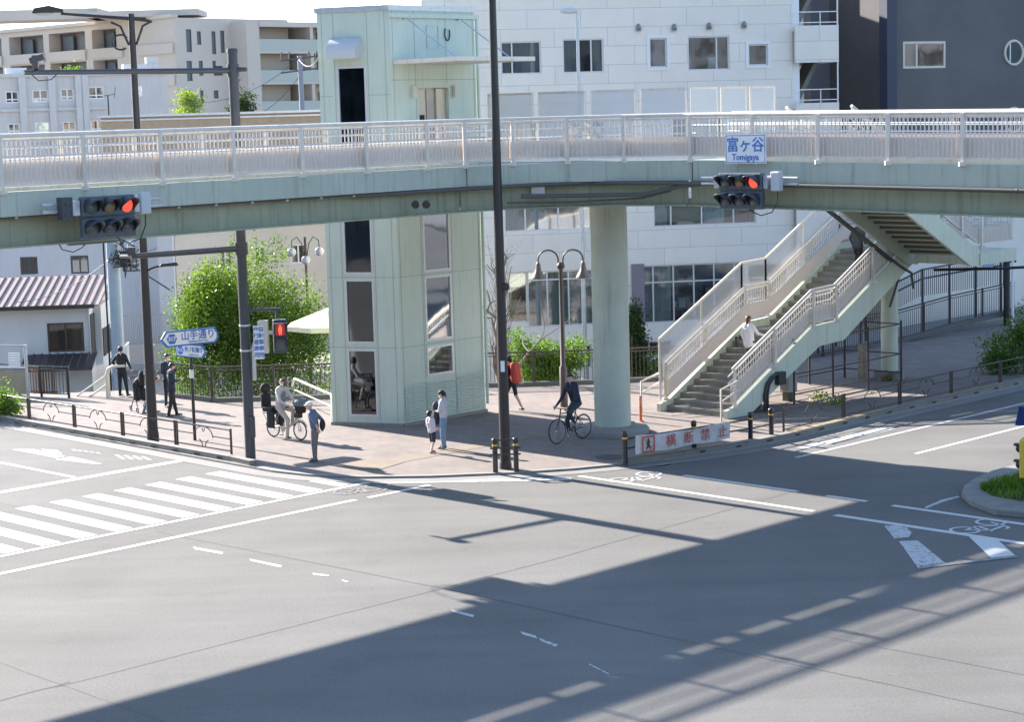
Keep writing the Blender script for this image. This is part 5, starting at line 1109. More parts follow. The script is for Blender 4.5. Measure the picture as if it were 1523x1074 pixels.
# direction signs
b = P(290, 655); DS = thing('direction_sign', 'dark post carrying two blue bordered route name arrows behind the left guard rail', 'sign', (b.x, b.y, .05))
zt = zat(500, 283, b)
g = MB(); g.tube([(0, 0, 0), (0, 0, zt)], .045, 10); g.build('post', M_BLACK, DS, smooth=True); g = MB(); g.lathe([(.06, 1.75), (.06, 1.98)], n=10); g.build('sticker', M_WHITE, DS)
def dsign(par, z, ang, w, h, left, route, txt, sub, sz):
    E = part('arrow_plate', par, (0, 0, z), ang); t = .16
    pts = [(-w/2-t*left, 0), (-w/2, h/2), (w/2, h/2), (w/2+t*.55*(1 if left else 2), h*.12), (w/2+t*.55, -h*.2), (w/2, -h/2), (-w/2, -h/2)] if left else [(-w/2, h/2), (w/2, h/2), (w/2+t, 0), (w/2, -h/2), (-w/2, -h/2), (-w/2-.06, 0)]
    def poly(sc_, y0, y1, m, name):
        g = MB(); n = len(pts); vs = [(x*(1-(1-sc_)*.35), y0, z_*sc_) for x, z_ in pts]+[(x*(1-(1-sc_)*.35), y1, z_*sc_) for x, z_ in pts]
        g.add(vs, [tuple(range(n-1, -1, -1)), tuple(range(n, 2*n))]+[(i, (i+1) % n, n+(i+1) % n, n+i) for i in range(n)]); return g.build(name, m, E)
    poly(1.0, -.05, -.02, M_BLUE, 'border'); poly(.80, -.056, -.049, M_WHITE, 'face'); 
    g = MB(); n = 6; x0 = -w/2+h*.42; vs = [(x0+h*.36*math.cos(R(60*i)), -.058, h*.36*math.sin(R(60*i))) for i in range(6)]; g.add(vs, [(5, 4, 3, 2, 1, 0)]); g.add([(v[0], -.062, v[2]) for v in vs], [(0, 1, 2, 3, 4, 5)]); g.build('route_shield', M_BLUE, E)
    text_mesh('route_number', route, h*.36, M_WHITE, E, stand(x0, -.065, 0), bold=.004)
    text_mesh('lettering', txt, sz, M_BLUE, E, stand(x0+h*.5+(w/2-x0-h*.4)/2, -.06, h*.08), bold=.004); text_mesh('small_lettering', sub, sz*.33, M_BLUE, E, stand(x0+h*.5+(w/2-x0-h*.4)/2, -.06, -h*.27), bold=.001)
dsign(DS, zat(503, 283, b)-.02, R(38), 1.55, .44, 1, '317', '山手通り', 'Yamate-dori Ave.', .27)
dsign(DS, zat(523, 283, b)-.02, R(-40), 1.05, .38, 0, '413', '井ノ頭通り', 'Inokashira-dori Ave.', .15)
# utility pole with cable bundle, wires
b = PY(176, 530, 74); UP = thing('utility_pole', 'thick pale steel utility pole with a tangle of cables behind the street lamp at left', 'utility pole', (b.x, b.y, -2.6))
g = MB(); g.tube([(0, 0, 0), (0, 0, 8.2)], [.26, .24], 14); g.build('pole', mat('pale_blue_steel', (.34, .42, .48), .5, var=.1), UP, smooth=True); g = MB(); g.tube([(-.32, -.1, 0), (-.32, -.1, 8.0)], .035, 6); g.build('riser_pipe', M_DARK, UP)
rr = np.random.default_rng(5); g = MB(); z0 = zat(380, 190, b)+2.6
for i in range(22):
    c = Vector((.5+rr.normal()*.18, -.3+rr.normal()*.1, z0+rr.normal()*.28)); g.tube([c+Vector(rr.normal(size=3))*.22 for _ in range(5)], .022, 5)
g.cbox((.55, -.3, z0-.1), (.4, .3, .6)); g.build('cable_tangle', M_CABLE, UP); 
g = MB(); g.cbox((.45, -.2, z0+.5), (.7, .4, .08)); g.build('closure_box', M_STEEL, UP); g = MB(); g.beam((.2, -.2, z0), (2.2, -.6, z0-1.3), .05, .05); g.build('stay', M_NAVYP, UP)
b2 = PY(447, 168, 130); U2 = thing('utility_pole', 'distant utility pole with a small blue transformer before the apartment balconies', 'utility pole', (b2.x, b2.y, -2.6))
zt = zat(82, 454, b2)+2.6; g = MB(); g.tube([(.2, 0, 0), (0.1, 0, zt)], .17, 8); g.build('pole', mat('pole_grey', (.20, .21, .24), .7), U2, smooth=True); g = MB()
for z in (zt-.3, zt-1.1): g.beam((-1.2, 0, z), (1.3, 0, z+.25), .1, .1)
for x in (-1.1, -.6, .7, 1.2): g.lathe([(.06, zt-.2), (.06, zt+.25)], (x, 0, 0), 6)
g.build('crossarm', M_NAVYP, U2); g = MB(); g.lathe([(.3, zt-5.2), (.33, zt-5.1), (.33, zt-4.2), (.28, zt-4.1)], (-.6, 0, 0), 12); g.build('transformer', mat('transformer_blue', (.13, .2, .34), .5), U2, smooth=True)
def wire(label, a, c, sag, r=.018):
    a = Vector(a); c = Vector(c); g = MB(); n = 14; g.tube([a+(c-a)*(i/n)-Vector((0, 0, sag*4*(i/n)*(1-i/n))) for i in range(n+1)], r, 5); o = g.build('overhead_wire', M_CABLE); tag(o, label, 'wire')
top2 = Vector((b2.x, b2.y, zt-2.8)); wire('overhead wire running from the distant utility pole down to the left, upper one', top2, PY(262, 150, 120), 1.0); wire('overhead wire running from the distant utility pole down to the left, lower one', top2-Vector((0, 0, 1.2)), PY(300, 168, 120), 1.4); wire('overhead wire leaving the distant utility pole to the right', top2, PY(480, 70, 122), .8)
pz = Vector((b.x, b.y, z0-2.6)); wire('thin service wire from the cable tangle across the rendered building', pz, PY(20, 450, 74), .4, .012); wire('thin wire from the cable tangle toward the beige building', pz, PY(262, 350, 100), .3, .015)
# antenna on the white block
b = PY(163, 190, 138); AN = thing('antenna', 'slim roof antenna on a mast in front of the white block', 'antenna', (b.x, b.y, 8.0)); zt = zat(142, 163, b)-8; g = MB(); g.tube([(0, 0, -4), (0, 0, zt)], .05, 6); g.build('mast', M_CABLE, AN); g = MB(); g.beam((-.3, 0, zt), (.5, 0, zt+.1), .04, .04)
for i in range(5): g.beam((-.25+i*.17, -.3, zt+.02*i), (-.25+i*.17, .3, zt+.02*i), .02, .02)
g.beam((.45, 0, zt-.2), (.55, 0, zt+.6), .03, .03); g.build('aerial', M_CABLE, AN)

# ================================================================== guard rails, bollards, fences
M_GR = mat('guard_rail_brown', (.055, .042, .038), .45, var=.1, scale=5); M_GRL = mat('guard_rail_worn_top', (.42, .38, .34), .4, metal=.3)
def guard_proto(L):
    T = thing('guard_rail', 'x', 'guard rail', (0, 0, 0)); T['k'] = 1; del T['k']
    for x in (.05, L-.05): g = MB(); g.box(x-.03, x+.03, -.02, .02, 0, .78); g.build('post', M_GR, T, bevel=.005)
    g = MB(); g.tube([(.08, 0, .74), (L-.08, 0, .74)], .024, 8); g.build('top_rail', M_GR, T, smooth=True)
    g = MB(); g.tube([(.08, 0, .18), (L-.08, 0, .18)], .018, 8); c = L/2
    for s_ in (-1, 1): g.tube([(.08 if s_ < 0 else L-.08, 0, .50), (c+s_*.42, 0, .50)], .014, 6)
    g.build('lower_rail', M_GR, T, smooth=True)
    g = MB()
    for s_ in (-1, 1):
        g.tube([(c+s_*(.08+.34*math.sin(t)), 0, .42+.30*math.cos(t)) for t in np.linspace(.05, 1.45, 8)], .014, 6)
        g.tube([(c+s_*(.26-.20*math.cos(t)), 0, .18+.20*math.sin(t)) for t in np.linspace(.0, 1.3, 7)], .014, 6)
    g.tube([(c+.05*math.sin(t), 0, .66-.06*math.cos(t)) for t in np.linspace(-2.2, 2.2, 9)], .012, 6)
    g.build('arch_ornament', M_GR, T, smooth=True); return T
def place_guard(a, c, label, grp, cache={}):
    A = W(*a, .05); Bq = W(*c, .05); L = round((Bq-A).length, 2); ang = math.atan2((Bq-A).y, (Bq-A).x)
    if L not in cache: cache[L] = guard_proto(L); T = cache[L]
    else: T = copy_tree(cache[L])
    T.location = A; T.rotation_euler = (0, 0, ang); T['label'] = label; T['group'] = grp; return T
gl = [(-58.2, 30.45), (-55.75, 30.45), (-53.3, 30.45), (-50.85, 30.45), (-48.4, 30.45), (-45.95, 30.45), (-43.5, 30.45), (-41.05, 30.45)]
gl[-1] = (-40.9, 30.45); gl[-2] = (-43.4, 30.45)
nm = ['guard rail section in front of the clipped hedge at the left edge', 'guard rail section beside the clipped hedge, first whole one from the left edge', 'guard rail section below the black stair railing, left of the dark street lamp', 'guard rail section just left of the dark street lamp pole', 'guard rail section right behind which the dark street lamp stands', 'guard rail section by the direction sign post', 'last guard rail section before the thick signal pole']
for i in range(7): place_guard(gl[i], gl[i+1], nm[i], 'guard rails along the left kerb')
gr = [(-31.3, 41.45), (-31.45, 44.45), (-31.5, 47.3), (-31.55, 50.1), (-31.6, 52.95), (-31.6, 55.85), (-31.6, 58.75), (-31.6, 61.65)]
nm = ['guard rail section beside the two ringed bollards at the foot of the stair', 'guard rail section in front of the open metal frame, nearer the stair', 'guard rail section in front of the right half of the metal frame', 'guard rail section right of the thin stair column', 'guard rail section left of the round dark shrub', 'guard rail section in front of the round dark shrub', 'farthest guard rail section at the right edge']
for i in range(7): place_guard(gr[i], gr[i+1], nm[i], 'guard rails along the right kerb')
# bollards
M_BOL = mat('bollard_black', (.028, .028, .032), .35, coat=.2)
def bollard(label, loc, h=.86, grp='black bollards at the corner', proto=[]):
    if not proto:
        T = thing('bollard', label, 'bollard', loc, 0, grp)
        g = MB(); g.lathe([(.065, 0), (.065, h-.12), (.075, h-.1), (.075, h-.03), (.04, h)], n=16); g.build('post', M_BOL, T, smooth=True)
        g = MB(); g.lathe([(.0665, h-.20), (.0665, h-.155)], n=16); g.build('yellow_ring', mat('ring_yellow', (.7, .45, .05), .5), T, smooth=True); proto.append(T); return T
    T = copy_tree(proto[0]); T.location = loc; T['label'] = label; T['group'] = grp; return T
b1 = P(737, 703); b2 = P(768, 702)
bollard('black bollard on the left of the tallest dark pole', b1); bollard('black bollard on the right of the tallest dark pole', b2)
g = MB(); d = (b2-b1).normalized()
for z, e in ((.82, .02), (.62, .12), (.46, .12)): g.tube([b1-d*e+Vector((0, -.09, z)), b2+d*e+Vector((0, -.09, z))], .022, 8)
tag(g.build('bollard_rails', M_BOL, smooth=True), 'three short black rails tying the two bollards at the tallest pole', 'rail')
bp = [P(930, 692), W(-31.55, 38.05, .05), W(-31.25, 40.0, .05), W(-31.22, 40.85, .05)]
for i, p in enumerate(bp): bollard(['ringed black bollard at the left end of the red lettered banner', 'black bollard behind the red lettered banner', 'ringed bollard right of the banner', 'ringed bollard touching the first right hand guard rail'][i], p)
g = MB()
for z in (.66, .42):
    g.tube([p+Vector((0, 0, z)) for p in bp]+[W(-31.3, 41.45, .05+z)], .022, 8)
tag(g.build('bollard_rails', M_BOL, smooth=True), 'pair of long dark rails joining the ringed bollards below the stair', 'rail')
# banner
BN = thing('banner', 'worn white cloth banner with four red characters tied between the bollards', 'banner', (0, 0, 0))
a = bp[0]+Vector((.12, -.1, 0)); c = W(-31.2, 38.85, .05); L = (c-a).length; d = (c-a).normalized(); nn = Vector((d.y, -d.x, 0)); BN.location = a+nn*.2; BN.rotation_euler = (0, 0, math.atan2(d.y, d.x))
def bz(x): return .30+.05*x/L+.02*math.sin(x*4.3), .78+.01*math.sin(x*5+1)-.05*math.sin(math.pi*x/L)
def by(x): return -.02+.012*math.sin(x*3.1)
g = MB(); n = 60
for i in range(n):
    x0, x1 = L*i/n, L*(i+1)/n
    for j in range(5):
        f0, f1 = j/5, (j+1)/5; z = lambda x, f: bz(x)[0]+(bz(x)[1]-bz(x)[0])*f; y = lambda x, f: by(x)+.008*math.sin(f*5+x*2)
        g.quad((x0, y(x0, f0), z(x0, f0)), (x1, y(x1, f0), z(x1, f0)), (x1, y(x1, f1), z(x1, f1)), (x0, y(x0, f1), z(x0, f1)))
g.build('cloth', mat('worn_banner_cloth', (.58, .56, .55), .85, var=.18, scale=5, dirt=.35), BN, smooth=True)
M_RTX = mat('banner_red', (.52, .09, .07), .7, var=.2, scale=20)
for i, ch in enumerate('横断禁止'):
    x = L*(.36+.185*i); text_mesh('lettering', ch, .33, M_RTX, BN, stand(x, by(x)-.035, .52+.008*i), bold=0)
g = MB(); x = L*.13; y = by(x)-.03; z = .53
for bx in ((x-.2, x+.2, z-.2, z-.165), (x-.2, x+.2, z+.165, z+.2), (x-.2, x-.165, z-.165, z+.165), (x+.165, x+.2, z-.165, z+.165)): g.box(bx[0], bx[1], y-.004, y, bx[2], bx[3])
g.beam((x-.15, y-.006, z+.15), (x+.15, y-.006, z-.15), .004, .02, (0, 1, 0)); g.build('warning_frame', M_RTX, BN)
g = MB(); g.ball((x, y-.004, z+.11), (.03, .004, .035), 8, 5); g.beam((x, y-.003, z+.08), (x, y-.003, z-.02), .006, .06, (1, 0, 0)); g.beam((x, y-.003, z-.02), (x-.07, y-.003, z-.13), .006, .03, (1, 0, 0)); g.beam((x, y-.003, z-.02), (x+.06, y-.003, z-.13), .006, .03, (1, 0, 0)); g.beam((x-.08, y-.003, z), (x+.07, y-.003, z+.06), .006, .02, (1, 0, 0)); g.build('walking_figure', M_CABLE, BN)
# background railings
def bar_fence(label, pts, h=1.1, grp=None, z0=.05, kerb=True, zs=None, m=None, double=True, sp=2.0):
    m = m or M_BROWN; T = thing('railing', label, 'railing', W(*pts[0], 0), 0, grp); o0 = T.location.copy(); T_ = lambda v: Vector(v)-o0
    zs = zs or [z0]*len(pts)
    gp = MB(); gb = MB(); gk = MB(); np_ = 0
    for i in range(len(pts)-1):
        A = W(*pts[i], zs[i]); Bq = W(*pts[i+1], zs[i+1]); L = (Bq-A).length; u = Vector((0, 0, 1))
        for z in ([h, h-.62*0-.10, .12] if double else [h, .12]): gb.beam(T_(A+u*z), T_(Bq+u*z), .045 if z == h else .03, .05 if z == h else .03)
        k = int(L/.13)
        for j in range(k): p = A+(Bq-A)*((j+.5)/k); gb.box(*(lambda v: (v.x-.009, v.x+.009, v.y-.009, v.y+.009, v.z+.12, v.z+h-.1))(T_(p)))
        kk = max(1, round(L/sp))
        for j in range(kk+(i == len(pts)-2)):
            p = T_(A+(Bq-A)*(j/kk)); g = MB(); g.box(p.x-.035, p.x+.035, p.y-.035, p.y+.035, p.z, p.z+h+.04); g.build('post', m, T)
        if kerb: gk.beam(T_(A+u*.05), T_(Bq+u*.05), .22, .16)
    gb.build('bars', m, T)
    if kerb: gk.build('base_kerb', mat('fence_kerb', (.13, .125, .12), .9, var=.2), T)
    return T
bar_fence('brown bar railing behind the direction sign and the cargo bicycle', [(-51.9, 36.3), (-49.8, 36.4), (-47.1, 39.2), (-45.6, 42.6)])
bar_fence('brown bar railing behind the walker with the red backpack', [(-45.4, 43.2), (-43.8, 44.75), (-42.3, 46.45), (-40.9, 48.35), (-40.5, 52), (-40.4, 55.6)])
bar_fence('dark bar railing climbing beside the ramp in front of the pale wall', [(-40.35, 55.8), (-40.35, 60.4), (-40.3, 63.9), (-40.3, 68.5)], zs=[.05, .05, .3, .45], h=1.2)
T = thing('ramp_railing', 'second dark sloping railing of the ramp, behind the climbing one', 'railing', W(-41, 58, 0)); o0 = T.location.copy()
g = MB(); 
for dz_ in (0, -.35):
    g.tube([W(-41.6, 56.5, .9+dz_)-o0, W(-41.6, 64, 2.45+dz_)-o0, W(-41.8, 68, 2.5+dz_)-o0, W(-41.8, 70.6, 2.5+dz_)-o0], .035, 6)
g.build('rails', M_BROWN, T); 
for i in range(8): t_ = 56.5+i*1.9; z = min(2.45, .9+(t_-56.5)*.207); g = MB(); p = W(-41.65, t_, 0)-o0; g.box(p.x-.04, p.x+.04, p.y-.04, p.y+.04, .0, z+.02); g.build('post', M_BROWN, T)
g = MB()
for i in range(100):
    t_ = 56.5+i*.14; z = min(2.42, .9+(t_-56.5)*.207); p = W(-41.62, t_, 0)-o0; g.box(p.x-.01, p.x+.01, p.y-.01, p.y+.01, max(.1, z-1.0), z)
g.build('bars', M_BROWN, T)
g = MB(); g.prism([W(-43.2, 56), W(-41.4, 56), W(-41.4, 76), W(-43.2, 76)], -2.6, .06); struct(g.build('ramp', M_CONC))
# steps railing at the left: black frames, pale curved handrail, steel screen
bar_fence('black stair railing around the steps down, left of the man in black', [(-57.6, 33.4), (-55.6, 33.8), (-54.6, 34.2)], h=1.0, m=M_BOL, kerb=False, sp=.9)
T = thing('handrail', 'pale curved handrail of the descending steps beside the man in black', 'handrail', P(160, 592)); 
for k in range(2): g = MB(); g.tube([(0, .3*k, 0), (0, .3*k, .75), (.06, .3*k, .95), (.22, .3*k, 1.02), (.6, .3*k+.1, 1.02)], .045, 8); g.tube([(0, .3*k, .45), (-1.4, .8, -.5)], .03, 6); g.tube([(0, .3*k, .75), (-1.6, .8, -.3)], .03, 6); g.build('tube', mat('handrail_cream', (.62, .58, .48), .5), T, smooth=True)
b = P(42, 592); T = thing('steel_screen', 'tall galvanised frame with a tan lower panel at the left edge', 'fence', b, R(-14)); g = MB(); g.tube([(0, 0, 0), (0, 0, 1.75)], .06, 8); g.tube([(-3, 0, 1.72), (0, 0, 1.72)], .035, 6); g.tube([(-3, 0, .98), (0, 0, .98)], .05, 6); g.build('frame', M_STEEL, T, smooth=True); g = MB(); g.box(-3, -.06, -.01, .01, .12, .95); g.build('panel', mat('tan_panel', (.40, .35, .24), .8, var=.15), T)
g = MB()
for i in range(6): g.box(-.62, -.22, -.03, -.005, 1.05+i*.08, 1.09+i*.08)
g.build('striped_notice', M_WHITE, T)
b = P(48, 590); T = thing('picket_gate', 'brown picket gate right of the tall galvanised frame', 'gate', b, R(-20)); g = MB(); 
for i in range(9): g.box(.05+i*.1, .09+i*.1, 0, .02, .1, .95)
g.box(0, 1, -.02, 0, .85, .9); g.box(0, 1, -.02, 0, .15, .2); g.build('pickets', mat('gate_brown', (.17, .10, .06), .6), T)
# open metal frame (enclosure) under the stair
T = thing('metal_frame', 'open frame of thin dark brown posts and rails on the pavement beside the stair', 'fence', W(-34.45, 46.2, .05)); o0 = T.location.copy()
cs = [(-34.45, 46.2), (-34.45, 48.15), (-34.45, 50.0), (-34.55, 51.95), (-36.6, 51.8), (-36.6, 49.9), (-36.6, 48.0), (-36.6, 46.2)]
for a in cs: p = W(*a, .05)-o0; g = MB(); g.box(p.x-.03, p.x+.03, p.y-.03, p.y+.03, 0, 1.95 if a[0] > -35 else 1.9); g.build('post', M_BROWN, T)
g = MB()
for z in (.35, .95, 1.9):
    for i in range(len(cs)-1):
        if z == 1.9 and i in (0, 4, 5): continue
        g.beam(W(*cs[i], z)-o0, W(*cs[i+1], z)-o0, .03, .035)
g.build('rails', M_BROWN, T)
# small things on the pavement
b = P(1284, 566); g = MB(); g.box(-.12, .12, -.12, .12, 0, 1.15); g.add([(-.12, -.12, 1.15), (.12, -.12, 1.15), (.12, .12, 1.15), (-.12, .12, 1.15), (0, 0, 1.22)], [(0, 1, 4), (1, 2, 4), (2, 3, 4), (3, 0, 4)]); o = g.build('stone_post', mat('weathered_post', (.25, .21, .17), .9, var=.3, scale=6, bump=.5), bevel=.01); o.location = b; o.rotation_euler = (0, 0, R(35)); tag(o, 'weathered square marker post left of the thin stair column', 'marker post')
b = P(1173, 596); T = thing('control_cabinet', 'small grey cabinet on a black foot under the stair', 'cabinet', b, R(40)); g = MB(); g.box(-.2, .2, -.17, .17, .28, .95); g.add([(-.2, -.17, .95), (.2, -.17, .95), (.2, .17, .95), (-.2, .17, .95), (-.2, 0, 1.02), (.2, 0, 1.02)], [(0, 1, 5, 4), (2, 3, 4, 5), (0, 4, 3), (1, 2, 5)]); g.build('cabinet', mat('cabinet_grey', (.30, .32, .32), .5, var=.1), T, bevel=.01); g = MB(); g.box(-.14, .14, -.12, .12, 0, .28); g.build('foot', M_BOL, T)
b = P(1142, 612); T = thing('bicycle_stand', 'dark bent tube stand half hidden under the stair', 'stand', b, R(40)); g = MB(); g.tube([(-.12, 0, 0), (-.12, 0, .5), (-.02, 0, .8), (.2, 0, 1.0), (.45, 0, 1.05)], .045, 8); g.tube([(.05, .05, 0), (.05, .05, .5), (.12, .05, .75), (.3, .05, .95), (.5, .05, 1.0)], .04, 8); g.build('tubes', M_BOL, T, smooth=True); g = MB(); g.box(.42, .75, -.06, .12, .72, 1.1); g.build('head', M_CABLE, T, bevel=.02)
b = P(953, 628); T = thing('delineator_post', 'orange flexible post between the round column and the stair', 'delineator', b); g = MB(); g.lathe([(.10, 0), (.10, .03), (.045, .05), (.04, .72), (.03, .75)], n=14); g.build('post', mat('delineator_orange', (.75, .16, .05), .5), T, smooth=True); g = MB()
for z in (.5, .58, .66): g.lathe([(.043, z), (.043, z+.03)], n=14)
g.build('reflective_band', mat('band_pale', (.7, .45, .35), .4), T)
b = P(948, 640); g = MB(); g.ball((0, 0, .10), (.2, .14, .11), 14, 8); g.ball((-.13, .02, .17), (.10, .1, .09), 10, 7); o = g.build('sandbag', mat('sandbag_green', (.30, .34, .26), .85, var=.25, scale=12, bump=.5), smooth=True); o.location = b; tag(o, 'greenish sandbag lying by the base of the round column', 'sandbag')
# yellow beacon on the island
b = P(1533, 738, .15); T = thing('beacon', 'yellow warning beacon with black hoods on the planted island at the right edge', 'beacon', b, R(-25)); g = MB(); g.box(-.22, .22, -.2, .2, .42, 1.28); g.build('cabinet', M_YEL, T, bevel=.03); g = MB(); g.lathe([(.09, 0), (.09, .45)], n=12); g.box(-.12, .12, -.12, .12, 1.28, 1.36); g.build('post', M_YEL, T)
for z in (.7, 1.06): g = MB(); g.ball((-.24, -.02, z), (.09, .1, .1), 12, 8); g.box(-.36, -.2, -.1, .08, z+.06, z+.1); g.build('lamp_hood', M_CABLE, T, smooth=True)
g = MB(); g.tube([(0, 0, 1.3), (0, 0, 1.9)], .03, 8); g.build('mast', M_STEEL, T); g = MB(); g.add([(-.3, -.25, 1.62), (.35, -.25, 1.62), (.35, .2, 1.95), (-.3, .2, 1.95), (-.3, -.25, 1.60), (.35, -.25, 1.60), (.35, .2, 1.93), (-.3, .2, 1.93)], [(0, 1, 2, 3), (7, 6, 5, 4), (0, 4, 5, 1), (1, 5, 6, 2), (2, 6, 7, 3), (3, 7, 4, 0)]); g.build('solar_panel', mat('solar_blue', (.02, .04, .12), .2), T)
# cream parasol behind the lift tower
b = PY(500, 590, 63); T = thing('parasol', 'large cream parasol edge showing left of the lift tower', 'parasol', (b.x, b.y, .05)); ze = zat(500, 470, b)
g = MB(); n = 8; R_ = 1.55; vs = [(0, 0, 2.75)]+[(R_*math.cos(2*math.pi*i/n+.4), R_*math.sin(2*math.pi*i/n+.4), 2.18) for i in range(n)]+[(R_*math.cos(2*math.pi*i/n+.4), R_*math.sin(2*math.pi*i/n+.4), 2.02) for i in range(n)]
g.add(vs, [(0, 1+i, 1+(i+1) % n) for i in range(n)]+[(1+i, 9+i, 9+(i+1) % n, 1+(i+1) % n) for i in range(n)]); g.build('canopy', mat('cream_canvas', (.70, .66, .45), .8), T); g = MB(); g.tube([(0, 0, 0), (0, 0, 2.8)], .03, 8); g.build('pole', M_STEEL, T)
# low handrail left of the lift tower
T = thing('handrail', 'low pale tube rail running up to the lift tower behind the cargo bicycle', 'handrail', P(494, 630)); a = P(494, 630); c = P(440, 604)-a; g = MB(); g.tube([(0, 0, 0), (0, 0, .85), (c.x, c.y, .85), (c.x-.1, c.y+.1, .6)], .035, 8); g.tube([(0, 0, .5), (c.x, c.y, .5)], .02, 6); g.build('tube', M_RAIL, T, smooth=True)
# unseen blocks added around the viewpoint to fill and darken reflections in the glass
for i, (x, y, wx, h, col, rz) in enumerate(((-32, -34, 26, 22, (.15, .145, .14), 45), (2, -58, 30, 30, (.10, .11, .13), 0), (40, -30, 24, 20, (.15, .145, .14), -45), (66, -80, 96, 34, (.10, .105, .12), 0), (-62, -74, 60, 30, (.13, .13, .13), 0), (118, 10, 90, 30, (.13, .13, .14), 80), (-112, -25, 170, 42, (.08, .09, .11), -90))):
    a = R(180+rz); F = Face((x, y, 0), a); T = thing('city_building', ['grey tiled block across the crossing on the left', 'tall slate block facing the footbridge from across the crossing', 'beige block across the crossing on the right', 'wide grey block far behind the viewpoint on the right', 'wide brown grey block far behind the viewpoint on the left', 'bluish block at the far right behind the viewpoint', 'dark slate block far to the left of the viewpoint'][i], 'building', F.o, a)
    hs = [(-wx/2+2+j*4.0, 2+k*3.4, -wx/2+4.4+j*4.0, 3.9+k*3.4) for j in range(int(wx/4)) for k in range(int(h/3.5)-1)]
    facade(T, -wx/2, wx/2, 0, h, hs, mat('city_wall_%d' % i, col, .8, var=.1, scale=.4), back=14, room=.5, depth=.2)
# ================================================================== people
M_SKIN = mat('skin', (.62, .40, .30), .55, var=.05); M_SKINL = mat('skin_light', (.68, .46, .35), .55); M_HAIR = mat('black_hair', (.02, .016, .014), .5); M_HAIRB = mat('brown_hair', (.10, .05, .03), .5)
M_SHOE = mat('black_shoe', (.02, .02, .022), .5); M_EYE = mat('eye_dark', (.02, .02, .02), .3); M_MASK = mat('white_mask', (.8, .8, .8), .8)
def capsule(mb, a, b, ra, rb, fl=1.0, n=12, side=None):
    a = Vector(a); b = Vector(b); d = b-a; L = d.length
    if L < 1e-5: d = Vector((0, 0, 1)); L = 1e-5
    d = d.normalized(); x = Vector(side) if side else (Vector((1, 0, 0)) if abs(d.x) < .8 else Vector((0, 1, 0))); x = (x-d*x.dot(d)).normalized(); y = d.cross(x)
    rings = []
    for k in range(4): t = math.pi/2*k/4; rings.append((a-d*ra*math.cos(t), ra*math.sin(t) if k else .001))
    for k in range(5): f = k/4; rings.append((a+d*L*f, ra+(rb-ra)*f))
    for k in range(1, 5): t = math.pi/2*k/4; rings.append((b+d*rb*math.sin(t), max(.001, rb*math.cos(t))))
    vs = []; fs = []
    for c, r in rings:
        for j in range(n): t = 2*math.pi*j/n; vs.append(c+x*r*math.cos(t)+y*r*fl*math.sin(t))
    m = len(rings)
    for i in range(m-1):
        for j in range(n): fs.append((i*n+j, i*n+(j+1) % n, (i+1)*n+(j+1) % n, (i+1)*n+j))
    fs.append(tuple(range(n-1, -1, -1))); fs.append(tuple((m-1)*n+j for j in range(n))); mb.add(vs, fs)
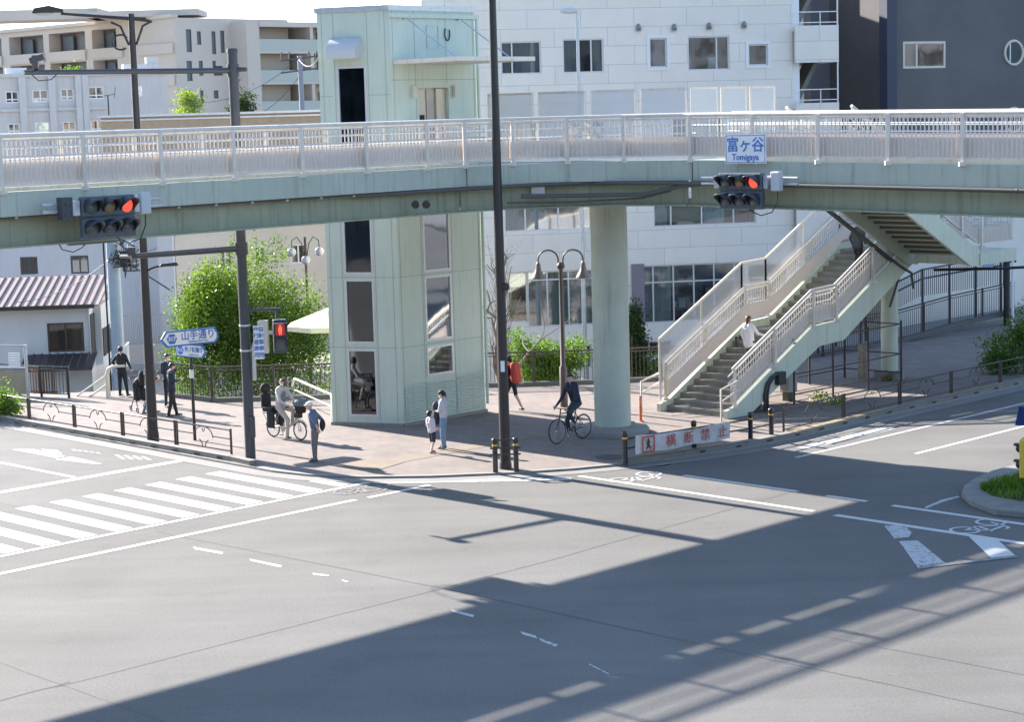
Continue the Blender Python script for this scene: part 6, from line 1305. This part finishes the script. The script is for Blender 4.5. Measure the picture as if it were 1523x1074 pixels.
def person(label, loc, yaw, H=1.65, J=None, top=None, bot=None, shoe=None, skin=None, hair='short', hairm=None, slim=1.0, loose=1.0, shorts=False, short_sleeve=False, skirt=None, mask=False, tshift=0, longtop=0, cat='person'):
    """J: joints as fractions of the height, x right, y forward, z up"""
    top = top or M_CABLE; bot = bot or M_CABLE; shoe = shoe or M_SHOE; skin = skin or M_SKIN; hairm = hairm or M_HAIR
    j = dict(pel=(0, 0, .52), chest=(0, .0, .74), neck=(0, .0, .835), head=(0, .012, .925), look=(0, 1, 0),
             eL=(-.135, -.01, .64), wL=(-.14, .04, .50), eR=(.135, -.01, .64), wR=(.14, .04, .50),
             kL=(-.055, .01, .28), aL=(-.06, -.01, .04), kR=(.055, .01, .28), aR=(.06, -.01, .04), tL=0, tR=0)
    j.update(J or {}); V = {k: (Vector(v)*H if k not in ('look', 'tL', 'tR') else v) for k, v in j.items()}
    T = bpy.data.objects.new('person', None); C.objects.link(T); T.location = loc; T.rotation_euler = (0, 0, yaw); T.empty_display_size = .2; tag(T, label, cat)
    h = H*slim; mb = MB(); segs = []
    def seg(a, b, ra, rb, lab, fl=1.0, side=None): capsule(mb, a, b, ra, rb, fl, side=side); segs.append((Vector(a), Vector(b), ra, rb, lab))
    nd = (V['neck']-V['chest']).normalized(); spine = (V['chest']-V['pel'])
    sh = V['chest']+nd*.062*H; wv = Vector((1, 0, 0)); 
    SHl, SHr = sh-wv*.100*h, sh+wv*.100*h; HPl, HPr = V['pel']-wv*.048*h-Vector((0, 0, .015*H)), V['pel']+wv*.048*h-Vector((0, 0, .015*H))
    seg(SHl, SHr, .036*h, .036*h, 'top'); seg(V['chest']-wv*.045*h, V['chest']+wv*.045*h, .062*h*loose, .062*h*loose, 'top')
    seg(sh-wv*.045*h, V['pel']+spine*.2-wv*.035*h, .058*h*loose, .056*h*loose, 'top'); seg(sh+wv*.045*h, V['pel']+spine*.2+wv*.035*h, .058*h*loose, .056*h*loose, 'top')
    if longtop: seg(V['pel']+spine*.2-wv*.03*h, V['pel']-Vector((0, 0, longtop*H))-wv*.03*h, .062*h*loose, .066*h*loose, 'top'); seg(V['pel']+spine*.2+wv*.03*h, V['pel']-Vector((0, 0, longtop*H))+wv*.03*h, .062*h*loose, .066*h*loose, 'top')
    seg(HPl, HPr, .056*h, .056*h, 'bot')
    seg(V['neck']-nd*.03*H, V['neck']+(V['head']-V['neck'])*.45, .031*h, .028*h, 'skin')
    for s_, S0, HP in (('L', SHl, HPl), ('R', SHr, HPr)):
        e, w, k, a = V['e'+s_], V['w'+s_], V['k'+s_], V['a'+s_]
        seg(S0, e, .033*h*loose, .027*h*loose, 'top'); m_ = 'skin' if short_sleeve else 'top'
        if short_sleeve: seg(S0+(e-S0)*.75, e, .024*h, .023*h, 'skin')
        seg(e, w, .023*h*(1 if short_sleeve else loose), .016*h*(1 if short_sleeve else 1.15), m_)
        seg(HP, k, .052*h*loose, .036*h*loose, 'bot')
        lb = 'skin' if shorts else 'bot'; 
        if shorts: seg(HP+(k-HP)*.9, k, .033*h, .033*h, 'skin')
        seg(k, a, (.033 if shorts else .035*loose)*h, (.02 if shorts else .026*loose)*h, lb)
        ft = R(V['t'+s_]); fd = Vector((math.sin(ft), math.cos(ft), -.0)); toe = a+fd*.085*H-Vector((0, 0, .012*H)); heel = a-fd*.02*H-Vector((0, 0, .012*H))
        seg(heel, toe, .024*H, .019*H, 'shoe', .8)
    # torso bulk remeshed to one skin
    me = bpy.data.meshes.new('b'); me.from_pydata(mb.v, [], mb.f); tmp = bpy.data.objects.new('b', me); C.objects.link(tmp)
    rm = tmp.modifiers.new('r', 'REMESH'); rm.mode = 'VOXEL'; rm.voxel_size = .013*H/1.65; sm = tmp.modifiers.new('s', 'SMOOTH'); sm.iterations = 3; sm.factor = .5
    bpy.context.view_layer.update(); ev = bpy.data.meshes.new_from_object(tmp.evaluated_get(bpy.context.evaluated_depsgraph_get())); bpy.data.objects.remove(tmp)
    nv = len(ev.vertices); co = np.empty(nv*3); ev.vertices.foreach_get('co', co); co = co.reshape(-1, 3); nf = len(ev.polygons); ls = np.empty(nf*4, dtype=int) if all(len(p.vertices) == 4 for p in ev.polygons) else None
    faces = [tuple(p.vertices) for p in ev.polygons]; cen = np.array([co[list(f)].mean(0) for f in faces])
    order = ['skin', 'top', 'bot', 'shoe']; D = np.full((len(cen), 4), 9.0)
    for a, b, ra, rb, lab in segs:
        a_, b_ = np.array(a), np.array(b); d = b_-a_; t = np.clip(((cen-a_)@d)/max(1e-9, d@d), 0, 1); dist = np.linalg.norm(cen-a_-t[:, None]*d, axis=1)-(ra+(rb-ra)*t); i = order.index(lab); D[:, i] = np.minimum(D[:, i], dist)
    if shorts: D[:, 2] += .004
    mi = D.argmin(1).tolist()
    out = MB(); out.v = [tuple(c) for c in co]; out.f = faces; out.m = mi
    # hands: palm, four fingers of different lengths, thumb
    for s_, sg in (('L', -1), ('R', 1)):
        e, w = V['e'+s_], V['w'+s_]; d = (w-e).normalized(); side = Vector((0, 0, 1)) if abs(d.z) < .7 else Vector((0, 1, 0)); side = (side-d*side.dot(d)).normalized(); nn = d.cross(side)*sg
        u = .0105*H; out.mi = 0; capsule(out, w, w+d*.045*H, .016*H, .024*H, .5, 8, side)
        pc = w+d*.05*H
        for i, Lf in enumerate((.040, .046, .043, .034)):
            o = pc+side*(1.5-i)*u*.95; b1 = o+(d*.9-nn*.25).normalized()*Lf*H*.55; b2 = b1+(d*.55-nn*.75).normalized()*Lf*H*.45; capsule(out, o, b1, .0052*H, .0048*H, 1, 6); capsule(out, b1, b2, .0048*H, .004*H, 1, 6)
        o = w+d*.018*H+side*.018*H; b1 = o+(d*.6+side*.7).normalized()*.028*H; capsule(out, o, b1, .0065*H, .0055*H, 1, 6); capsule(out, b1, b1+(d*.9-nn*.3).normalized()*.02*H, .0055*H, .0045*H, 1, 6)
    # head with nose, eyes, ears, mouth
    lk = Vector(V['look']).normalized(); yw = math.atan2(-lk.x, lk.y); pt = math.asin(max(-1, min(1, lk.z)))
    HM = Matrix.Translation(V['head']) @ Matrix.Rotation(yw, 4, 'Z') @ Matrix.Rotation(pt, 4, 'X'); hs = H*.0455 if H > 1.4 else H*.056
    def hb(mb_, c, r, n=12, m=9):
        k = len(mb_.v); mb_.ball((c[0]*hs, c[1]*hs, c[2]*hs), tuple(x*hs for x in r), n, m); mb_.v[k:] = [tuple(HM @ Vector(v)) for v in mb_.v[k:]]
    out.mi = 0
    hb(out, (0, 0, .25), (1.0, 1.22, 1.15), 16, 12); hb(out, (0, .38, -.55), (.72, .75, .95), 14, 10); hb(out, (0, 1.2, -.12), (.17, .26, .28), 8, 6); hb(out, (1.0, .0, .0), (.14, .26, .34), 8, 6); hb(out, (-1.0, .0, .0), (.14, .26, .34), 8, 6)
    out.mi = 4; hb(out, (.38, 1.05, .18), (.15, .12, .09), 8, 6); hb(out, (-.38, 1.05, .18), (.15, .12, .09), 8, 6); hb(out, (0, 1.02, -.72), (.26, .10, .05), 8, 5)
    o = out.build('body', [skin, top, bot, shoe, M_EYE], T, smooth=True)
    g = MB()
    def hh(c, r, **k): hb(g, c, r, 14, 10)
    if hair:
        hh((0, -.13, .62), (1.13, 1.27, 1.0)); hh((0, -.45, .05), (1.06, .98, .95))
        if hair == 'bob': hh((.75, -.05, -.35), (.5, .85, 1.2)); hh((-.75, -.05, -.35), (.5, .85, 1.2)); hh((0, -.7, -.4), (1.05, .65, 1.35))
        if hair == 'long': hh((0, -.95, -1.2), (.55, .38, 1.7)); hh((0, -.9, -2.6), (.40, .28, 1.3))
        if hair == 'tail': hh((0, -1.35, .1), (.3, .45, .35)); hh((0, -1.45, -.8), (.25, .25, .9))
        g.build('hair', hairm, T, smooth=True)
    if mask: g = MB(); hb(g, (0, .62, -.55), (.70, .68, .58), 14, 10); g.build('face_mask', M_MASK, T, smooth=True)
    T['hm'] = 1; del T['hm']; return T, HM, hs, V
def head_ball(name, HM, hs, lst, m, T):
    g = MB()
    for c, r in lst: k = len(g.v); g.ball((c[0]*hs, c[1]*hs, c[2]*hs), tuple(x*hs for x in r), 18, 10); g.v[k:] = [tuple(HM @ Vector(v)) for v in g.v[k:]]
    return g.build(name, m, T, smooth=True)
def facing(v): return math.atan2(-v[0], v[1])
F_S, F_T = Vector((q, -q)), Vector((q, q))
c_ = lambda n, r, g_, b_, **k: mat(n, (r, g_, b_), .8, var=.1, scale=12, **k)
NAVY = c_('navy_cloth', .022, .030, .055); BLK = c_('black_cloth', .018, .018, .022); DEN = c_('denim', .10, .16, .24); LDEN = c_('light_denim', .17, .27, .38); GRY = c_('grey_trousers', .17, .155, .15); SLATE = c_('slate_shirt', .12, .16, .23); WHT = c_('white_cloth', .72, .72, .73); LGR = c_('light_grey_cloth', .52, .52, .54); TAN = c_('beige_cloth', .50, .43, .38); RED = c_('red_backpack_cloth', .52, .07, .045)
# 1 old man, white cap, hands behind hips, leaning forward, facing left-back
b = P(469, 687)
T, HM, hs, V = person('elderly person in white cap and slate shirt standing hands on hips by the kerb', b, R(78), 1.60, dict(pel=(0, -.015, .53), chest=(0, .0, .735), neck=(0, .03, .825), head=(0, .065, .91), look=(-.1, 1, -.12), eL=(-.16, -.08, .66), wL=(-.10, -.10, .545), eR=(.16, -.09, .66), wR=(.10, -.11, .55), kL=(-.06, .0, .29), kR=(.06, .01, .29), aL=(-.075, -.02, .04), aR=(.075, .02, .04), tL=-15, tR=20), SLATE, GRY, loose=1.12, short_sleeve=True, hair=None)
head_ball('cap', HM, hs, [((0, -.1, .75), (1.18, 1.32, .82)), ((0, 1.2, .50), (.85, .75, .10))], c_('white_cap', .70, .70, .76), T)
g = MB(); g.ball((.03*1.6, -.135*1.6, .60*1.6), (.13, .07, .15), 12, 8); g.build('waist_bag', BLK, T, smooth=True)
# 2 boy
b = P(642, 674)
T, HM, hs, V = person('small boy in white and navy top and navy shorts looking up beside his mother', b, R(-50), 1.15, dict(pel=(0, .03, .50), chest=(0, -.0, .70), neck=(0, -.01, .80), head=(0, -.015, .90), look=(0, 1, .35), eL=(-.13, .0, .62), wL=(-.07, .13, .55), eR=(.13, .0, .62), wR=(.07, .13, .55), kL=(-.05, .05, .27), kR=(.05, .03, .27), aL=(-.05, .05, .04), aR=(.07, -.07, .04)), c_('boy_white_top', .60, .58, .62), NAVY, shoe=c_('red_brown_shoe', .25, .08, .06), skin=M_SKINL, shorts=True, short_sleeve=True, slim=1.06, loose=1.15, longtop=-.02)
g = MB(); capsule(g, (-.04, .0, .80), (.04, .0, .80), .084, .084); g.build('navy_yoke', NAVY, T, smooth=True)
# 3 mother carrying dark jacket, cap and mask
b = P(661, 668)
T, HM, hs, V = person('person in dark cap, pale top and jeans holding a dark bag', b, R(75), 1.58, dict(head=(0, .02, .925), look=(0, 1, -.25), eL=(-.14, .03, .66), wL=(-.02, .14, .655), eR=(.14, .03, .65), wR=(.03, .14, .67), kL=(-.07, .01, .28), kR=(.07, .02, .28), aL=(-.085, -.01, .04), aR=(.085, .02, .04), tL=-12, tR=15), LGR, LDEN, loose=1.05, mask=True, hair='tail')
head_ball('cap', HM, hs, [((0, -.1, .72), (1.16, 1.3, .85)), ((0, 1.15, .45), (.8, .6, .12))], BLK, T)
g = MB(); g.ball((0, .20, 1.15), (.13, .09, .13), 12, 8); g.ball((.02, .19, .88), (.12, .10, .25), 12, 8); g.build('held_jacket', NAVY, T, smooth=True)
# 4 walker with red backpack
b = P(762, 611)
T, HM, hs, V = person('person striding away in black shorts with a red backpack behind the tallest pole', b, R(48), 1.66, dict(pel=(0, 0, .52), chest=(0, .03, .74), neck=(0, .045, .83), head=(0, .06, .92), eL=(-.14, -.05, .65), wL=(-.12, .05, .56), eR=(.14, -.06, .66), wR=(.13, -.12, .55), kL=(-.05, .10, .29), aL=(-.05, .16, .05), kR=(.05, -.05, .28), aR=(.05, -.20, .05)), BLK, BLK, shorts=True, short_sleeve=True, skin=M_SKIN, hair='tail')
g = MB(); capsule(g, (-.05, -.15, 1.36), (-.06, -.19, .98), .12, .14, .85); capsule(g, (.05, -.15, 1.36), (.06, -.19, .98), .12, .14, .85)
for s_ in (-1, 1): g.tube([(s_*.12, -.06, 1.40), (s_*.12, .10, 1.36), (s_*.13, .10, 1.15), (s_*.14, -.08, 1.0)], .02, 6)
g.build('backpack', RED, T, smooth=True); g = MB(); g.ball((.20, -.22, .88), (.05, .09, .09), 10, 7); g.build('white_bag', WHT, T, smooth=True)
# 5 man in black at the steps, hand on hip, back turned
b = P(183, 590)
T, HM, hs, V = person('person in black clothes seen from behind with hand on hip near the steps', b, R(-25), 1.66, dict(head=(-.01, .01, .925), look=(-.4, 1, 0), eL=(-.185, -.03, .68), wL=(-.10, -.02, .56), eR=(.16, .02, .65), wR=(.15, .10, .54), kL=(-.06, .0, .28), kR=(.075, .01, .28), aL=(-.06, -.01, .04), aR=(.10, .02, .04)), BLK, BLK, loose=1.08)
# 6 child buggy beside him
b = P(210, 612); T = thing('pushchair', 'folded dark pushchair standing between the man in black and the street lamp', 'pushchair', b, R(30)); g = MB()
for x in (-.2, .2): g.tube([(x, -.3, .12), (x, -.05, .6), (x, .3, 1.0), (x, .42, 1.02)], .015, 6); g.tube([(x, .3, .12), (x, -.05, .55), (x*.9, -.25, .95)], .015, 6)
g.tube([(-.2, .42, 1.02), (.2, .42, 1.02)], .018, 6); g.build('frame', M_CABLE, T, smooth=True); g = MB(); capsule(g, (-.1, -.02, .45), (-.1, .05, .85), .13, .12, .8); capsule(g, (.1, -.02, .45), (.1, .05, .85), .13, .12, .8); g.ball((0, -.08, .95), (.2, .2, .14), 12, 8); g.build('seat', BLK, T, smooth=True)
for x in (-.22, .22):
    for y in (-.3, .3): g = MB(); g.torus((x, y, .09), .08, .018, 'X', 16, 6); g.build('wheel', M_SHOE, T, smooth=True)
# 7 person behind the lamp pole
b = P(222, 616)
T, HM, hs, V = person('person in dark top and blue jeans half hidden by the dark street lamp pole', b, R(-70), 1.64, dict(eL=(-.13, .04, .66), wL=(-.06, .15, .64), eR=(.13, .04, .66), wR=(.05, .17, .67), look=(0, 1, -.3), kL=(-.05, .07, .28), aL=(-.05, .12, .04), kR=(.05, -.02, .28), aR=(.05, -.12, .04)), BLK, DEN, skin=M_SKINL)
g = MB(); g.ball((0, -.19, 1.15), (.13, .09, .20), 12, 8); g.build('rucksack', BLK, T, smooth=True)
# 8 person with mask behind
b = P(252, 606)
T, HM, hs, V = person('masked person in dark suit standing just behind the one looking at a phone', b, R(-150), 1.70, dict(eL=(-.13, .03, .66), wL=(-.07, .13, .60), eR=(.13, .03, .66), wR=(.07, .13, .60), look=(-.2, 1, -.1)), NAVY, BLK, mask=True)
# 9 navy suit with phone
b = P(257, 620)
T, HM, hs, V = person('person in navy suit looking down at a phone left of the direction sign post', b, R(-68), 1.66, dict(head=(0, .03, .92), look=(0, 1, -.4), chest=(0, .0, .74), eL=(-.13, .03, .65), wL=(-.05, .16, .66), eR=(.13, .03, .65), wR=(.04, .16, .67), kL=(-.05, .04, .28), aL=(-.05, .09, .04), kR=(.06, -.03, .28), aR=(.06, -.09, .04)), NAVY, BLK, loose=1.1, longtop=.03)
g = MB(); g.box(-.04, .04, .325, .335, 1.10, 1.25); g.build('phone', M_CABLE, T)
# 10 woman in white on the stairs
def on_flight(s_, t_):
    z = .05
    for a, zz_, r in prof:
        if t_ > a: z = zz_+r
    return W(s_, t_, z)
b = on_flight(-35.3, 45.15)
T, HM, hs, V = person('person in loose white blouse and black trousers climbing the stair, hand on the rail', b, R(-42), 1.60, dict(pel=(0, .02, .53), look=(.3, 1, .0), eL=(-.13, -.03, .65), wL=(-.13, .03, .54), eR=(.17, .05, .67), wR=(.27, .17, .62), kL=(-.05, .09, .33), aL=(-.05, .04, .14), kR=(.05, .0, .28), aR=(.05, -.05, .04)), WHT, BLK, loose=1.25, longtop=.07, hair='long', hairm=M_HAIRB, slim=.95)
# 11 person at the top of the lower flight
b = on_flight(-35.5, 50.95)
T, HM, hs, V = person('person in dark jacket near the top of the lower stair flight', b, R(-45), 1.66, dict(pel=(0, .02, .53), chest=(0, .05, .74), neck=(0, .07, .83), head=(0, .09, .92), eL=(-.15, .0, .66), wL=(-.15, .05, .55), eR=(.15, .0, .66), wR=(.15, .05, .55), kL=(-.05, .09, .33), aL=(-.05, .04, .12), aR=(.05, -.05, .04)), c_('dark_jacket', .045, .05, .055), BLK, loose=1.25, longtop=.02)

# ================================================================== bicycles
M_TYRE = mat('tyre', (.025, .025, .028), .7); M_RIM = mat('rim_alloy', (.45, .46, .48), .3, metal=.8); M_CHR = mat('chrome', (.5, .5, .52), .25, metal=.9)
def wheel(name, par, x, r, tw=.018, nsp=20):
    g = MB(); g.torus((x, 0, r), r-tw, tw, 'Y', 36, 8); w = g.build(name, M_TYRE, par, smooth=True)
    g = MB(); g.torus((x, 0, r), r-tw*2.2, .009, 'Y', 36, 6); g.build('rim', M_RIM, w, smooth=True)
    g = MB()
    for i in range(nsp): a = 2*math.pi*i/nsp; g.tube([(x+.02*math.cos(a+.6), .02*(-1)**i, r+.02*math.sin(a+.6)), (x+(r-tw*2.2)*math.cos(a), 0, r+(r-tw*2.2)*math.sin(a))], .0022, 4, cap=False)
    g.tube([(x, -.05, r), (x, .05, r)], .02, 8); g.build('spokes', M_CHR, w); return w
def bike(label, loc, yaw, r=.335, wb=1.02, frame_m=None, step=False):
    T = thing('bicycle', label, 'bicycle', loc, yaw)     # front towards +x
    fm = frame_m or M_BOL; wheel('wheel', T, -wb/2, r); wheel('wheel', T, wb/2, r)
    bb = Vector((-.08, 0, .28)); st_ = Vector((-.24, 0, .78)); hd = Vector((wb/2-.14, 0, .80)); hd0 = Vector((wb/2-.10, 0, .66)); ra = Vector((-wb/2, 0, r)); fa = Vector((wb/2, 0, r))
    g = MB()
    if step: g.tube([hd0, hd0+Vector((-.15, 0, -.22)), bb+Vector((.12, 0, .02)), bb], .026, 8)
    else: g.tube([hd, st_+Vector((.02, 0, -.02))], .016, 8); g.tube([hd0, bb], .019, 8)
    g.tube([bb, st_, st_+Vector((-.03, 0, .12))], .016, 8)
    for y in (-.05, .05): g.tube([bb, ra+Vector((0, y, 0))], .010, 6); g.tube([st_+Vector((0, 0, -.06)), ra+Vector((0, y, 0))], .009, 6); g.tube([hd0, fa+Vector((0, y, 0))], .012, 6)
    g.tube([hd0, hd, hd+Vector((-.02, 0, .12))], .018, 8); g.build('frame', fm, T, smooth=True)
    g = MB(); g.ball((st_.x-.04, 0, .93), (.13, .065, .035), 12, 6); g.build('saddle', M_SHOE, T, smooth=True)
    g = MB(); hz = hd.z+.12; g.tube([(hd.x-.06, -.29, hz+.02), (hd.x+.02, -.1, hz+.02), (hd.x+.02, .1, hz+.02), (hd.x-.06, .29, hz+.02)], .013, 8)
    for y in (-.27, .27): g.tube([(hd.x-.04, y*.85, hz+.02), (hd.x-.10, y*1.08, hz+.02)], .02, 8)
    g.build('handlebar', M_SHOE, T, smooth=True)
    g = MB(); g.lathe([(.09, -.006), (.09, .006)], bb+Vector((0, -.06, 0)), 20, Matrix.Rotation(R(90), 3, 'X')); g.tube([bb+Vector((0, -.07, 0)), bb+Vector((.0, -.07, -.17))], .012, 6); g.tube([bb+Vector((0, .07, 0)), bb+Vector((0, .07, .17))], .012, 6); g.cbox(bb+Vector((0, -.12, -.17)), (.09, .09, .025)); g.cbox(bb+Vector((0, .12, .17)), (.09, .09, .025))
    g.tube([bb+Vector((0, -.06, .085)), ra+Vector((0, -.06, .04))], .006, 4); g.tube([bb+Vector((0, -.06, -.085)), ra+Vector((0, -.06, -.04))], .006, 4); g.build('crankset', M_CHR, T)
    return T, bb, st_, hd
# city bicycle with rider in navy
bA, bB = P(838, 659), P(858, 643)
c1 = P(829, 660.5); c2 = c1+Vector((.72, .76, 0))
d = (c1-c2); wb = d.length; mid = (c1+c2)/2; yw = math.atan2(d.y, d.x); wb = min(1.1, max(.98, wb))
T, bb, st_, hd = bike('black city bicycle ridden past the base of the round column', mid, yw, .34, wb)
H = 1.72
def rider(label, mid, yw, H, seat, bar, ped, **k):
    # person frame: y forward = bike +x
    f = 1/H; Jd = dict(pel=(0, seat[0]*f, (seat[1]+.10)*f), chest=(0, (seat[0]+k.pop('lean', .18))*f, (seat[1]+.48)*f), kL=(-.06, (seat[0]+.42)*f, (seat[1]-.12)*f), aL=(-.06, (ped[0]+.03)*f, (ped[1]+.24)*f), kR=(.065, (seat[0]+.26)*f, (seat[1]-.38)*f), aR=(.065, ped[0]*f, (ped[1]-.08)*f))
    ch = Jd['chest']; Jd['neck'] = (0, ch[1]+.03, ch[2]+.085); Jd['head'] = (0, ch[1]+.05, ch[2]+.175)
    Jd['wL'] = (-.135, (bar[0]-.09)*f, (bar[1]+.03)*f); Jd['wR'] = (.135, (bar[0]-.09)*f, (bar[1]+.03)*f)
    for s_, sg in (('L', -1), ('R', 1)): w = Jd['w'+s_]; Jd['e'+s_] = (sg*.15, (ch[1]+w[1])/2-.03, (ch[2]+.05+w[2])/2-.05)
    Jd.update(k.pop('J', {})); return person(label, mid, yw-R(90), H, Jd, **k)
rider('cyclist in navy jacket looking back over the shoulder on the black bicycle', mid, yw, 1.66, (-.27, .93), (hd.x, .94), (-.08, .28), top=NAVY, bot=c_('dark_teal_trousers', .035, .06, .07), shoe=c_('beige_shoe', .35, .32, .25), loose=1.15, J=dict(look=(-.8, .7, 0)), lean=.14)
# child-seat bicycle
c1 = P(447, 655); c2 = P(407, 650); d = c1-c2; mid = (c1+c2)/2; yw = math.atan2(d.y, d.x)
T, bb, st_, hd = bike('cargo bicycle with black rear child seat and a covered front basket', mid, yw, .27, max(1.05, min(1.2, d.length)), mat('bike_frame_white', (.55, .52, .48), .4), step=True)
wb = max(1.05, min(1.2, d.length))
g = MB(); g.tube([(-.32, 0, .70), (-.85, 0, .68)], .02, 6); g.tube([(-.82, -.1, .66), (-wb/2, -.08, .28)], .012, 6); g.tube([(-.82, .1, .66), (-wb/2, .08, .28)], .012, 6); g.box(-.85, -.32, -.09, .09, .66, .69); g.build('rear_rack', M_CHR, T)
CS = part('child_seat', T, (-.58, 0, .70)); g = MB(); g.add([(-.18, -.18, .02), (.2, -.18, .02), (.2, .18, .02), (-.18, .18, .02), (-.2, -.2, .16), (.22, -.2, .16), (.22, .2, .16), (-.2, .2, .16)], [(3, 2, 1, 0), (4, 5, 6, 7), (0, 1, 5, 4), (1, 2, 6, 5), (2, 3, 7, 6), (3, 0, 4, 7)]); g.build('seat', BLK, CS, bevel=.03)
g = MB(); g.box(-.26, -.17, -.17, .17, .1, .52); g.build('backrest', BLK, CS, bevel=.04); g = MB(); g.ball((-.22, 0, .66), (.12, .17, .15), 14, 8); g.build('headrest', BLK, CS, smooth=True)
for y in (-.17, .17): g = MB(); g.box(.0, .28, y-.03, y+.03, -.42, .04); g.build('leg_guard', BLK, CS, bevel=.02)
BK = part('front_basket', T, (hd.x+.20, 0, .78)); g = MB(); n = 14
for i in range(n): a = 2*math.pi*i/n; g.tube([(.13*math.cos(a), .13*math.sin(a), .0), (.2*math.cos(a), .2*math.sin(a), .28)], .006, 4)
for k in range(5): r_ = .13+.07*k/4; g.torus((0, 0, .28*k/4), r_, .007, 'Z', 20, 4)
g.lathe([(.12, .0), (.185, .24)], n=14); g.build('wicker', mat('basket_black', (.03, .03, .03), .7), BK); g = MB(); g.ball((0, 0, .27), (.23, .22, .13), 16, 8); g.build('patterned_cover', mat('basket_cover', (.16, .20, .21), .8, var=.9, scale=25), BK, smooth=True)
g = MB(); g.box(hd.x-.02, hd.x+.2, -.07, .07, .62, .76); g.build('battery_lamp', M_SHOE, T, bevel=.02); g = MB(); g.box(-.28, -.12, -.06, .06, .33, .62); g.build('battery', M_SHOE, T, bevel=.02)
g = MB(); g.tube([(wb/2+(.30)*math.cos(a), 0, .27+.30*math.sin(a)) for a in np.linspace(.4, 2.6, 10)], .02, 6); g.tube([(-wb/2+(.30)*math.cos(a), 0, .27+.30*math.sin(a)) for a in np.linspace(.6, 3.0, 10)], .02, 6); g.build('mudguard', mat('bike_frame_white', (.55, .52, .48), .4), T)
T, HM, hs, V = rider('masked person in pale sweater seated on the cargo bicycle', mid, yw, 1.58, (-.22, .80), (hd.x, .95), (.0, .10), top=c_('pale_sweater', .55, .52, .50), bot=TAN, shoe=c_('brown_shoe', .12, .07, .05), hair='bob', hairm=M_HAIRB, mask=True, skin=M_SKINL, loose=1.12, lean=.05, J=dict(look=(.9, .5, 0), kL=(-.07, .12, .50), aL=(-.09, .05, .25), kR=(.08, .13, .35), aR=(.10, .12, .06)))

g = MB(); c = V['chest']; capsule(g, c+Vector((-.04, .03, .02)), c+Vector((-.035, .03, -.20)), .098, .096); capsule(g, c+Vector((.04, .03, .02)), c+Vector((.035, .03, -.20)), .098, .096); g.build('vest', c_('grey_vest', .22, .23, .24), T, smooth=True)
